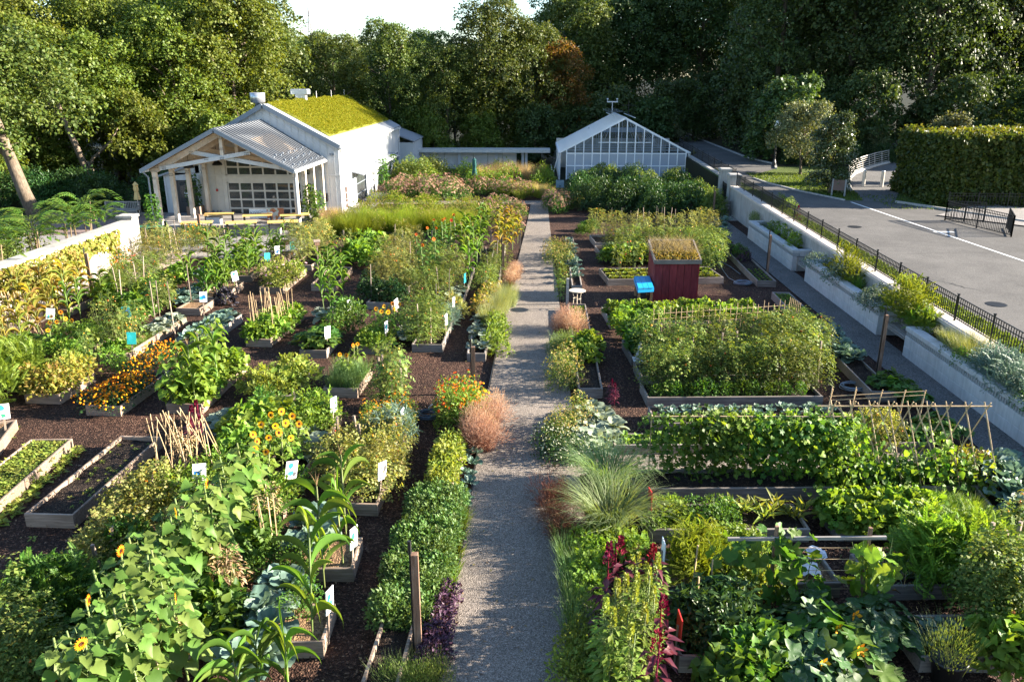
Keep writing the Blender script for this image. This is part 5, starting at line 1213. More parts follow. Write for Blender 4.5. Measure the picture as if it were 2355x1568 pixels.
# ------------------------------------------------------------------ plant surfaces
GRN = leafm('green_leaf', [(.036, .092, .014), (.068, .14, .022), (.105, .185, .028)], .38)
BRT = leafm('bright_leaf', [(.095, .175, .022), (.14, .23, .03), (.20, .285, .042)], .40)
LIM = leafm('lime_leaf', [(.14, .20, .030), (.20, .25, .045), (.27, .29, .06)], .40)
DRK = leafm('dark_leaf', [(.020, .052, .016), (.036, .082, .022), (.06, .115, .032)], .28, .38)
BLU = leafm('blue_leaf', [(.085, .15, .115), (.13, .20, .155), (.19, .26, .20)], .22, .5, .3, (1.1, 1.2, .8))
SIL = leafm('silver_leaf', [(.13, .17, .12), (.20, .24, .17), (.28, .31, .23)], .2, .6)
TOM = leafm('tomato_leaf', [(.065, .115, .024), (.105, .165, .034), (.16, .215, .048), (.22, .235, .06)], .38)
TOP_ = leafm('pale_tomato_leaf', [(.13, .165, .04), (.19, .215, .055), (.26, .26, .08), (.29, .24, .09)], .38)
YEL = leafm('yellowing_leaf', [(.14, .18, .03), (.24, .235, .04), (.34, .27, .06), (.28, .17, .06)], .42)
STR = leafm('straw_leaf', [(.30, .20, .10), (.42, .30, .16), (.52, .39, .22)], .3, .7)
PRP = leafm('purple_leaf', [(.055, .012, .022), (.10, .020, .035), (.16, .05, .05)], .32, .4, .3, (1.6, .7, .7))
BLK = leafm('black_kale_leaf', [(.012, .012, .018), (.022, .02, .028), (.04, .035, .045)], .1)
PUB = leafm('purple_basil_leaf', [(.025, .012, .025), (.055, .025, .05), (.10, .05, .09)], .2)
COR = leafm('corn_leaf', [(.08, .16, .026), (.115, .205, .036), (.16, .245, .05)], .42, .4)
PNK = leafm('pink_grass', [(.30, .18, .12), (.40, .27, .19), (.46, .35, .25)], .45, .8, .1, (1.3, 1.0, .8))
BRG = leafm('brown_grass', [(.12, .05, .032), (.18, .08, .05), (.25, .13, .08)], .35, .8, .1, (1.2, 1.0, .8))
ROS = leafm('dusty_pink_bloom', [(.24, .12, .10), (.33, .185, .15), (.20, .18, .08)], .3, .8, .1, (1.2, 1, .9))
GLD = leafm('golden_plume', [(.25, .185, .075), (.33, .25, .10), (.22, .21, .08)], .35, .8, .1)
YGR = leafm('feather_grass', [(.105, .155, .014), (.15, .20, .02), (.205, .235, .032)], .45, .7, .1)
STEM = leafm('green_stem', [(.12, .17, .05), (.18, .22, .08)], .1)
WST = leafm('brown_stem', [(.10, .07, .04), (.16, .11, .07)], .0)
ORA = leafm('orange_petal', [(.70, .22, .008), (.85, .34, .012), (.90, .42, .02)], .3, .6, .15, (1.1, .9, .3))
SUNY = leafm('sunflower_petal', [(.80, .32, .008), (.90, .45, .012), (.75, .22, .008)], .3, .6, .15, (1.1, .9, .3))
RED = leafm('red_petal', [(.60, .035, .010), (.75, .10, .015), (.80, .18, .02)], .25, .6, .15, (1.1, .8, .5))
CRM = leafm('crimson_plume', [(.075, .003, .014), (.13, .005, .022), (.19, .012, .032)], .2, .8, .1, (1, .6, .8))
PIN = leafm('pink_petal', [(.60, .28, .38), (.70, .42, .50)], .25, .6, .15, (1, .9, .9))
VIO = leafm('violet_petal', [(.25, .18, .55), (.35, .25, .60)], .25, .6, .15, (1, .9, 1))
BRN = leafm('seed_disc', [(.035, .015, .008), (.07, .03, .015)], 0, .9, .1)
FRU = leafm('tomato_fruit', [(.60, .08, .015), (.65, .22, .02), (.28, .34, .06)], 0, .25, .5)
WHI = leafm('white_bloom', [(.50, .52, .38), (.62, .62, .5)], .3, .7)

def ri(r, a, b, n=None): return r.uniform(a, b, n)
def stems(b, P, m=STEM, w=.012, base=(0, 0), t='stem'):
    P = np.atleast_2d(P); o = np.zeros_like(P); o[:, 0] = base[0] + P[:, 0] * .15; o[:, 1] = base[1] + P[:, 1] * .15
    d = P - o; L = np.linalg.norm(d, axis=1); return b.add(t, frames(o, d, (0.3, .7, .1), L, w, w), m)
def domepts(r, n, rad, h, shell=.62, z0=.12, flat=1.0):
    d = rdir(r, n); d[:, 2] = np.abs(d[:, 2]) * 1.1 - .12; d = nrm(d); q = shell + (1 - shell) * r.random(n) ** .6
    lump = 1 + .18 * np.sin(d[:, 0] * 5 + r.random() * 6) * np.sin(d[:, 1] * 4 + d[:, 2] * 5 + r.random() * 6)
    P = np.stack([d[:, 0] * rad * q * lump, d[:, 1] * rad * q * lump, h * (z0 + (1 - z0) * np.maximum(d[:, 2], -.1) * q * lump)], 1)
    return P, d
def bush(r, h, rad, n, L, W, ts, m, flowers=None, shell=.55, up=.35, jit=.75, stemn=10, droop=.25, z0=.15):
    b = Bag(); P, d = domepts(r, n, rad, h, shell, z0)
    D = d * .8 + rdir(r, n) * jit + np.array([0, 0, up - droop]); N = d * .6 + rdir(r, n) * .55 + np.array([0, 0, .7]); s = r.uniform(.7, 1.25, n)
    b.mix(ts, frames(P, D, N, L * s, W * s), m, r)
    Q, _ = domepts(r, stemn, rad * .8, h * .85, .6, .3); stems(b, Q, STEM, .014)
    if flowers:
        t, fm, k, sz = flowers[:4]; P2, d2 = domepts(r, k, rad * 1.04, h * 1.03, .96, .35); P2 = P2[d2[:, 2] > .05]; d2 = d2[d2[:, 2] > .05]
        Nf = d2 + np.array([.25, -.15, .6]); s = r.uniform(.75, 1.2, len(P2)) * sz
        b.add(t, frames(P2 + d2 * .015, rdir(r, len(P2)), Nf, s, s, s), fm)
        if len(flowers) > 4: b.add('dome', frames(P2 + d2 * .02, rdir(r, len(P2)), Nf, s * .34, s * .34, s * .3), flowers[4])
    return b
def tallbush(r, h, rad, n, L, W, ts, m, fruit=0, stemn=6, fm=FRU):
    """A plant tied to a stake: leafy column, wider in the middle."""
    b = Bag(); z = h * (.06 + .94 * r.random(n) ** .9); a = r.random(n) * 6.283; prof = (.45 + .75 * np.sin(np.clip(z / h, 0, 1) * 2.6 + .35)) * rad
    q = prof * (.45 + .55 * np.sqrt(r.random(n))) * (1 + .22 * np.sin(3 * a + z * 5 + r.random() * 6))
    P = np.stack([q * np.cos(a), q * np.sin(a), z], 1); d = np.stack([np.cos(a), np.sin(a), .1 + 0 * a], 1)
    s = r.uniform(.7, 1.25, n)
    b.mix(ts, frames(P, d + rdir(r, n) * .7 + np.array([0, 0, -.15]), d * .3 + rdir(r, n) * .5 + np.array([0, 0, .9]), L * s, W * s), m, r)
    Q = np.stack([r.normal(0, rad * .5, stemn), r.normal(0, rad * .5, stemn), r.uniform(.7, 1, stemn) * h], 1); stems(b, Q, STEM, .016)
    if fruit: k = r.integers(0, n, fruit); b.add('ball', frames(P[k] + d[k] * .04, rdir(r, fruit), (0, 0, 1), .055, .055, .055), fm)
    return b
def blades(r, n, rad, L, W, ts, m, lean=.25, z=0.0, b=None, out=1.0):
    b = b or Bag(); a = r.random(n) * 6.283; q = rad * np.sqrt(r.random(n)); P = np.stack([q * np.cos(a), q * np.sin(a), np.full(n, z)], 1)
    yaw = a * out + r.normal(0, .6, n) + (1 - out) * r.random(n) * 6.283; D = np.stack([np.cos(yaw), np.sin(yaw), np.zeros(n)], 1)
    tilt = r.normal(0, lean, (n, 3)); tilt[:, 2] = 0
    return b.mix(ts, frames(P, D + tilt * .0, np.array([0, 0, 1]) + tilt, L * r.uniform(.7, 1.15, n), W, L), m, r)
def rosette(r, n, L, W, ts, m, el=(.15, 1.1), z0=.05, pet=.06):
    b = Bag(); i = np.arange(n); a = i * 2.4 + r.normal(0, .2, n); t = i / max(n - 1, 1); e = el[0] + (el[1] - el[0]) * t + r.normal(0, .08, n)
    D = np.stack([np.cos(a) * np.cos(e), np.sin(a) * np.cos(e), np.sin(e)], 1); P = D * pet + np.array([0, 0, 1]) * (z0 + .12 * t[:, None] * L)
    N = np.stack([-np.cos(a) * np.sin(e), -np.sin(a) * np.sin(e), np.cos(e)], 1) + rdir(r, n) * .15; s = (1.05 - .45 * t) * r.uniform(.85, 1.15, n)
    return b.mix(ts, frames(P, D, N, L * s, W * s), m, r)
def corn(r, h, nl, L=.75, W=.085, m=COR, tassel=True):
    b = Bag(); lean = r.normal(0, .04, 2); b.add('stick', frames([(0, 0, 0)], [(lean[0], lean[1], 1)], (1, 0, 0), h, .03, .03), STEM)
    z = h * (.15 + .8 * np.arange(nl) / nl); a = r.random() * 6.28 + np.arange(nl) * math.pi + r.normal(0, .5, nl)
    P = np.stack([lean[0] * z, lean[1] * z, z], 1); D = np.stack([np.cos(a), np.sin(a), np.zeros(nl)], 1); s = r.uniform(.75, 1.1, nl) * (1.05 - .35 * np.abs(np.arange(nl) / nl - .45))
    b.mix(['corn0', 'corn1', 'corn2', 'corn3'], frames(P, D, np.array([0, 0, 1]) + rdir(r, nl) * .12, L * s, W * s, L * s), m, r)
    if tassel: b.mix(['blade0', 'blade1'], frames(np.repeat([(lean[0] * h, lean[1] * h, h)], 7, 0), rdir(r, 7) * np.array([1, 1, 0]) + 1e-3, (0, 0, 1), .22, .008, .22), STR if r.random() < .6 else LIM, r)
    return b
def sunfl(r, h, nl, L, m, head=True, hm=SUNY, face=(.6, -.55, .45), hs=.2):
    b = Bag(); b.add('stick', frames([(0, 0, 0)], [(r.normal(0, .05), r.normal(0, .05), 1)], (1, 0, 0), h, .035, .035), STEM)
    t = np.arange(nl) / nl; z = h * (.28 + .70 * t); a = r.random() * 6.28 + np.arange(nl) * 2.4; pl = .16 * (1.15 - .6 * t)
    D0 = np.stack([np.cos(a), np.sin(a), .35 + 0 * a], 1); P0 = np.stack([0 * z, 0 * z, z], 1); b.add('stem', frames(P0, D0, (0, 0, 1), pl, .014, .014), STEM)
    P = P0 + nrm(D0) * pl[:, None]; s = r.uniform(.8, 1.15, nl) * (1.1 - .5 * t)
    D = np.stack([np.cos(a), np.sin(a), -.05 - .35 * (1 - t)], 1) + rdir(r, nl) * .25; N = np.array([.15, -.1, 1.0]) + rdir(r, nl) * .3
    b.mix(['heart0', 'heart1', 'heart2'], frames(P, D, N, L * s, L * s * .92), m, r)
    hd = None
    if head:
        f = np.array(face) + r.normal(0, .25, 3); hd = Bag(); M = frames([(0, 0, h + .03)], [(0, .3, 1)], f, hs, hs, hs)
        hd.add('rays', M, hm).add('dome', frames([(0, 0, h + .03)], [(0, .3, 1)], f, hs * .42, hs * .42, hs * .22), BRN)
    return b, hd
def squash(r, n, L, ts, m, hp=.42, rad=.5, flowers=0):
    b = Bag(); a = r.random(n) * 6.283; q = rad * np.sqrt(r.random(n)); hz_ = hp * r.uniform(.55, 1.1, n) * (1.1 - .5 * q / rad)
    P = np.stack([q * np.cos(a), q * np.sin(a), hz_], 1); o = P * np.array([.25, .25, 0]); d = P - o
    b.add('stem', frames(o, d, (.3, .7, 0), np.linalg.norm(d, axis=1), .018, .018), STEM)
    D = np.stack([np.cos(a), np.sin(a), -.1 - .4 * r.random(n)], 1) + rdir(r, n) * .3; s = r.uniform(.65, 1.2, n)
    b.mix(ts, frames(P - nrm(D) * (L * s * .35)[:, None], D, np.array([0, 0, 1]) + rdir(r, n) * .45, L * s, L * s), m, r)
    if flowers:
        k = r.integers(0, n, flowers); b.add('star', frames(P[k] + np.array([0, 0, .08]), rdir(r, flowers), (.3, -.4, .9), .16, .16, -.16), ORA)
    return b
def fluffy(r, h, rad, n, m, L=.22, W=.16, ts=('frond0', 'frond1', 'frond2')):
    return bush(r, h, rad, n, L, W, list(ts), m, None, .35, .5, .6, 8, .1)
def amaranth(r, h, m, plume, pm_=.05, lf=34, L=.20, W=.09):
    b = Bag(); b.add('stick', frames([(0, 0, 0)], [(r.normal(0, .03), r.normal(0, .03), 1)], (1, 0, 0), h, .022, .022), CRM if m is PRP else STEM)
    z = h * (.12 + .78 * r.random(lf)); a = r.random(lf) * 6.283; D = np.stack([np.cos(a), np.sin(a), .15 - .4 * r.random(lf)], 1)
    P = np.stack([.09 * np.cos(a), .09 * np.sin(a), z], 1); s = r.uniform(.7, 1.2, lf) * (1.25 - .7 * z / h)
    b.add('stem', frames(P * np.array([0, 0, 1]), D * np.array([1, 1, .5]), (0, 0, 1), .1, .01, .01), CRM if m is PRP else STEM)
    b.mix(['leaf', 'leafd'], frames(P, D, np.array([0, 0, 1]) + rdir(r, lf) * .4, L * s, W * s), m, r)
    k = 110; zz = r.random(k) ** .8; a = r.random(k) * 6.283; q = pm_ * (1.05 - zz) ** .7 * r.uniform(.6, 1, k)
    b.add('leaff', frames(np.stack([q * np.cos(a), q * np.sin(a), h * .86 + zz * h * .22], 1), np.stack([np.cos(a), np.sin(a), .9 + 0 * a], 1), rdir(r, k), .05, .035), plume)
    return b
VAR = {}
def var(key, n, fn):
    VAR[key] = [fn(np.random.default_rng(abs(hash(key)) % 1000 + i if False else sum(map(ord, key)) + 17 * i)).mesh(key) for i in range(n)]
var('tomato', 4, lambda r: tallbush(r, 1.15, .36, 260, .19, .17, ['pinn0', 'pinn1', 'pinn2'], TOM, 4))
var('pale_tomato', 4, lambda r: tallbush(r, 1.3, .34, 260, .17, .15, ['pinn0', 'pinn1', 'pinn2'], TOP_, 4))
var('slim_tomato', 3, lambda r: tallbush(r, 1.15, .19, 110, .15, .13, ['pinn0', 'pinn1', 'leafd'], TOM, 5))
var('low_tomato', 3, lambda r: bush(r, .6, .42, 190, .17, .15, ['pinn0', 'pinn1', 'pinn2'], TOP_, ('ball', FRU, 4, .05)))
var('bean', 4, lambda r: bush(r, .5, .36, 170, .13, .11, ['heart0', 'heart1'], BRT))
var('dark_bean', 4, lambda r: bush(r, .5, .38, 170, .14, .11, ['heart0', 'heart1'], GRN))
var('pepper', 4, lambda r: bush(r, .62, .30, 230, .11, .05, ['leaf', 'leafd'], GRN))
var('bright_pepper', 4, lambda r: bush(r, .55, .32, 230, .10, .05, ['leaf', 'leafd'], BRT))
var('dark_pepper', 3, lambda r: bush(r, .75, .36, 260, .15, .065, ['leafd', 'leafd'], DRK))
var('basil', 4, lambda r: bush(r, .38, .28, 260, .07, .045, ['leaf', 'leaff'], BRT))
var('parsley', 4, lambda r: bush(r, .36, .26, 300, .08, .07, ['pinn0', 'pinn1', 'leaf'], BRT))
var('herb', 4, lambda r: bush(r, .45, .30, 330, .06, .03, ['leaf', 'leaff'], GRN))
var('lime_herb', 4, lambda r: bush(r, .42, .28, 330, .06, .032, ['leaf', 'leaff'], LIM))
var('dill', 3, lambda r: fluffy(r, .8, .3, 150, YGR, .26, .1))
var('carrot', 4, lambda r: fluffy(r, .55, .36, 230, BRT, .24, .17))
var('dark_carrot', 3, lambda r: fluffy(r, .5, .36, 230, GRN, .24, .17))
var('fennel', 3, lambda r: fluffy(r, .55, .26, 150, BLU, .24, .07))
var('collard', 4, lambda r: rosette(r, 13, .36, .30, ['kale0', 'kale1', 'kale3'], BLU))
var('cabbage', 4, lambda r: rosette(r, 12, .26, .26, ['kale0', 'kale1', 'kale2'], SIL, (.05, 1.0)))
var('black_kale', 2, lambda r: bush(r, .55, .3, 160, .14, .06, ['leafd', 'kale2'], BLK))
var('young_kale', 4, lambda r: rosette(r, 8, .2, .15, ['kale0', 'kale3'], BLU, (.3, 1.2)))
var('seedling', 4, lambda r: rosette(r, 7, .10, .07, ['leaf', 'kale0'], BRT, (.3, 1.2), .01, .02))
var('lettuce', 4, lambda r: rosette(r, 16, .15, .12, ['kale0', 'kale1', 'kale3'], LIM, (.2, 1.3), .01, .02))
var('spinach', 4, lambda r: rosette(r, 12, .15, .10, ['kale0', 'leaf'], BRT, (.2, 1.2), .01, .03))
var('corn', 5, lambda r: corn(r, 1.55, 11))
var('young_corn', 4, lambda r: corn(r, 1.05, 9, .6, .065, COR, False))
var('pale_corn', 4, lambda r: corn(r, 1.55, 12, .7, .08, YEL))
var('zucchini', 4, lambda r: squash(r, 26, .30, ['squash0', 'squash1', 'squash2'], GRN))
var('onion', 4, lambda r: blades(r, 60, .12, .55, .014, ['blade0', 'blade0', 'blade1'], leafm('onion_leaf', [(.10, .19, .06), (.16, .25, .09)], .3), .16))
var('chive', 4, lambda r: blades(r, 90, .14, .42, .009, ['blade0', 'blade1', 'blade2'], BLU if r.random() < .3 else GRN, .2))
var('grass_tuft', 4, lambda r: blades(r, 110, .16, .36, .012, ['blade1', 'blade2', 'blade3'], BRT, .35))
var('lemongrass', 3, lambda r: blades(r, 620, .24, 1.35, .018, ['blade2', 'blade3', 'blade3', 'blade4'], leafm('lemongrass_blade', [(.13, .21, .07), (.19, .27, .11), (.28, .35, .19)], .4), .32))
def muhly(r, m, n=1500, rad=.3, L=.62):
    b = blades(r, 260, rad * .5, L * .8, .006, ['blade1', 'blade2'], BRG, .3)
    P, d = domepts(r, n, rad * .62, L, .3, .35); o = r.normal(0, rad * .42, (5, 3)); o[:, 2] *= .35; P = (P + o[r.integers(0, 5, n)]) * np.array([1, 1, .9]) + rdir(r, n) * .07; P[:, 2] = np.maximum(P[:, 2], .03); return b.add('leaff', frames(P, d + rdir(r, n) * .5 + np.array([0, 0, .3]), rdir(r, n), ri(r, .07, .14, n), .006), m)
var('pink_grass', 3, lambda r: muhly(r, PNK))
var('brown_grass', 2, lambda r: muhly(r, BRG, 1500, .34, .6))
var('feather_grass', 4, lambda r: blades(r, 420, .42, 1.15, .017, ['blade0', 'blade1', 'blade1', 'blade2'], YGR, .22, 0, None, .6))
var('meadow_grass', 3, lambda r: blades(r, 300, .35, .95, .013, ['blade1', 'blade2', 'blade3'], LIM, .3))
var('tan_grass', 3, lambda r: blades(r, 320, .28, 1.2, .011, ['blade0', 'blade1'], STR, .2, 0, blades(r, 160, .3, .8, .014, ['blade1', 'blade2'], GRN)))
var('pink_perennial', 4, lambda r: bush(r, 1.15, .6, 420, .13, .045, ['leaf', 'leafd'], GRN, ('zinn', ROS, 130, .14), .5))
var('green_perennial', 4, lambda r: bush(r, 1.0, .6, 460, .13, .06, ['leaf', 'leafd'], BRT))
var('mixed_perennial', 4, lambda r: bush(r, .9, .55, 440, .11, .04, ['leaf', 'leafd'], YGR, ('ball', GLD, 40, .05)))
var('yellow_daisy', 3, lambda r: bush(r, .75, .45, 330, .10, .04, ['leaf', 'leafd'], GRN, ('zinn', ORA, 26, .07)))
var('goldenrod', 3, lambda r: bush(r, .85, .42, 380, .09, .025, ['leaf', 'leafd'], TOM, ('leaff', GLD, 110, .06), .5))
var('white_bloomer', 3, lambda r: bush(r, .5, .4, 380, .06, .03, ['leaf'], DRK, ('zinn', WHI, 60, .035)))
var('lavender', 3, lambda r: blades(r, 420, .26, .6, .009, ['blade0', 'blade0', 'blade1'], leafm('lavender_stem', [(.15, .19, .07), (.22, .25, .10), (.28, .27, .13)], .35), .22, 0, bush(r, .35, .3, 160, .07, .02, ['leaf'], SIL)))
var('rosemary', 3, lambda r: blades(r, 90, .26, .55, .006, ['blade0', 'blade1'], STEM, .25, 0, bush(r, .5, .28, 900, .05, .009, ['leaff'], leafm('rosemary_leaf', [(.085, .14, .028), (.13, .19, .04), (.18, .225, .06)], .25), None, .3, 1.6, .35, 4)) if True else blades(r, 1, .26, .55, .012, ['blade0', 'blade0', 'blade1'], leafm('rosemary_leaf', [(.085, .14, .028), (.13, .19, .04), (.18, .225, .06)], .25), .25))
var('silver_mound', 3, lambda r: bush(r, .52, .55, 700, .08, .03, ['leaf', 'leafd'], leafm('grey_green_leaf', [(.07, .12, .085), (.11, .16, .115), (.17, .22, .16)], .2)))
var('marigold', 4, lambda r: bush(r, .42, .34, 260, .06, .035, ['pinn0', 'leaf'], DRK, ('ball', ORA, 56, .044)))
var('zinnia', 4, lambda r: bush(r, .95, .34, 330, .09, .035, ['leaf', 'leafd'], BRT, ('zinn', RED, 22, .085, ORA), .45))
var('orange_zinnia', 3, lambda r: bush(r, .7, .34, 300, .09, .035, ['leaf', 'leafd'], BRT, ('zinn', ORA, 30, .075), .45))
var('pink_zinnia', 3, lambda r: bush(r, .5, .40, 260, .10, .05, ['leaf', 'leafd'], LIM, ('zinn', PIN, 5, .10), .5))
var('red_sunflower', 3, lambda r: (lambda q: (q[0].items.extend(q[1].items), q[0])[1])(sunfl(r, 1.5, 20, .20, GRN, True, RED, (.3, -.7, .5), .15)))
var('dwarf_sunflower', 4, lambda r: (lambda q: (q[0].items.extend(q[1].items), q[0])[1])(sunfl(r, .85, 15, .17, BRT, True, SUNY, (.45, -.7, .5), .17)))
var('pale_sunflower', 4, lambda r: sunfl(r, 1.35, 24, .24, BRT, False)[0])
var('amaranth_leafy', 2, lambda r: amaranth(r, 1.0, PRP, CRM, .04, 46, .2, .10))
var('ground_cover', 4, lambda r: bush(r, .42, .30, 430, .075, .042, ['leaf', 'leafd', 'leaff'], leafm('glossy_leaf', [(.05, .11, .024), (.085, .155, .034), (.125, .19, .055)], .25, .5, .25), None, .55, .5, .7))
var('vine_row', 3, lambda r: bush(r, .42, .24, 170, .08, .055, ['leaf', 'heart0'], LIM))
var('purple_basil', 3, lambda r: bush(r, .34, .22, 200, .07, .035, ['leaf', 'leafd'], PUB))
var('ginger', 4, lambda r: rosette(r, 9, .42, .10, ['leaf', 'leafd'], LIM, (.5, 1.3), .05, .05))
var('strawberry', 4, lambda r: bush(r, .34, .28, 150, .11, .10, ['squash0', 'heart0', 'kale0'], BRT))
var('spreading', 3, lambda r: bush(r, .55, .5, 300, .18, .12, ['pinn0', 'pinn1', 'leaf'], LIM, None, .5))
var('dried_bean', 3, lambda r: bush(r, .5, .42, 230, .10, .07, ['heart1', 'leafd', 'leaf'], YEL, None, .4))
var('dry_tangle', 3, lambda r: tallbush(r, .85, .18, 130, .10, .03, ['leafd', 'leaf'], STR, 0))
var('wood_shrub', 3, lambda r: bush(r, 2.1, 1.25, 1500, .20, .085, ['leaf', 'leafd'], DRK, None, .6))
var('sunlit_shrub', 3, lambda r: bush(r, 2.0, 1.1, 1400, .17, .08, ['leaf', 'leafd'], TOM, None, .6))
var('weed', 3, lambda r: rosette(r, 8, .09, .06, ['leaf', 'leafd'], LIM, (.1, .9), .0, .02))
var('vine_pot', 2, lambda r: tallbush(r, 1.9, .32, 330, .13, .11, ['heart0', 'heart1'], GRN, 0))

NAMES = dict(bean='bean_plant', dark_bean='bean_plant', tomato='tomato_plant', pale_tomato='tomato_plant', slim_tomato='tomato_plant', low_tomato='tomato_plant', pepper='pepper_plant', bright_pepper='pepper_plant', dark_pepper='pepper_plant', corn='corn_stalk', young_corn='corn_stalk', pale_corn='corn_stalk', zucchini='squash_plant', collard='collard_plant', cabbage='cabbage_plant', young_kale='kale_plant', black_kale='black_kale', onion='onion_tuft', chive='chive_tuft', carrot='carrot_top', dark_carrot='carrot_top', spreading='potato_plant', herb='herb_bush', lime_herb='herb_bush', wood_shrub='dark_shrub', sunlit_shrub='green_shrub', vine_pot='climbing_plant', red_sunflower='sunflower', dwarf_sunflower='sunflower', pale_sunflower='sunflower', dried_bean='bean_plant', vine_row='vine_plant', amaranth_leafy='amaranth')
def grow(kind, pts, label, group, s=(.85, 1.15), z=.17, cat=None):
    """Every plant an object of its own; alike plants of one bed share a label and a group."""
    n = NAMES.get(kind, kind); ms = VAR[kind]
    for i, p in enumerate(pts):
        sc = rng.uniform(*s) * (.66 if p[1] > 37.5 and -24 < p[0] < -13.2 and kind in ('pale_tomato', 'corn', 'young_corn') else 1); solo(n, ms[int(rng.integers(len(ms)))], label, cat or n.split('_')[-1] if n.split('_')[-1] in ('plant', 'shrub', 'grass') else (cat or n.replace('_', ' ')), (p[0], p[1], z if len(p) < 3 else p[2]), rng.uniform(-.5, .5) if 'sunflower' in kind else rng.uniform(0, 6.283), (sc, sc, sc * rng.uniform(.92, 1.08)), group if len(pts) > 1 else None)
def inb(key, nx, ny, s0=.1, s1=.9, q0=.06, q1=.94, jit=.25):
    f = BED[key]['pt']; out = []
    for j in range(ny):
        for i in range(nx):
            s = s0 + (s1 - s0) * ((i + .5) / nx); q = q0 + (q1 - q0) * ((j + .5) / ny)
            out.append(f(s + rng.normal(0, jit) * (s1 - s0) / nx * .5, q + rng.normal(0, jit) * (q1 - q0) / ny * .5))
    return out
def px(pts, z=0.0, h=None): return [G(a, b2, z if h is None else h) for a, b2 in pts]
# ------------------------------------------------------------------ planting: beds on the left
grow('marigold', inb('M2', 2, 6, .0, 1.0, 0, .62) + px([(345, 855), (372, 842), (395, 838), (330, 868), (412, 846), (355, 832), (385, 826), (318, 878)]), 'dark-leaved marigold covered in orange flowers in the marigold bed', 'marigolds of the marigold bed', (1.0, 1.3), .12)
grow('bright_pepper', px([(283, 858), (262, 845)], .1), 'small bright pepper plant rising behind the marigolds', 'peppers behind the marigolds')
grow('dried_bean', inb('M1', 2, 5) + px([(62, 900), (95, 915)]), 'yellowing bean plant in the dried bean bed', 'yellowing beans', (.9, 1.2))
grow('lime_herb', px([(165, 845), (150, 852), (178, 838)], .2), 'leafy lime plant at the end of the yellow bean bed', 'lime herbs by the yellow beans', (1.2, 1.5))
grow('slim_tomato', px([(218, 835), (205, 845)]), 'tall thin wispy plant between bean bed and cabbages', 'wispy plants', (.8, .9))
grow('carrot', px([(10, 870), (35, 855), (55, 868), (15, 895), (-10, 905), (40, 885), (0, 930), (60, 845)]), 'feathery bright green carrot top at the left picture edge', 'carrot tops at the left edge', (1.1, 1.5))
grow('pale_sunflower', px([(400, 945), (440, 915), (470, 900), (420, 900), (455, 935), (490, 880), (505, 862), (470, 868)]), 'tall bright sunflower not yet flowering in the middle bed', 'tall unflowered sunflowers', (.9, 1.15), .15)
grow('corn', px([(478, 925), (452, 945), (505, 910)]), 'corn stalk rising among the tall unflowered sunflowers', 'corn among the tall sunflowers', (1.0, 1.15), .1)
grow('bean', inb('M3', 2, 7), 'bright bean plant low in the tall sunflower bed', 'beans below the tall sunflowers', (.9, 1.2))
grow('spreading', px([(612, 905), (640, 900), (665, 893), (650, 875), (625, 885), (690, 878), (595, 895), (675, 862)], .2), 'pale spreading potato-like plant over the small hidden bed', 'spreading pale plants', (.8, 1.05))
grow('onion', inb('M5', 5, 6, .04, .98, 0, .85), 'tuft of upright onion leaves in the onion bed', 'onions of the onion bed', (.75, 1.05))
grow('dwarf_sunflower', px([(800, 872), (815, 850), (825, 838), (785, 868)], .2), 'short sunflower plant among the onions', 'sunflowers in the onion bed', (.7, .85))
grow('slim_tomato', px([(878, 905), (898, 915), (915, 905), (890, 940), (918, 942), (902, 890)]), 'slim staked tomato plant at the bark crossing', 'slim tomatoes at the bark crossing', (.95, 1.15))
# row of beds behind
grow('zucchini', inb('R1', 2, 2), 'round leaved squash plant at the left edge under a white sign', 'squash at the left edge', (.8, 1))
grow('basil', inb('R2', 3, 2, .05, .95, .0, .35), 'bushy basil plant in the near end of the left sunflower bed', 'basil of the left sunflower bed', (1.1, 1.4))
grow('dwarf_sunflower', px([(125, 795), (140, 790), (160, 785), (150, 775), (175, 790), (120, 810), (128, 780)], .2), 'short sunflower with a dark centre in the left bed', 'sunflowers of the left bed', (.75, .95))
grow('bright_pepper', inb('R2', 2, 3, .1, .9, .45, 1), 'bright pepper plant behind the left sunflowers', 'peppers of the left sunflower bed', (1, 1.3))
grow('bean', inb('R3', 2, 1, .1, .9, .02, .15), 'low bean plant at the near end of the cabbage bed', 'beans of the cabbage bed', (.7, .9))
grow('slim_tomato', inb('R3', 2, 4, .0, .5, .1, .55) + px([(230, 770), (255, 750)]), 'staked tomato behind the teal sign', 'tomatoes behind the teal sign', (.9, 1.15))
grow('cabbage', inb('R3', 2, 4, .3, .95, .5, 1), 'grey-green cabbage near the middle of the cabbage bed', 'cabbages of the cabbage bed', (.9, 1.15))
grow('grass_tuft', inb('R3', 1, 4, .75, .9, .15, .6), 'low grassy tuft along the board of the cabbage bed', 'grassy tufts of the cabbage bed', (.7, .9))
grow('collard', inb('R4', 2, 7, .12, .88, 0, 1), 'blue-green collard plant in the collard bed', 'collards of the collard bed', (.75, 1.0))
grow('black_kale', px([(520, 700), (512, 690)]), 'almost black curly kale beside the bark path', 'black kale', (1, 1.15), 0)
grow('bean', inb('R5', 3, 5, .05, .95, .0, .95), 'bright bean plant below the upright canes', 'beans below the upright canes', (.85, 1.1))
grow('young_kale', px([(598, 762), (604, 752), (650, 735)], .2), 'small blue kale among the caned beans', 'kale among the caned beans')
grow('zucchini', inb('R6', 2, 2, .1, .9, 0, .8), 'dark leaved squash plant behind the white sign', 'squash behind the white sign', (.95, 1.15))
grow('pepper', px([(765, 775), (788, 765), (800, 750), (780, 740), (812, 760), (820, 742), (800, 730)], .1), 'bushy green pepper plant right of the squash', 'peppers right of the squash', (1.1, 1.35))
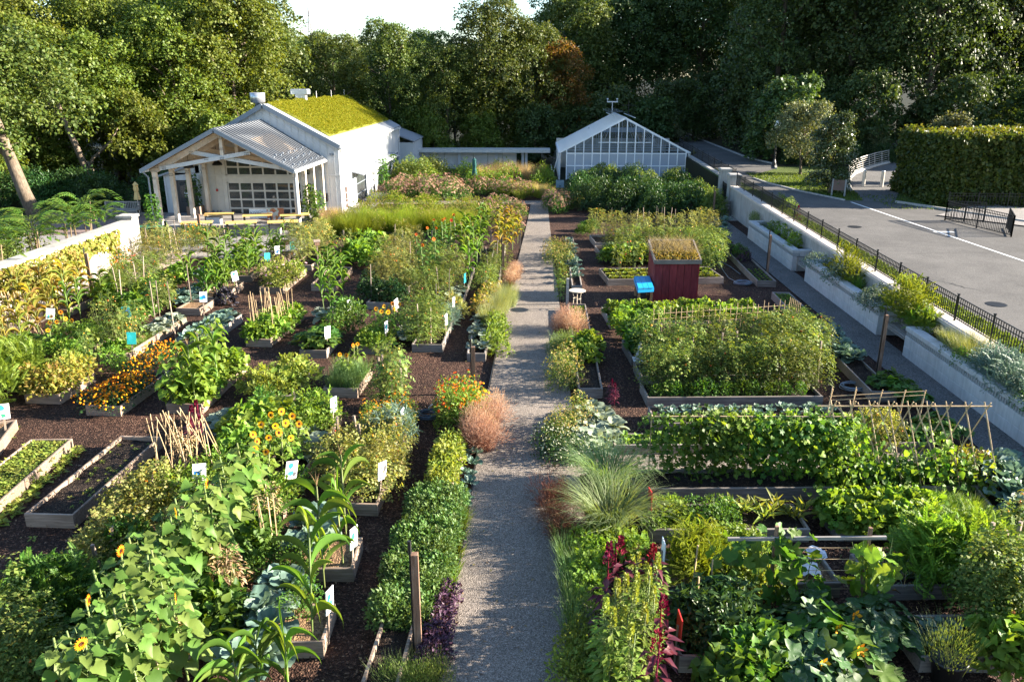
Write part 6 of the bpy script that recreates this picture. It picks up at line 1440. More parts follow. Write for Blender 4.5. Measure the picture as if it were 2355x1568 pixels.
grow('cabbage', px([(745, 740), (770, 725), (735, 728)], .1), 'silvery cabbage behind the squash', 'cabbages behind the squash', (1, 1.2))
grow('basil', inb('R7', 3, 3, .05, .95, 0, .6), 'bushy basil below the dwarf sunflowers', 'basil below the dwarf sunflowers', (1.1, 1.35))
grow('dwarf_sunflower', px([(880, 768), (895, 760), (910, 765), (885, 752), (905, 750), (868, 765), (920, 755), (895, 775)], .2), 'dwarf sunflower with a brown centre above the basil', 'dwarf sunflowers above the basil', (.8, 1.0))
grow('cabbage', px([(930, 770), (940, 758), (925, 780)], .1), 'grey-green cabbage right of the dwarf sunflowers', 'cabbages right of the dwarf sunflowers', (.8, 1))
grow('tomato', px([(970, 790), (985, 785), (955, 778), (998, 775), (975, 765), (960, 755), (990, 755), (1005, 760)], .15), 'bushy tomato in the bed beside the bark walk', 'bushy tomatoes beside the bark walk', (.85, 1.0))
grow('fennel', px([(1030, 752), (1035, 738), (1022, 762)], .15), 'feathery herb at the right edge of the bushy tomato bed', 'feathery herbs by the bushy tomatoes', (.8, 1))
grow('low_tomato', px([(1050, 725), (1040, 715)], .15), 'low sprawling tomato near the white signs', 'sprawling tomatoes near the white signs')
# far left rows
grow('pale_tomato', px([(330, 618), (360, 615), (390, 610), (345, 600), (375, 598), (405, 592), (430, 590), (460, 585), (485, 585), (420, 575), (450, 572), (480, 575), (505, 570), (325, 590), (355, 582), (385, 578)], .1), 'pale staked tomato in the far left rows', 'pale tomatoes of the far left rows', (.85, 1.1))
grow('tomato', px([(265, 690), (290, 680), (310, 665), (330, 655), (300, 700), (345, 650), (365, 640)], .1), 'green tomato plant above the left cabbages', 'tomatoes above the left cabbages', (.85, 1.05))
grow('slim_tomato', px([(352, 725), (372, 712), (388, 715), (360, 700), (395, 700)], .1), 'slim tomato beside the blue kale', 'slim tomatoes beside the blue kale', (.9, 1.1))
grow('bean', px([(250, 700), (280, 712), (320, 702), (335, 690), (310, 720), (350, 680), (270, 668), (240, 685), (405, 650), (385, 668), (420, 640)], .1), 'leafy bean plant in the left rows', 'leafy beans of the left rows', (1.1, 1.5))
grow('dark_bean', px([(310, 738), (330, 732), (345, 715), (360, 690), (300, 745)], .1), 'dark bean plant behind the teal sign', 'dark beans behind the teal sign', (1.0, 1.3))
grow('collard', px([(425, 700), (440, 690), (418, 688), (450, 678), (460, 640), (470, 655), (552, 600), (540, 612), (450, 668)], .15), 'blue kale plant in the far left rows', 'blue kale of the far left rows', (.8, 1.05))
grow('young_corn', inb('S4', 3, 6, .05, .95, 0, 1) + px([(430, 672), (445, 655), (500, 640), (520, 620)]), 'young corn plant in the block behind the black kale', 'young corn behind the black kale', (.9, 1.25))
grow('corn', inb('S5', 3, 5) + px([(480, 600), (510, 605), (535, 590), (565, 595), (590, 600), (560, 575), (530, 575), (600, 570), (500, 628), (575, 560), (545, 560)]), 'corn stalk in the far left corn rows', 'corn of the far left rows', (.75, .95), .1)
grow('young_corn', inb('S6', 3, 3) + px([(640, 560), (655, 552), (625, 562), (610, 555), (670, 555)]), 'young corn plant close to the terrace wall', 'young corn near the terrace wall', (.7, .95))
grow('yellow_daisy', px([(432, 560), (445, 565), (455, 558)]), 'clump of yellow-orange flowers before the terrace wall', 'yellow flowers before the terrace wall', (1.1, 1.3), 0)
grow('zinnia', px([(262, 640), (280, 625), (296, 618), (272, 650), (290, 640)]), 'orange-red flowering zinnia by the end of the cream wall', 'zinnias by the cream wall', (.9, 1.1), 0)
grow('pink_zinnia', inb('S7', 2, 5) + px([(612, 640), (640, 630)]), 'bright leaved plant with pink zinnia blooms', 'pink zinnias of their bed', (1.0, 1.25))
grow('pale_tomato', px([(685, 600), (700, 605), (715, 595), (730, 585), (705, 585), (725, 575), (745, 575), (690, 588), (742, 590)], .1), 'tall pale tomato by the terrace corner', 'pale tomatoes by the terrace corner', (1.0, 1.2))
grow('corn', px([(740, 665), (755, 650), (770, 660), (765, 640), (785, 650), (750, 690), (770, 700), (745, 715), (790, 690), (760, 720)], .1), 'corn with arching leaves in the middle rows', 'arching corn of the middle rows', (.8, 1.0))
grow('slim_tomato', px([(790, 600), (770, 598), (760, 608), (800, 590)]), 'thin tomato behind the arching corn', 'thin tomatoes behind the arching corn', (.8, 1))
grow('bean', px([(810, 590), (830, 580), (845, 570), (860, 590), (825, 605), (850, 610), (820, 570), (870, 575), (840, 595)], .1), 'rounded bright bean bush behind the middle rows', 'bright bean bushes of the middle rows', (1.3, 1.7))
grow('pale_tomato', px([(880, 650), (900, 640), (920, 650), (895, 665), (930, 630), (910, 620), (945, 615), (875, 670), (940, 660), (925, 680), (960, 600), (930, 590), (890, 620), (955, 580)], .1), 'pale staked tomato in the middle rows', 'pale tomatoes of the middle rows', (.9, 1.1))
grow('tomato', px([(960, 650), (985, 640), (1010, 630), (970, 680), (1000, 670), (1025, 655), (980, 700), (1015, 690), (1040, 670), (950, 690), (1050, 650), (990, 620), (1035, 620)], .1), 'green tomato in the thick of the middle rows', 'green tomatoes of the middle rows', (.85, 1.05))
grow('red_sunflower', px([(960, 620), (985, 600), (1005, 605), (1020, 595), (1000, 580), (1040, 600), (1045, 580), (975, 660), (1000, 650), (1025, 575)], .1), 'tall dark red sunflower in the middle rows', 'red sunflowers of the middle rows', (.9, 1.15))
grow('corn', px([(1080, 660), (1095, 640), (1070, 640), (1090, 615), (1105, 600), (1085, 590), (1065, 610), (1110, 580), (1095, 570), (1075, 580), (1100, 555), (1120, 560), (1060, 590), (1115, 545)], .1), 'tall corn stalk beside the bark walk', 'tall corn beside the bark walk', (.95, 1.2))
grow('pale_corn', px([(1150, 590), (1165, 580), (1178, 575), (1160, 560), (1180, 555), (1170, 545), (1190, 560), (1145, 565), (1155, 545)]), 'yellowing corn stalk at the edge of the gravel path', 'yellowing corn by the gravel path', (.9, 1.1), 0)
grow('pink_perennial', px([(1165, 530), (1150, 525), (1180, 535)]), 'pinkish plumed plant above the yellowing corn', 'pink plumes above the yellowing corn', (1, 1.2), 0)
grow('cabbage', px([(1045, 680), (1060, 672), (1035, 690)], .15), 'blue cabbage between corn and tomatoes', 'blue cabbages by the corn', (.9, 1.1))
grow('dark_pepper', px([(840, 690), (860, 690), (880, 695), (905, 690), (850, 672), (920, 700)], .1), 'dark bushy plant at the front of the middle rows', 'dark bushes of the middle rows', (.9, 1.1))
# path strip on the left
grow('cabbage', inb('P2', 2, 4, .05, .95, .01, .24), 'pale cabbage in the narrow path bed', 'cabbages of the path bed', (.85, 1))
grow('bright_pepper', px([(1135, 800), (1142, 785), (1130, 770), (1148, 770), (1140, 755), (1150, 815)]), 'bright leafy pepper by the gravel edge', 'peppers by the gravel edge', (1, 1.2), 0)
grow('lavender', px([(1135, 735), (1148, 722), (1158, 708), (1140, 715), (1165, 692), (1150, 698), (1128, 748), (1168, 705)]), 'pale green lavender mound along the gravel path', 'lavender along the gravel path', (1.0, 1.3), 0)
grow('dried_bean', px([(1110, 715), (1120, 700), (1128, 690), (1105, 728), (1135, 680)]), 'yellow-leaved bush inside the lavender edge', 'yellow bushes by the lavender', (1, 1.2), .1)
grow('tomato', px([(1120, 665), (1132, 650), (1140, 635), (1125, 640), (1148, 620), (1115, 680)]), 'green bush behind the lavender', 'bushes behind the lavender', (.85, 1), 0)
grow('pink_grass', px([(1175, 655), (1188, 640), (1180, 630)]), 'pink hazy grass at the foot of the yellowing corn', 'pink grass below the corn', (.9, 1.1), 0)
grow('zinnia', px([(1030, 985), (1055, 970), (1075, 960), (1040, 955), (1060, 985), (1085, 975), (1050, 935), (1080, 935), (1025, 965)]), 'tall orange and red zinnia beside the gravel path', 'zinnias beside the gravel path', (.95, 1.15), 0)
grow('orange_zinnia', px([(1095, 955), (1098, 975)]), 'orange zinnia at the gravel side of the flower clump', 'orange zinnias on the gravel side', (1.1, 1.25), 0)
grow('pink_grass', px([(1095, 1035), (1115, 1015), (1128, 990), (1105, 995), (1130, 965), (1118, 1035), (1090, 1010)]), 'pink hazy grass clump spilling over the path edge', 'pink grass by the zinnias', (1.0, 1.3), 0)
f_ = BED['P1']['pt']
grow('vine_row', [f_(s, q) for s in (.28, .72) for q in np.linspace(.74, .99, 9)], 'lime twining plant in two rows along the narrow path bed', 'lime plants of the path bed', (.8, 1.1))
grow('ground_cover', [f_(s + rng.normal(0, .04), q) for s in (-.05, .22, .5, .78, 1.05, 1.3) for q in np.linspace(.22, .70, 15) if s < 1.1 or q > .3], 'glossy low leafy plant in the long path bed', 'glossy leaves of the long path bed', (.72, .95), .12)
grow('purple_basil', px([(1010, 1420), (1022, 1400), (1030, 1385), (1005, 1440), (1018, 1430), (1000, 1465), (1012, 1470), (990, 1500), (1003, 1520), (985, 1530), (998, 1490)]), 'purple basil beside the split post', 'purple basil by the split post', (.85, 1.1), 0)
grow('rosemary', px([(900, 1580), (930, 1575), (955, 1590), (985, 1580), (1010, 1570)]), 'yellow-green upright herb at the bottom edge by the path', 'upright herbs at the bottom edge', (.8, 1), 0)
grow('young_kale', px([(1070, 1060), (1085, 1075), (1068, 1095), (1080, 1120), (1065, 1140), (1078, 1160), (1092, 1050), (1075, 1040), (1060, 1170), (1085, 1100)]), 'small grey kale in the strip by the path edging', 'small kale by the path edging', (.7, .95), 0)
grow('grass_tuft', px([(1060, 1200), (1050, 1240), (1045, 1280), (1038, 1320), (1030, 1345), (1055, 1215)]), 'thin grassy tuft by the path edging', 'grassy tufts by the path edging', (.8, 1), 0)
# foreground left
grow('tomato', px([(880, 935), (905, 930)]), 'tomato end plant behind the violet flowers', 'tomato end plants', (.7, .8), .1)
grow('orange_zinnia', px([(860, 985), (880, 970), (935, 975), (945, 960), (920, 950), (850, 970), (900, 965)], .15), 'marigold-orange flowers in the tomato and marigold bed', 'orange flowers of the tomato bed', (.6, .8))
grow('fennel', px([(895, 1010), (912, 1000), (880, 1020), (920, 1020)], .15), 'feathery blue fennel in the tomato and marigold bed', 'fennel of the tomato bed', (1, 1.2))
grow('low_tomato', inb('N3', 2, 6, .0, 1.0, .08, .72) + px([(790, 1060), (770, 1085), (765, 1120)]), 'sprawling tomato in the long bed beside the bark walk', 'sprawling tomatoes of the long bed', (.85, 1.15))
grow('bright_pepper', px([(700, 985), (725, 975), (745, 985), (705, 960), (735, 955), (755, 965), (690, 1000)], .2), 'bright pepper plant at the far end of the sunflower bed', 'peppers of the sunflower bed', (1, 1.3))
grow('dwarf_sunflower', px([(600, 1100), (625, 1075), (650, 1085), (640, 1050), (665, 1060), (680, 1040), (610, 1060), (590, 1075), (655, 1030), (675, 1075), (630, 1030), (695, 1055), (620, 1115), (595, 1130)], .2), 'small sunflower with bright yellow rays in the foreground bed', 'small sunflowers of the foreground bed', (.85, 1.1))
grow('cabbage', px([(720, 1040), (735, 1025), (705, 1055), (715, 1010)], .15), 'grey-green cabbage right of the small sunflowers', 'cabbages by the small sunflowers', (1, 1.2))
grow('basil', px([(640, 1140), (660, 1130), (655, 1155), (680, 1110), (625, 1150)], .2), 'dark bushy basil under the printed sign', 'basil under the printed sign', (1.1, 1.3))
grow('bean', px([(560, 1010), (585, 1000), (610, 990), (545, 1035), (575, 1030), (600, 1015), (620, 1000), (560, 1055), (630, 985)], .15), 'broad-leaved bean plant right of the purple amaranth', 'beans by the purple amaranth', (1.2, 1.5))
grow('pepper', px([(608, 960), (625, 952), (600, 972)], .15), 'green bushy plant behind the blue spotted sign', 'bushes behind the blue spotted sign', (1.1, 1.3))
grow('cabbage', px([(500, 985), (520, 975), (510, 1005), (530, 995), (540, 965)], .15), 'silvery cabbage beside the bean tepees', 'cabbages beside the bean tepees', (1.1, 1.4))
grow('amaranth_leafy', px([(452, 1030), (462, 1015), (445, 1050), (470, 1045)], .15), 'purple leaved amaranth among the bean tepees', 'purple amaranth of the tepees', (.75, .95))
grow('dry_tangle', px([(430, 1075), (445, 1085), (415, 1065), (612, 1225), (625, 1215), (535, 1395), (545, 1380), (520, 1380), (395, 1560), (405, 1545)], .1), 'dried brown vine tangle hanging on canes', 'dried vine tangles', (.8, 1.1))
grow('bright_pepper', px([(430, 1130), (460, 1120), (490, 1110), (445, 1155), (480, 1140), (410, 1145), (395, 1165), (500, 1090)], .15), 'yellow-green pepper near the large blue bordered sign', 'peppers near the blue bordered sign', (.9, 1.15))
grow('low_tomato', px([(310, 1190), (340, 1175), (365, 1165), (325, 1215), (290, 1215), (350, 1200), (265, 1290), (240, 1310), (280, 1270), (255, 1335), (225, 1330)], .05), 'tangled tomato plant right of the empty bed', 'tangled tomatoes by the empty bed', (.95, 1.3))
grow('zucchini', px([(355, 1140), (378, 1130)], .1), 'low squash vine behind the empty bed corner', 'squash vines by the empty bed', (.7, .9))
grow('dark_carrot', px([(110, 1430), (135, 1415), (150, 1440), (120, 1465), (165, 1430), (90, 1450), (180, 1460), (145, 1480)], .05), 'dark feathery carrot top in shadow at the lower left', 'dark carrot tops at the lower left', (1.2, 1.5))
grow('tomato', px([(20, 1480), (45, 1510), (10, 1530), (70, 1530), (35, 1560), (5, 1450), (85, 1570), (60, 1590), (100, 1600), (25, 1600)]), 'browning tomato plant in the bottom left corner', 'tomatoes of the bottom left corner', (.85, 1.1), 0)
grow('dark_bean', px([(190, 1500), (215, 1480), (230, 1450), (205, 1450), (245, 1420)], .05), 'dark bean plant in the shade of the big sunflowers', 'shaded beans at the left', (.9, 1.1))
grow('pepper', px([(280, 1300), (300, 1285), (320, 1290), (300, 1310)], .05), 'dark green pepper left of the big sunflowers', 'peppers left of the big sunflowers', (1, 1.2))
grow('dark_bean', px([(480, 1440), (500, 1425), (520, 1440), (460, 1455), (540, 1420), (505, 1455), (455, 1430), (590, 1250), (605, 1240), (580, 1265), (570, 1285), (560, 1240)], .15), 'dark bean plant right of the big sunflowers', 'beans right of the big sunflowers', (.9, 1.1))
grow('herb', px([(690, 1330), (670, 1310), (715, 1300), (640, 1290), (600, 1310), (580, 1330), (690, 1400), (675, 1420), (700, 1385), (620, 1180), (640, 1190)], .15), 'small leafy herb in the corn and kale beds', 'herbs of the corn and kale beds', (.8, 1.1))
grow('weed', [f2(s, q) for f2 in (BED['L2']['pt'],) for s in np.linspace(.08, .92, 9) for q in np.linspace(.1, .97, 26)], 'low lime seedling in the weedy bed', 'seedlings of the weedy bed', (.8, 1.8))
grow('weed', px([(rng.uniform(0, 210), 0) for _ in range(0)]) + [(float(x), float(y)) for x, y in [(BED['L2']['pt'](1.0 + .35 * rng.random(), q)) for q in np.linspace(.0, 1, 60)]], 'low weed beside the board of the weedy bed', 'weeds along the weedy bed', (.9, 2.0), 0)
grow('weed', [BED['L1']['pt'](rng.uniform(.1, .9), rng.uniform(.05, .95)) for _ in range(40)], 'tiny weed sprout in the empty soil bed', 'sprouts of the empty bed', (.4, .9))
grow('weed', px([(60, 1330), (95, 1350), (40, 1370), (130, 1320), (75, 1395), (20, 1345), (110, 1290), (75, 1240), (60, 1270), (40, 985), (30, 1000), (20, 1010)]), 'stray weed on the dark bark at the left', 'stray weeds on the bark', (.8, 1.7), 0)

# ------------------------------------------------------------------ planting: right of the path
grow('seedling', inb('V2', 6, 9, .08, .92, .78, .98, .1), 'tiny plug seedling in neat rows near the round table', 'plug seedlings near the round table', (.7, .9))
grow('pink_grass', px([(1285, 765), (1305, 755), (1318, 770)]), 'pink hazy grass mound on the right path edge', 'pink grass on the right path edge', (1.1, 1.3), 0)
grow('rosemary', px([(1285, 800), (1300, 810), (1275, 815), (1312, 795)]), 'olive bushy mound below the pink grass', 'olive mounds below the pink grass', (1, 1.2), 0)
grow('zucchini', px([(1340, 810), (1345, 830), (1330, 825), (1350, 795)]), 'lime broad leaved plant in the path bed', 'lime broad leaves of the path bed', (.8, .9), .05)
grow('bean', px([(1335, 820), (1352, 815), (1342, 840)]), 'lime bushy plant on the bark side of the path bed', 'lime bushes of the path bed', (1.1, 1.3), .05)
grow('goldenrod', px([(1280, 865), (1295, 880), (1310, 860), (1300, 845), (1285, 895), (1315, 895)]), 'pale flowering stems on the right path edge', 'pale flowering stems', (.8, 1.0), 0)
grow('goldenrod', px([(1285, 990), (1310, 985), (1300, 1010), (1330, 965), (1340, 985), (1278, 1015), (1320, 1000)]), 'golden brown flower heads beside the silver brassicas', 'golden flower heads', (.65, .85), 0)
grow('white_bloomer', px([(1270, 1010), (1285, 1030), (1265, 1035), (1300, 1045), (1320, 1055), (1280, 1055), (1305, 1060)]), 'dark low plant dotted with white flowers at the crossing', 'white flowers at the crossing', (1, 1.2), 0)
grow('cabbage', px([(1345, 985), (1365, 975), (1385, 990), (1355, 1005), (1378, 1010), (1400, 1015), (1350, 1025), (1370, 1030), (1392, 1035), (1340, 1040), (1330, 1050), (1360, 1055), (1385, 1052), (1375, 992), (1398, 985), (1352, 970), (1408, 1028), (1340, 1000), (1372, 1045), (1410, 1005), (1388, 965), (1362, 955), (1340, 965), (1335, 1015)]), 'silver-green brassica in the clump by the crossing', 'silver brassicas by the crossing', (1.0, 1.3), .1)
grow('amaranth_leafy', px([(1405, 925), (1412, 935)]), 'small crimson amaranth behind the silver brassicas', 'crimson amaranth behind the brassicas', (.5, .6), .05)
grow('goldenrod', px([(1270, 610), (1285, 600), (1300, 610), (1275, 590), (1295, 585), (1305, 595), (1265, 595)]), 'golden bushy perennial at the far right path edge', 'golden perennials at the far path edge', (.9, 1.15), 0)
grow('slim_tomato', px([(1285, 640), (1295, 655), (1290, 670), (1300, 625), (1288, 690)]), 'thin weedy stem between gravel and grey boards', 'thin stems by the grey boards', (.7, .95), 0)
grow('young_kale', inb('V1', 2, 9, .1, .9, .1, .9), 'small grey kale between the narrow grey boards', 'kale between the grey boards', (.9, 1.3))
grow('lettuce', inb('T1', 20, 3, .02, .98, .05, .95), 'bright lettuce in the bed behind the red shed', 'lettuces behind the red shed', (.95, 1.2))
grow('dark_carrot', inb('T2', 9, 1, .03, .97, -.6, -.1), 'leafy green plant at the foot of the far tomatoes', 'green plants below the far tomatoes', (1.1, 1.4), .05)
grow('bean', px([(1395, 600), (1410, 598), (1425, 603), (1440, 600), (1460, 598), (1480, 602)], .1), 'bright leafy plant behind the lettuce', 'leafy plants behind the lettuce', (1, 1.3))
grow('tomato', px([(1410 + 23 * i + rng.normal(0, 4), 585 + rng.normal(0, 5)) for i in range(11)] + [(1630, 600), (1645, 590), (1620, 575), (1635, 620)], .1), 'staked tomato in the nearer row behind the red shed', 'nearer tomatoes behind the shed', (1.0, 1.2))
grow('pale_tomato', px([(1372 + 22 * i + rng.normal(0, 4), 550 + rng.normal(0, 5)) for i in range(13)], .1), 'staked pale tomato in the farther row behind the red shed', 'farther tomatoes behind the shed', (.95, 1.15))
grow('slim_tomato', px([(1425, 625), (1458, 622)]), 'climbing plant on a leaning cane left of the shed', 'climbers left of the shed', (1.2, 1.4), .1)
grow('dark_carrot', px([(1345, 530), (1360, 530), (1340, 540)]), 'low dark plant at the far end of the bark stripes', 'dark plants at the far bark end', (.8, 1), 0)
grow('bean', inb('T4', 14, 2, .02, .98, -.1, .9) + px([(1430, 760), (1445, 775), (1420, 750), (1455, 790)], .1), 'broad leaved bright bean in front of the red shed', 'bright beans before the red shed', (.75, 1.0))
grow('dark_bean', px([(1480, 810), (1470, 800), (1500, 800), (1460, 775)], .15), 'deep green bean behind the white cone', 'beans behind the white cone', (1.1, 1.3))
T5p = [G(1500 + 31 * i + rng.normal(0, 5), 850 + 14 * j - i * .5 + rng.normal(0, 3), .15) for i in range(13) for j in (-2, 0, 3)]
grow('tomato', T5p, 'leafy tomato in the long hedge of tomatoes', 'tomatoes of the long hedge', (.82, 1.3))
grow('pepper', inb('T6', 14, 1, .02, .9, .15, .35), 'small green plant in front of the tomato hedge', 'small plants before the tomato hedge', (.55, .75))
grow('young_kale', inb('T7', 15, 2, .03, .97, .45, .98), 'young grey cabbage in a row behind the trellis', 'young cabbages behind the trellis', (.65, .85))
grow('spinach', inb('T8a', 12, 2, .05, .9, .1, .9), 'low bright spinach behind the vine trellis', 'spinach behind the vine trellis', (1.1, 1.4))
grow('low_tomato', inb('T8b', 4, 1, .02, .6, .2, .8), 'browning pepper plant behind the cane frame', 'browning plants behind the cane frame', (.9, 1.1))
grow('zucchini', px([(2105, 1005), (2130, 1000), (2160, 1005), (2145, 985), (2180, 1010)], .15), 'yellow-green squash at the end of the cane frame', 'squash at the cane frame end', (.75, .9))
grow('dried_bean', px([(2170, 1090), (2190, 1095), (2215, 1090), (2235, 1085), (2200, 1080)], .1), 'yellowing low plant at the right of the bean canes', 'yellow plants by the bean canes', (.8, 1))
grow('parsley', inb('T10', 3, 2, .02, .22, .2, .9), 'bright parsley in the ginger bed', 'parsley of the ginger bed', (1, 1.2))
grow('herb', inb('T10', 3, 2, .25, .6, .1, .8), 'leafy herb in the ginger bed', 'herbs of the ginger bed', (.8, 1))
grow('ginger', px([(1710, 1190), (1740, 1185), (1770, 1195), (1790, 1185), (1810, 1195), (1830, 1200), (1780, 1175), (1755, 1205), (1725, 1175), (1845, 1190), (1680, 1180)], .15), 'upright ginger-like plant with long yellowing leaves', 'ginger plants', (.75, 1.05))
grow('strawberry', inb('T11', 9, 3, .02, .68, .08, .92), 'low bright crinkled leaf plant in the strawberry-like bed', 'crinkled leaf plants', (1.0, 1.25))
grow('purple_basil', inb('T11', 9, 1, .05, .7, .92, 1.0), 'purple leaved plant along the rear board', 'purple plants along the rear board', (.7, 1))
grow('grass_tuft', inb('T11', 5, 4, .70, .98, .05, .95), 'fine green chive tuft at the right of the crinkled leaves', 'chive tufts by the crinkled leaves', (.85, 1.05))
grow('dill', px([(1590, 1300), (1610, 1310), (1575, 1320), (1600, 1335), (1625, 1320), (1585, 1345), (1630, 1300)], .15), 'golden feathery dill left of the cucumber trellis', 'dill by the cucumber trellis', (.8, 1))
grow('parsley', px([(1650, 1265), (1675, 1255), (1700, 1265), (1720, 1275), (1660, 1285), (1690, 1290), (1735, 1290), (1670, 1310), (1700, 1320), (1640, 1275)], .2), 'bright celery-like bush behind the cucumber vines', 'celery-like bushes', (1.1, 1.4))
grow('lime_herb', px([(1720, 1330), (1740, 1345), (1760, 1335), (1700, 1345), (1735, 1320)], .2), 'lime bushy herb under the cucumber vines', 'lime herbs under the cucumbers', (1.1, 1.3))
grow('dark_pepper', px([(1585, 1465), (1610, 1450), (1640, 1460), (1665, 1445), (1620, 1480), (1650, 1490), (1690, 1465), (1600, 1430), (1635, 1430), (1680, 1430)], .15), 'dark glossy pepper plant with canes', 'dark peppers of the squash bed', (.9, 1.1))
grow('dark_bean', px([(1690, 1530), (1720, 1545), (1755, 1530), (1680, 1570), (1710, 1590), (1745, 1575), (1780, 1560), (1670, 1600)], .1), 'trailing dark bean over the front of the squash bed', 'trailing beans of the squash bed', (.95, 1.2))
grow('carrot', px([(2150, 1320), (2175, 1300), (2200, 1290), (2230, 1300), (2160, 1285), (2190, 1330), (2220, 1330), (2250, 1320), (2240, 1285), (2140, 1300)], .2), 'tall bright feathery carrot tops behind the bare bed', 'carrot tops behind the bare bed', (1.2, 1.5))
grow('tomato', px([(2280, 1440), (2300, 1420), (2330, 1430), (2350, 1450), (2310, 1465), (2260, 1425), (2340, 1400), (2365, 1420), (2290, 1400)], .15), 'tall tomato in the bottom right bed', 'tomatoes of the bottom right bed', (.95, 1.15))
grow('slim_tomato', px([(2300, 1290), (2320, 1280), (2345, 1275), (2350, 1310)]), 'pale thin tomato at the bare stakes', 'thin tomatoes at the bare stakes', (.9, 1.1), .05)
grow('bean', px([(2310, 1525), (2330, 1510), (2345, 1530), (2295, 1510)], .15), 'drooping bright bean at the bottom right corner', 'beans at the bottom right corner', (1.1, 1.3))
grow('young_kale', px([(2130, 1455), (2150, 1440), (2165, 1460), (2140, 1475), (2185, 1445)], .2), 'tiny pale seedling in the bare soil bed', 'seedlings of the bare soil bed', (.6, .9))
k = 240; P = np.stack([rng.normal(0, .42, k), rng.normal(0, .2, k), .02 + .12 * rng.random(k)], 1); P[:, 2] *= np.exp(-P[:, 0] ** 2 * 3)
b_ = Bag().mix(['blade1', 'blade2', 'leafd'], frames(P, rdir(rng, k) * np.array([1, 1, .2]), (0, 0, 1), ri(rng, .12, .3, k), .018), SIL, rng).mix(['blade1', 'leafd'], frames(P[:90] * .8, rdir(rng, 90) * np.array([1, 1, .2]), (0, 0, 1), .25, .018), STR, rng)
x, y = G(2090, 1322, .2); solo('dried_stalks', b_.mesh(), 'heap of grey dried stalks lying on dark soil', 'stalk heap', (x, y, .18))
# strips along the walkway
grow('seedling', inb('U1', 3, 7, .1, .9, .02, .30, .1), 'dark plug seedling at the near end of the walkway seedling bed', 'plug seedlings of the walkway bed', (.7, .9))
grow('pepper', inb('U1', 2, 4, .1, .9, .55, .85), 'reddish leafy plant in the walkway seedling bed', 'leafy plants of the walkway bed', (.6, .8))
grow('purple_basil', inb('U1', 2, 4, .1, .9, .5, .8), 'dark red leaved plant in the walkway seedling bed', 'red leaves of the walkway bed', (.8, 1.1))
grow('collard', px([(1655, 520), (1665, 528), (1650, 530), (1668, 515), (1658, 540)]), 'blue-grey kale at the far end of the walkway beds', 'kale at the far walkway end', (.9, 1.1), .1)
grow('seedling', inb('U2', 5, 10, .06, .94, .80, .99, .1), 'small plug seedling at the far end of the long walkway bed', 'plug seedlings of the long walkway bed', (.7, .9))
grow('spinach', inb('U2', 4, 10, .08, .92, .52, .80), 'bright low greens in the long walkway bed', 'low greens of the long walkway bed', (.9, 1.1))
grow('collard', inb('U2', 2, 7, .15, .9, .24, .53), 'broad blue collard in the long walkway bed', 'collards of the long walkway bed', (.9, 1.15))
grow('zucchini', px([(2030, 900), (2055, 910), (2042, 885), (2070, 900), (2080, 920), (2095, 935)]), 'bright squash at the near end of the long walkway bed', 'squash of the long walkway bed', (.7, .85), .1)
grow('collard', px([(2290, 1110), (2310, 1125), (2330, 1145), (2300, 1140), (2345, 1165), (2320, 1170), (2350, 1200), (2285, 1090), (2340, 1120), (2355, 1140), (2310, 1095)]), 'large collard in the bed at the right picture edge', 'large collards at the right edge', (1.15, 1.45), .12)
# planters and wall top
def pz(pts): return [(min(11.78, max(11.36, G(a, b2, .9)[0])), G(a, b2, .9)[1], .76) for a, b2 in pts]
grow('silver_mound', pz([(1880, 608), (1925, 640), (2000, 690), (2020, 700), (2040, 688)]), 'rounded grey-green mound in the middle block planter', 'grey-green mounds of the middle planter', (1.05, 1.35))
grow('chive', pz([(1950, 645), (1975, 660), (2005, 655), (2010, 640)]), 'grassy tuft in the middle block planter', 'tufts of the middle planter', (1.4, 1.8))
grow('dill', pz([(2000, 640), (2020, 650), (1985, 630)]), 'feathery yellow fennel in the middle block planter', 'fennel of the middle planter', (1.1, 1.35))
grow('rosemary', pz([(1735, 505), (1750, 500)]), 'upright herb in the far block planter', 'upright herbs of the far planter', (1, 1.2))
grow('bright_pepper', pz([(1785, 530), (1800, 540), (1815, 550), (1835, 560), (1825, 565)]), 'leafy bright plant in the far block planter', 'leafy plants of the far planter', (1, 1.2))
grow('silver_mound', pz([(1760, 520), (1775, 525)]), 'grey herb mound in the far block planter', 'grey mounds of the far planter', (.6, .7))
grow('carrot', pz([(2125, 745), (2140, 755), (2115, 735)]), 'dense yellow-green mound at the end of the nearest planter', 'yellow-green mounds of the nearest planter', (.9, 1.1))
grow('dill', pz([(2150, 720), (2165, 735), (2140, 715)]), 'tall yellow flowering fennel in the nearest planter', 'flowering fennel of the nearest planter', (1.3, 1.6))
grow('muted_grass' if False else 'lavender', pz([(2200, 790), (2235, 800), (2260, 820), (2215, 815), (2285, 835), (2180, 785)]), 'olive grassy bush in the nearest planter', 'olive bushes of the nearest planter', (1.0, 1.3))
grow('fennel', pz([(2265, 855), (2290, 870), (2310, 860), (2330, 880), (2345, 900), (2320, 900), (2300, 845), (2350, 865), (2365, 915)]), 'grey-green feathery bush in the nearest planter', 'grey bushes of the nearest planter', (1.1, 1.4))
grow('herb', pz([(2185, 805), (2200, 830), (2340, 925), (2360, 940)]), 'dark leafy herb hanging over the nearest planter', 'dark herbs of the nearest planter', (.9, 1.1))
grow('sunlit_shrub', [(*GR(p[0], p[1])[:2], zroad(45) - .3) for p in [(1795, 470), (1812, 480)]], 'bright shrub growing behind the iron fence', 'shrubs behind the iron fence', (.35, .45))
grow('amaranth_leafy', [(*GR(1832, 512)[:2], zroad(41))], 'small red leaved plant behind the iron fence', 'x', (.7, .75))
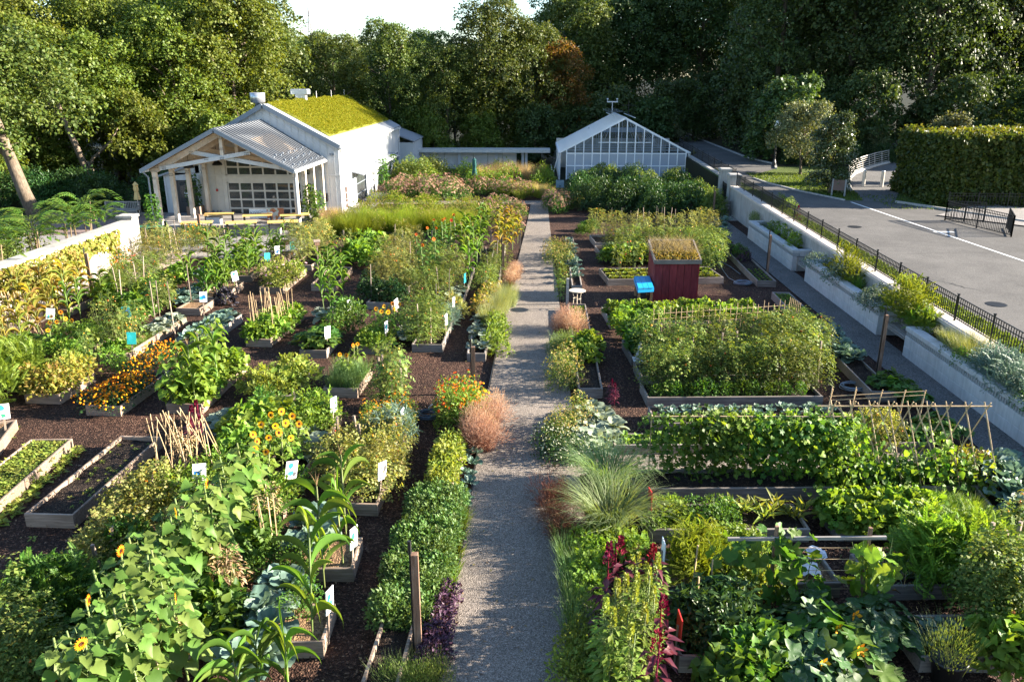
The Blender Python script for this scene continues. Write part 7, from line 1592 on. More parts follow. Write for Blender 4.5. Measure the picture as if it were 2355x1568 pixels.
x, y = POT; solo('rosemary', VAR['rosemary'][0], 'yellow-green rosemary bush growing in the black pot', 'rosemary', (x, y, .36), 0, (1.25, 1.25, 1.15))
grow('vine_pot', px([(358, 535), (735, 510), (718, 515)]), 'leafy climber trained up beside the porch pillars', 'climbers beside the porch', (.9, 1.15), 0)
grow('vine_pot', [(-11.5, 60.0), (-11.5, 64.5), (-21.3, 49.2)], 'tall potted climber against the white building', 'potted climbers of the white building', (.9, 1.1), .3)
plm = wood('planter_wood', (.17, .12, .09), (.27, .20, .16))
for (x, y, w) in [(-11.5, 60.0, 'nearer one along the sunlit wall'), (-11.5, 64.5, 'farther one along the sunlit wall'), (-21.3, 49.2, 'in the porch beside the dark door'), (-12.7, 47.3, 'right of the porch pillars')]:
    t = thing('wooden_planter', 'square grey wooden planter box, ' + w, 'planter', (x, y, -.1))
    for k, (a, b2, c, d) in enumerate([(-.4, .4, -.4, -.37), (-.4, .4, .37, .4), (-.4, -.37, -.37, .37), (.37, .4, -.37, .37)]): part('plank', boxm(a, b2, c, d, 0, .6, plm), t)
    part('soil', boxm(-.37, .37, -.37, .37, .1, .52, soilm), t)
grow('orange_zinnia', [(-11.4, 63.6), (-11.3, 64.9), (-11.6, 65.3)], 'orange flowers in the planter by the sunlit wall', 'orange planter flowers', (.7, .9), .4)

# ------------------------------------------------------------------ meadow and shrubs between shop and greenhouse
def region(kind, xs_, ys_, n, label, group, s=(.85, 1.2), z=0):
    pts = []
    for _ in range(4000):
        if len(pts) >= n: break
        p = (rng.uniform(*xs_), rng.uniform(*ys_))
        if all((p[0] - q[0]) ** 2 + (p[1] - q[1]) ** 2 > .22 for q in pts): pts.append(p)
    grow(kind, pts, label, group, s, z)
region('feather_grass', (-11.4, -3.8), (41.6, 45.2), 26, 'soft yellow-green feathery grass clump behind the wire fence', 'feathery grass behind the wire fence', (1.0, 1.25))
region('mixed_perennial', (-10.8, -2.0), (45.5, 52), 34, 'olive perennial clump in the meadow before the shop', 'olive meadow clumps', (.9, 1.25))
region('goldenrod', (-11, -4), (41.5, 45.5), 12, 'seed-headed clump between the feathery grasses', 'seed-headed clumps by the feathery grass', (1.0, 1.3))
region('pink_perennial', (-10.6, -5.5), (55, 60), 20, 'tall dusty pink perennial in the meadow centre', 'dusty pink perennials of the meadow', (1.0, 1.3))
region('pink_perennial', (-5.4, -.3), (56, 60), 12, 'dusty pink perennial nearer the gravel path', 'dusty pink perennials by the path', (.8, 1.1))
region('green_perennial', (-10.5, 1.0), (61, 67.5), 26, 'tall green meadow plant before the link wall', 'green meadow plants before the link wall', (1.2, 1.6))
region('yellow_daisy', (-5, -1.5), (59, 62), 10, 'yellow daisy-like flowers below the teal parasol', 'yellow daisies', (1.0, 1.3))
region('tan_grass', (-5.0, 0.5), (63, 68), 12, 'tall pale plumed grass before the link wall', 'plumed grasses', (1.2, 1.6))
region('meadow_grass', (-3.0, 1.4), (56, 61), 16, 'low fresh green meadow grass at the path end', 'meadow grass at the path end', (.8, 1.1))
region('tan_grass', (-1.4, .8), (57, 59.5), 5, 'pale tufted grass at the head of the gravel path', 'pale grass at the path head', (.8, 1.0))
region('pink_perennial', (.8, 2.0), (49, 54), 8, 'pink flowering clump right of the gravel path', 'pink clumps right of the path', (.8, 1.0))
region('pink_perennial', (-3.2, -.8), (46.5, 52), 7, 'pale pink flowering clump left of the gravel path', 'pink clumps left of the path', (.7, .95))
region('goldenrod', (-8, -1), (46, 50), 10, 'golden seed-headed clump in the meadow', 'golden meadow clumps', (1.0, 1.2))
region('tan_grass', (-12.4, -10.9), (43, 47), 7, 'thin rusty grass at the shop corner', 'rusty grass at the shop corner', (.7, .9))
region('sunlit_shrub', (-10.8, -6), (62, 66), 6, 'loose light green shrub before the link wall', 'light green shrubs before the link wall', (.9, 1.15))
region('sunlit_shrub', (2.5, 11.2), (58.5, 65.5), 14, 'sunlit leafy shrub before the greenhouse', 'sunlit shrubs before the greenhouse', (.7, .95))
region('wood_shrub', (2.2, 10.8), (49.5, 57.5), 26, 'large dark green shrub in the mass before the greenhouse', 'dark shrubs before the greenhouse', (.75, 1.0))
region('sunlit_shrub', (8.6, 11.2), (49, 57), 7, 'lighter leafy shrub beside the walkway gate', 'lighter shrubs by the gate', (.65, .85))
region('goldenrod', (1.8, 3.2), (52, 57), 6, 'pale seed-headed clump by the small info sign', 'pale clumps by the info sign', (.8, 1.0))
x, y, z = atY(1287, 444, 56); t = thing('info_sign', 'small slanted blue-grey info sign at the path end', 'sign', (x, 56, 0)); part('post', boxm(-.04, .04, -.04, .04, 0, 1.0, ironm), t); part('sign_panel', boxm(-.28, .28, -.02, .02, 0, .55, plain('info_panel', (.08, .13, .16), .5)), t, (0, -.05, .85), (R(-25), 0, 0))

# ------------------------------------------------------------------ foreground plants whose leaves can be picked apart
nm = dict(heart='leaf', corn='leaf', kale='leaf', squash='leaf', round='leaf', stick='stem', stem='petiole', rays='flower_petals', dome='seed_disc', blade='tassel', zinn='flower', leaf='leaf', leafd='leaf', pinn='leaf')
def proto(name, bag, head, label, cat, group):
    t = thing(name, label, cat, (0, 0, 0), 0, group)
    pet = Bag(); pet.items = [i for i in bag.items if i[0] in ('stem', 'stick') or i[0].startswith('blade')]
    big = Bag(); big.items = [i for i in bag.items if not any(i is j for j in pet.items)]
    if pet.items: part('stem', pet.mesh(), t)
    big.objects(t, nm)
    if head: part('flower_head', head.mesh(), t)
    return t
def place(protos, pts, label, group, s=(.9, 1.1), z=.1):
    used = set()
    for i, p in enumerate(pts):
        q = protos[i % len(protos)]; sc = rng.uniform(*s)
        if q.name in used: q = copytree(q, (p[0], p[1], z), rng.uniform(-.6, .6) if 'sunfl' in label else rng.uniform(0, 6.28), label, sc)
        else: used.add(q.name); q.location = (p[0], p[1], z); q.rotation_euler.z = rng.uniform(-.6, .6); q.scale = (sc,) * 3
        q['label'] = label
        if group: q['group'] = group
rr = np.random.default_rng(5)
BIGS = leafm('big_sunflower_leaf', [(.055, .115, .02), (.09, .165, .03), (.13, .21, .042), (.18, .255, .06)], .40, .5, .25)
lab = 'big-leaved foreground sunflower in the dense diagonal row'
pr_ = [proto('sunflower', *sunfl(rr, 1.5, 30, rr.uniform(.24, .31), BIGS, i == 1, SUNY, (-.9, .15, .3), .17), lab, 'sunflower', 'foreground sunflowers') for i in range(5)]
SP = [(540, 1290), (505, 1320), (475, 1300), (520, 1370), (450, 1350), (410, 1350), (440, 1410), (395, 1420), (480, 1395), (350, 1450), (400, 1480), (320, 1500), (370, 1530), (290, 1560), (420, 1540), (340, 1580), (250, 1610), (310, 1640), (380, 1620), (220, 1670), (280, 1700), (440, 1600), (180, 1720), (350, 1690), (545, 1240), (580, 1200), (240, 1740)]
place(pr_, px(SP), lab, 'foreground sunflowers', (.92, 1.12))
lab = 'foreground corn stalk rising over the blue kale'
pr_ = [proto('corn_stalk', corn(rr, 1.5, 10, .78, .034), None, lab, 'corn stalk', 'foreground corn') for i in range(4)]
place(pr_, px([(718, 1462), (789, 1300), (746, 1345), (795, 1225)], .15), lab, 'foreground corn', (1.05, 1.25))
lab = 'broad corn plant cut by the bottom edge of the picture'
pr_ = [proto('corn_stalk', corn(rr, .95, 11, .78, .036, COR, False), None, lab, 'corn stalk', 'bottom edge corn') for i in range(3)]
place(pr_, px([(600, 1620), (665, 1605), (555, 1640)]), lab, 'bottom edge corn', (.9, 1.1))
lab = 'large blue-green kale among the foreground corn'
pr_ = [proto('kale_plant', rosette(rr, 13, .38, .27, ['kale0', 'kale1', 'kale3'], BLU, (.1, 1.15), .12), None, lab, 'kale plant', 'foreground kale') for i in range(4)]
place(pr_, px([(700, 1225), (725, 1255), (690, 1270), (640, 1360), (665, 1375), (600, 1430), (580, 1510), (610, 1530), (560, 1540), (620, 1465), (735, 1215)], .15), lab, 'foreground kale', (.95, 1.25))
lab = 'large dark squash plant filling the near right bed'
MOT = leafm('mottled_squash_leaf', [(.025, .065, .018), (.045, .095, .026), (.075, .13, .04)], .25, .5, .25)
_nt = MOT.node_tree; _hs = [x for x in _nt.nodes if x.type == 'HUE_SAT'][0]; _pb = _nt.nodes['Principled BSDF']
_nt.links.new(mixc(_nt, ramp(_nt, noise(_nt, coords(_nt), 6.0, 4), [(.5, (0, 0, 0)), (.72, (.55, .55, .55))]), _hs.outputs[0], (.26, .30, .24)), _pb.inputs['Base Color'])
def sqf(i): return squash(rr, 30, .34, ['squash0', 'squash1', 'squash2'], MOT if i != 2 else GRN, .55, .5)
pr_ = [proto('squash_plant', sqf(i), None, lab, 'squash plant', 'near right squash') for i in range(4)]
place(pr_, px([(1790, 1490), (1840, 1470), (1890, 1490), (1940, 1480), (1820, 1530), (1870, 1540), (1930, 1530), (1985, 1500), (1850, 1590), (1910, 1590), (1970, 1570), (1780, 1560), (2010, 1470), (1880, 1440)], .1), lab, 'near right squash', (.85, 1.1))
fb = Bag(); 
for (fx, fy, w) in [(1966, 1415, 'uppermost'), (1978, 1492, 'largest one at the right'), (1928, 1445, 'small one in the shade'), (1893, 1525, 'lowest one')]:
    x, y = G(fx, fy, .62); f = Bag(); M = frames([(0, 0, 0)], [(0, .3, 1)], (.3, -.7, .5), .2, .2, -.28); f.add('star', M, ORA)
    solo('squash_flower', f.mesh(), 'open orange squash flower above the dark leaves, ' + w, 'flower', (x, y, .62))
# cucumber vines: broad leaves hung along the timber trellis
x0, x1, cy, cz = CT
def vine(label, group, cx, w, n, L, ts, m, z0, z1, yc, th, name='climbing_vine', split=False, dens=.8):
    u = rr.normal(0, w, n); z = z0 + (z1 - z0) * rr.random(n) ** dens
    P = np.stack([u, rr.normal(0, th, n), z], 1); s = rr.uniform(.6, 1.2, n)
    N = np.stack([rr.normal(.2, .4, n), np.sign(rr.normal(-.3, 1, n)) * rr.uniform(.2, .9, n), rr.uniform(.3, 1, n)], 1)
    D = np.stack([rr.normal(0, .6, n), rr.normal(-.3, .5, n), rr.uniform(-1.1, .1, n)], 1)
    b = Bag().mix(ts, frames(P, D, N, L * s, L * s), m, rr); st = Bag()
    for k in range(4):
        q = np.stack([np.linspace(0, rr.normal(0, w), 7), rr.normal(0, th * .5, 7), np.linspace(.1, z1, 7)], 1); d = q[1:] - q[:-1]
        st.add('stem', frames(q[:-1], d, (.3, .8, .1), np.linalg.norm(d, axis=1), .014, .014), STEM)
    t = thing(name, label, 'vine', (cx, yc, 0), 0, group)
    part('stem', st.mesh(), t)
    if split: b.objects(t, nm)
    else: part('foliage', b.mesh(), t)
L_ = x1 - x0
for (q, w, n, a, c) in [(.14, .28, 30, .3, cz - .05), (.34, .22, 34, .2, cz + .12), (.50, .2, 26, .1, cz * .8), (.90, .17, 34, .15, cz), (.95, .14, 20, .1, cz * .75)]:
    vine('broad leaved cucumber vine on the near timber trellis', 'cucumber vines', x0 + L_ * q, w, n, .25, ['round0', 'round1', 'round2', 'squash0'], GRN if q < .6 else BRT, a, c, cy - .03, .12, 'cucumber_vine', True)
vx0, vx1, vy, vz = VT
for i in range(8):
    q = (i + .5) / 8; dn = .62 if i > 1 else .9
    vine('dense lobed vine covering the straight cane trellis', 'vines of the straight trellis', vx0 + (vx1 - vx0) * q, .28, 620 if i > 1 else 260, .105, ['squash0', 'squash1', 'heart0'], BRT if i % 2 else GRN, .1 if i % 3 else .25, vz + .06, vy, .20 if i > 1 else .1, 'climbing_vine', False, dn)
fx0, fx1, fy, fz = CF
for i in range(9):
    q = (i + .4) / 9
    vine('climbing bean on the bamboo A-frame', 'climbing beans of the A-frame', fx0 + (fx1 - fx0) * q, .28, 210 if i > 1 else 330, .115, ['heart0', 'heart1', 'heart2'], GRN if i % 2 else BRT, .15, fz * (.45 if i > 1 else .72) if i != 6 else fz * .7, fy - .2, .33, 'climbing_bean', False, 1.7)
# lemongrass, amaranth, chives at the path edge
grow('lemongrass', px([(1395, 1130), (1400, 1225)]), 'arching pale lemongrass fountain at the crossing', 'lemongrass fountains', (1.05, 1.15), 0)
grow('brown_grass', px([(1280, 1155), (1275, 1185), (1290, 1215), (1285, 1240)]), 'reddish brown soft grass in shade beside the lemongrass', 'brown grass by the lemongrass', (.9, 1.1), 0)
grow('onion', px([(1290, 1270), (1300, 1290), (1308, 1310), (1298, 1330), (1312, 1350), (1305, 1375), (1318, 1395), (1308, 1420), (1320, 1440), (1330, 1330), (1310, 1460), (1325, 1410), (1300, 1305), (1288, 1250)]), 'tall upright leek-like tuft along the right path edge', 'leek tufts of the path edge', (.8, 1.05), .02)
grow('parsley', px([(1340, 1270), (1365, 1260), (1390, 1270), (1415, 1275), (1350, 1295), (1380, 1295), (1440, 1265), (1360, 1325), (1345, 1350), (1460, 1280), (1350, 1380)]), 'frilly green parsley below the lemongrass', 'parsley below the lemongrass', (1, 1.3), .05)
grow('lime_herb', px([(1320, 1490), (1340, 1510), (1310, 1530), (1335, 1545), (1360, 1530), (1320, 1570), (1350, 1580), (1305, 1555), (1365, 1500), (1340, 1470), (1345, 1430), (1385, 1560)]), 'low yellow-green herb at the bottom right of the path', 'low herbs right of the path', (.9, 1.15), .02)
AML = leafm('amaranth_leaf', [(.12, .21, .03), (.17, .26, .045), (.24, .31, .07)], .4)
lab = 'tall green amaranth with pale leaves in the path border'
pr_ = [proto('amaranth', amaranth(rr, 1.25, LIM, GLD, .04, 60, .17, .075), None, lab, 'amaranth', 'green amaranths') for i in range(3)]
for i in (0, 1, 2):       # many small leaves: foliage kept as one part
    for ch in list(pr_[i].children): bpy.data.objects.remove(ch)
    part('foliage', amaranth(np.random.default_rng(40 + i), 1.25, AML, leafm('lime_plume', [(.20, .26, .05), (.27, .31, .07)], .3), .03, 150, .16, .075).mesh(), pr_[i])
place(pr_, px([(1455, 1490), (1430, 1510), (1480, 1500), (1410, 1540), (1450, 1550), (1490, 1540), (1425, 1590), (1470, 1600), (1400, 1610), (1440, 1640), (1490, 1590), (1385, 1580), (1500, 1470), (1445, 1455), (1460, 1430), (1475, 1460)]), lab, 'green amaranths', (.9, 1.15), .02)
for (tx, ty_, h, w) in [(1401, 1252, 1.75, 'tallest at the left'), (1428, 1238, 1.7, 'second from the left'), (1502, 1254, 1.6, 'behind the green amaranths on the right'), (1526, 1373, 1.5, 'right of the green amaranths, halfway down'), (1512, 1455, 1.55, 'nearest the camera')]:
    x, y = G(tx, ty_, h); b = amaranth(np.random.default_rng(int(tx)), h / 1.08, PRP, CRM, .07, 34, .27, .12)
    t = thing('red_amaranth', 'purple leaved amaranth with a crimson plume, ' + w, 'amaranth', (x, y, .02))
    lv = Bag(); lv.items = [i for i in b.items if i[0] in ('leaf', 'leafd')]; st = Bag(); st.items = [i for i in b.items if i[0] in ('stick', 'stem')]; pl = Bag(); pl.items = [i for i in b.items if i[0] == 'leaff']
    part('stem', st.mesh(), t); part('plume', pl.mesh(), t); lv.objects(t, nm)
# wall creeper and sumac on the left
CRE = leafm('creeper_leaf', [(.12, .17, .025), (.19, .22, .035), (.26, .25, .05), (.28, .19, .06)], .4)
for i, (ya, yb, z0, z1) in enumerate([(12, 22, .2, 1.8), (21, 27.5, .3, 1.75), (26.5, 30.5, .9, 1.75), (30, 34, .35, 1.75)]):
    n = int((yb - ya) * 260); Y = rr.uniform(ya, yb, n); zl = z0 + (z1 - z0) * .5 * (1 + np.sin(Y * 2.3) * .5 + np.sin(Y * 5.1 + 1) * .3) * rr.random(n); Z = z1 + .1 - zl * rr.random(n) ** .7
    N = np.stack([np.full(n, 1.0), rr.normal(-.2, .5, n), rr.normal(.4, .4, n)], 1)
    b = Bag().mix(['leaf', 'leafd'], frames(np.stack([-18.36 + np.abs(rr.normal(0, .09, n)), Y, Z], 1) - np.array([-18.4, (ya + yb) / 2, 0]), np.stack([rr.normal(.3, .3, n), rr.normal(0, .6, n), -rr.random(n)], 1), N, ri(rr, .12, .22, n), ri(rr, .09, .15, n)), CRE, rr)
    t = thing('wall_creeper', 'yellow-green creeper hanging over the cream wall, ' + ['nearest stretch at the left edge', 'second stretch behind the pale corn', 'third stretch beside the tall post', 'farthest stretch by the end pillar'][i], 'creeper', (-18.4, (ya + yb) / 2, 0)); part('foliage', b.mesh(), t)
grow('pale_corn', [(-17.3 + rr.normal(0, .3), y) for y in np.linspace(22.5, 28.5, 15)] + [(-16.4 + rr.normal(0, .3), y) for y in np.linspace(22, 27, 10)], 'pale yellow corn in front of the cream wall', 'pale corn before the cream wall', (.9, 1.15), 0)
grow('corn', [(-16.0, 26.4), (-15.6, 27.2), (-15.8, 25.4)], 'dark green corn before the cream wall', 'green corn before the cream wall', (.9, 1.05), 0)
grow('pale_tomato', [(-17.2 + rr.normal(0, .4), y) for y in np.linspace(19.5, 23.5, 8)], 'dry yellow tangle at the left edge tepees', 'dry tangles at the left edge', (.8, 1), 0)
SUM = leafm('sumac_leaflet', [(.06, .13, .018), (.10, .175, .025), (.14, .21, .035)], .4)
lab = 'sumac with arching feather-shaped fronds behind the cream wall'
def sumac(r):
    b = Bag(); n = 16; a = np.arange(n) * 2.4 + r.normal(0, .3, n); z = 1.75 + .75 * r.random(n); o = np.stack([.35 * np.cos(a) * r.random(n), .35 * np.sin(a) * r.random(n), z], 1)
    b.mix(['frond0', 'frond1', 'frond2'], frames(o, np.stack([np.cos(a), np.sin(a), .25 + .3 * r.random(n)], 1), (0, 0, 1), ri(r, .9, 1.25, n), ri(r, .75, 1.0, n)), SUM, r)
    for k in range(3): b.add('stick', frames([(0, 0, 0)], [o[k * 4]], (.2, .9, 0), float(np.linalg.norm(o[k * 4])), .06, .06), WST)
    return b
ps_ = [proto('sumac', sumac(rr), None, lab, 'sumac', 'sumacs behind the cream wall') for _ in range(3)]
place(ps_, [(-19.8, 27.0), (-20.2, 28.8), (-19.7, 30.4), (-20.6, 31.6), (-19.8, 32.8), (-20.4, 34.4), (-19.9, 35.6), (-21.4, 30.2), (-21.6, 33.2), (-20.9, 36.3), (-22.2, 31.8)], lab, 'sumacs behind the cream wall', (.9, 1.1), 0)
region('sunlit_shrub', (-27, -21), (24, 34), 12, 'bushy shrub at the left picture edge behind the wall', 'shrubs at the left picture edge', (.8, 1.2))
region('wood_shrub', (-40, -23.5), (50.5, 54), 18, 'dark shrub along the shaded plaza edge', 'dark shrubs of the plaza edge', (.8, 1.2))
# ------------------------------------------------------------------ woodland
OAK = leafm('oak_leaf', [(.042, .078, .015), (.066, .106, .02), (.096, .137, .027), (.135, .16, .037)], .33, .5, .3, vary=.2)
OAKD = leafm('shaded_wood_leaf', [(.036, .066, .018), (.052, .086, .022), (.075, .11, .03)], .3, .5, .3, vary=.18)  # darker leaf copy, woodland shade put into its colour
OAKY = leafm('sunlit_wood_leaf', [(.075, .12, .016), (.11, .155, .023), (.165, .195, .036)], .4, .5, .3, vary=.15)  # brighter leaf copy, sunlight put into its colour
AUT = leafm('turning_leaf', [(.10, .11, .02), (.20, .14, .03), (.30, .16, .04)], .38)
OLV = leafm('olive_tree_leaf', [(.08, .10, .045), (.13, .15, .07), (.19, .20, .10)], .3)
def crown(r, h, rad, nlobe, nleaf, m, zb=.25, leaf=.30, m2=None):
    b = Bag(); per = nleaf // nlobe
    for i in range(nlobe):
        t = (i + .5) / nlobe; z = h * (zb + (1 - zb) * (t ** .85) * .92); prof = math.sin(min(1, .18 + .9 * (1 - (z / h - zb) / (1 - zb))) * 1.75) ** .8 if z / h > zb else .6
        a = i * 2.4 + r.normal(0, .4); q = rad * prof * r.uniform(.45, .78); c = np.array([q * math.cos(a), q * math.sin(a), z]); lr = rad * r.uniform(.34, .52) * (1.12 - .4 * t)
        nc = per // 7; d = rdir(r, nc); d[:, 2] = np.where(d[:, 2] < -.35, -d[:, 2], d[:, 2]); lump = 1 + .16 * np.sin(d[:, 0] * 6 + i) * np.sin(d[:, 1] * 6 + 2 * i) 
        C = c + d * np.array([lr, lr, lr * .8]) * (lump * (.72 + .28 * r.random(nc)))[:, None]
        P = (C[:, None, :] + r.normal(0, .15, (nc, 7, 3))).reshape(-1, 3); dd = np.repeat(d, 7, 0); k = len(P)
        D = dd * .5 + rdir(r, k) * .8 + np.array([0, 0, -.35]); N = dd * .7 + rdir(r, k) * .6 + np.array([0, 0, .5]); s = r.uniform(.65, 1.2, k) * leaf
        b.add('card', frames(P, D, N, s, s * .72), m2 if (m2 and r.random() < .3) else m)
    return b
def trunkmesh(r, h, rad, w, lean=(0, 0), nb=7, m=None):
    mb = MB(); m = m or barkm; n = 7; pts = [(lean[0] * (i / n) * h + r.normal(0, .06), lean[1] * (i / n) * h + r.normal(0, .06), h * .78 * i / n) for i in range(n + 1)]
    mb.tube(pts, [w * (1.25 if i == 0 else 1 - .8 * i / n) for i in range(n + 1)], m, 8)
    for k in range(nb):
        i = 2 + k % (n - 2); p = Vector(pts[i]); a = k * 2.4 + r.normal(0, .3); L = rad * r.uniform(.5, .8)
        q = p + Vector((math.cos(a) * L, math.sin(a) * L, L * r.uniform(.4, .9))); mb.tube([p, p.lerp(q, .5) + Vector((0, 0, .2)), q], [w * .4, w * .28, w * .08], m, 5)
    return mb.mesh('trunk', True)
TREE = {}
def species(key, n, h, rad, nlobe, nleaf, m, w=.3, zb=.22, leaf=.30, m2=None):
    r0 = np.random.default_rng(sum(map(ord, key)))
    TREE[key] = [(crown(r0, h, rad, nlobe, nleaf, m, zb, leaf, m2).mesh('crown'), trunkmesh(r0, h, rad, w)) for _ in range(n)]
species('oak', 4, 16, 5.0, 28, 26000, OAK, leaf=.245)
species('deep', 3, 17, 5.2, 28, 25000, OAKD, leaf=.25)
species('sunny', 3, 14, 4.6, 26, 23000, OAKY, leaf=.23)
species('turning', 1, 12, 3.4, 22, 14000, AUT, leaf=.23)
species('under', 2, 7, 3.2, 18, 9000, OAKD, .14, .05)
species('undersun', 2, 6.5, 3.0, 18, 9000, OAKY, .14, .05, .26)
def tree(key, i, x, y, s, label, group, name='oak_tree', cat='tree', rz=None, zs=1.0, z=None):
    c, t_ = TREE[key][i % len(TREE[key])]
    t = thing(name, label, cat, (x, y, gz(x, y) if z is None else z), rng.uniform(0, 6.28) if rz is None else rz, group); t.scale = (s, s, s * zs)
    part('trunk', t_, t); part('crown', c, t); return t
def wood_block(key, pts, label, group, s, name='woodland_tree', zs=(.95, 1.1)):
    for i, (x, y) in enumerate(pts): tree(key, i, x + rng.normal(0, .8), y + rng.normal(0, .8), rng.uniform(*s), label, group, name, zs=rng.uniform(*zs))
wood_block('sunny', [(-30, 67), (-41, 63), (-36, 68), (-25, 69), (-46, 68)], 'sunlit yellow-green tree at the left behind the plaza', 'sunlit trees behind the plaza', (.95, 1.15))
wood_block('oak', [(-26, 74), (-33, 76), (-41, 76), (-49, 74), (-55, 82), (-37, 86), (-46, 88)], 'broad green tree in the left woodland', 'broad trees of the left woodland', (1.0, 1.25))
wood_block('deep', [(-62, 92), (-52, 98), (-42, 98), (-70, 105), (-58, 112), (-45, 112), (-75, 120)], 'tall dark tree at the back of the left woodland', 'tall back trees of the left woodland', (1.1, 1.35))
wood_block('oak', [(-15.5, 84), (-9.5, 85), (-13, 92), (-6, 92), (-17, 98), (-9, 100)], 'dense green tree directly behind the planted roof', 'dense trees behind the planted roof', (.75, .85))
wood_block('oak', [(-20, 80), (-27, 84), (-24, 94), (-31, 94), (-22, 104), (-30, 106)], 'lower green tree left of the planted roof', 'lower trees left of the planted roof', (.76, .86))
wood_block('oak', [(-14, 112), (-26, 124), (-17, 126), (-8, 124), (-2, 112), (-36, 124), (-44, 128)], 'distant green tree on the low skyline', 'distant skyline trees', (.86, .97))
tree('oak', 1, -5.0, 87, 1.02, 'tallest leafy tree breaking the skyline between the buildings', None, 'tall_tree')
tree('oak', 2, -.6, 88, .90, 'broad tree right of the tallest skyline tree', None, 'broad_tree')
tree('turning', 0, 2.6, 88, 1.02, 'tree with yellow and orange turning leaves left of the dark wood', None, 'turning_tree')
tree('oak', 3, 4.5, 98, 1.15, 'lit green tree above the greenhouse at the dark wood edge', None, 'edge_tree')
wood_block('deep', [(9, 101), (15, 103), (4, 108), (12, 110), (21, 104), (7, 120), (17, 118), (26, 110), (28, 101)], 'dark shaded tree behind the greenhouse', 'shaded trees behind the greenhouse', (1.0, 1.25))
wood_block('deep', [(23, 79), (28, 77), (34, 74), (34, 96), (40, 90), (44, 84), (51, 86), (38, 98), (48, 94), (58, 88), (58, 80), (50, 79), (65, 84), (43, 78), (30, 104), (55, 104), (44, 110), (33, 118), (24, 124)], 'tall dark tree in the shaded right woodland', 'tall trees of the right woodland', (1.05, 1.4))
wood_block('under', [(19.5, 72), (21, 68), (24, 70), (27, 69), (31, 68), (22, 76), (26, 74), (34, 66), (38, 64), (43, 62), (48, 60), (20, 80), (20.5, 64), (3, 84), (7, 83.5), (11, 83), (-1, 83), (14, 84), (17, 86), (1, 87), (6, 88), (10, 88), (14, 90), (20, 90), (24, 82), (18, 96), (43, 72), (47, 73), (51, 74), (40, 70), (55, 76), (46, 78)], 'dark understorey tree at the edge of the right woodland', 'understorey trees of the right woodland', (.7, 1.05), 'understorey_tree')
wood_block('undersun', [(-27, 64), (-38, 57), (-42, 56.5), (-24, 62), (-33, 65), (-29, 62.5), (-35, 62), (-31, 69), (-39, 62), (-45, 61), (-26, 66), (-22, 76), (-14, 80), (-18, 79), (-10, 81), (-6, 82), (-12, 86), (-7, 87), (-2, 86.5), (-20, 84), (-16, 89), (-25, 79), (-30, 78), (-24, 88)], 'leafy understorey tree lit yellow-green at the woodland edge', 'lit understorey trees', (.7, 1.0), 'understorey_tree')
# near left trees with trunks in view
def bigtree(name, label, base, trunk_pts, rads, crowns, m):
    t = thing(name, label, 'tree', base); mb = MB()
    for pts, rd in zip(trunk_pts, rads): mb.tube(pts, rd, barkm, 9)
    part('trunk', mb.mesh('trunk', True), t)
    for (c, rad, h, n) in crowns: o = part('crown', crown(np.random.default_rng(int(abs(c[0] * 10) + h)), h, rad, 16, n, m, .1, .24).mesh('crown'), t, c)
x, y = G(85, 500); bigtree('old_tree', 'old tree with a thick dark trunk at the left picture edge', (x, y, 0), [[(0, 0, -.2), (-.5, 0, 1.5), (-1.2, .2, 4.0), (-1.9, .3, 7.5)], [(-1.0, .2, 3.3), (-2.2, 0, 5.0), (-3.2, 0, 7)]], [[.46, .38, .32, .2], [.2, .15, .08]], [((-3.5, .5, 3.0), 4.2, 8.5, 13000), ((-.5, 2.5, 4.2), 3.2, 6.5, 7000)], OAK)
x, y = G(222, 440); bigtree('leaning_tree', 'tall pale-barked tree with a leaning forked trunk', (x, y, 0), [[(0, 0, -.3), (-.5, 0, 1.6), (-1.5, 0, 5.0), (-2.3, .2, 7.6), (-3.0, .2, 10)], [(-.35, 0, 1.2), (.1, 0, 2.4), (1.5, .3, 3.6), (2.2, .3, 4.6)], [(-1.5, 0, 5.0), (-2.6, .3, 6.2), (-3.6, 0, 8.4)], [(.25, .1, -.3), (.05, 0, 1.2), (-.3, 0, 2.2)]], [[.30, .26, .20, .14, .05], [.15, .12, .09, .03], [.14, .10, .04], [.2, .15, .1]], [((-3.6, 1.2, 4.0), 3.6, 8.2, 12000), ((.4, 2.0, 4.6), 3.2, 6.5, 9000), ((-7.0, 1.0, 2.6), 3.4, 7.0, 9000), ((3.0, 1.6, 1.8), 2.4, 5.2, 6000)], OAKY)
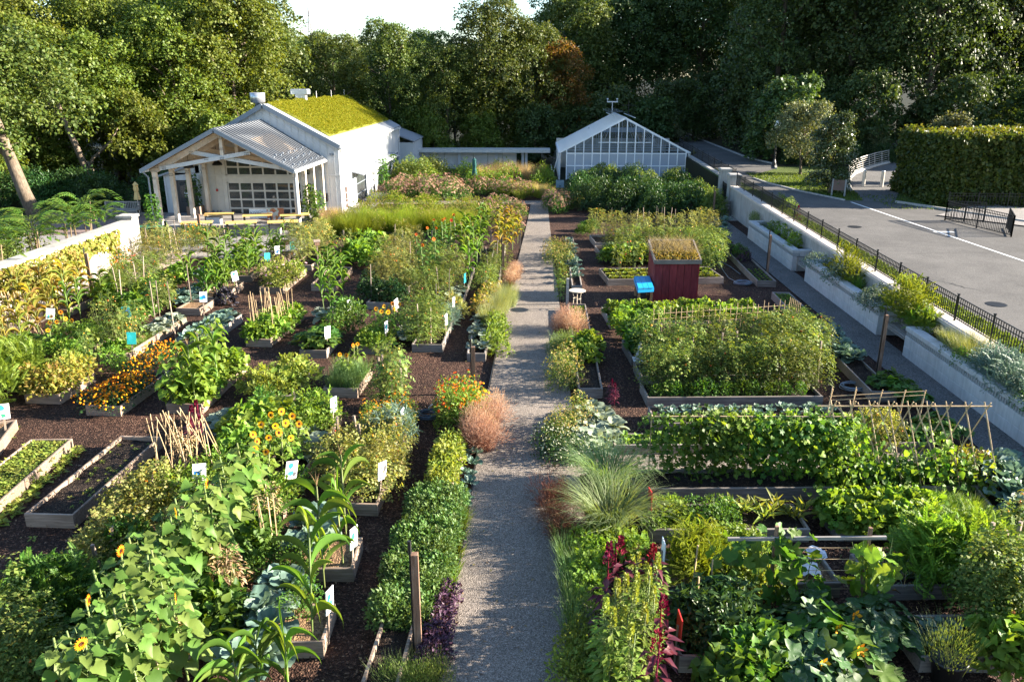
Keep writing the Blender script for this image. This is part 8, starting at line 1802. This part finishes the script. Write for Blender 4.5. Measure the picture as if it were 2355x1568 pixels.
# ornamental trees by the ramp
def roundtree(name, label, x, y, z, h, rad, m, zb, n, leaf, lob=14):
    t = thing(name, label, 'tree', (x, y, z)); r0 = np.random.default_rng(int(x * 10))
    part('trunk', trunkmesh(r0, h, rad * .7, .1), t); part('crown', crown(r0, h, rad, lob, n, m, zb, leaf).mesh('crown'), t)
x, y, z = GR(1781, 412); roundtree('olive_tree', 'pale olive-leaved small tree on the grass island', x + 2.3, y + 2.2, z - .03, 4.8, 2.2, OLV, .2, 11000, .17)
x, y, z = GR(1905, 444); roundtree('holly_tree', 'dark glossy upright tree at the foot of the ramp', x, y, z - .03, 4.8, 1.2, leafm('holly_leaf', [(.03, .055, .014), (.05, .08, .02), (.10, .13, .045)], .2, .3, .6), .02, 10000, .15)
x, y, z = GR(2035, 382); roundtree('glossy_shrub', 'rounded glossy shrub behind the ramp railing', x + .5, y + 5, z, 3.3, 1.4, OLV, .02, 6000, .16)
for i, (px_, w) in enumerate([(2175, 'left'), (2205, 'right')]):
    x, y, z = atY(px_, 275, 53); roundtree('clipped_tree', 'leafy tree top showing just above the hedge, %s of two' % w, x, 53, zroad(53), z - zroad(53) + .25, 1.0, OLV, .3, 4000, .16, 8)
x, y, z = atY(1553, 270, 82); roundtree('column_shrub', 'narrow upright cypress-like shrub right of the greenhouse', x, 82, z - 4.5, 4.8, 1.0, OLV, .0, 5000, .15, 9)
x, y, z = atY(1520, 285, 82); roundtree('column_shrub', 'smaller upright shrub closer to the greenhouse roof', x, 82, z - 3.5, 3.6, .8, OAK, .0, 3000, .15, 8)
x, y, z = atY(1600, 355, 72); roundtree('golden_shrub', 'yellow-green bush at the right corner of the greenhouse', 13.0, 71, z - 2.6, 2.7, 1.2, leafm('golden_leaf', [(.12, .14, .02), (.19, .19, .03), (.25, .22, .04)], .35), .0, 5000, .16, 9)
region('wood_shrub', (19.5, 30), (62.5, 67.5), 12, 'low dark shrub along the shaded road kerb', 'dark shrubs of the shaded kerb', (.5, .8))
for o_ in SC.objects:
    if o_.name.startswith('dark_shrub') and o_.location.x > 19: o_.location.z = zroad(o_.location.y) - .1
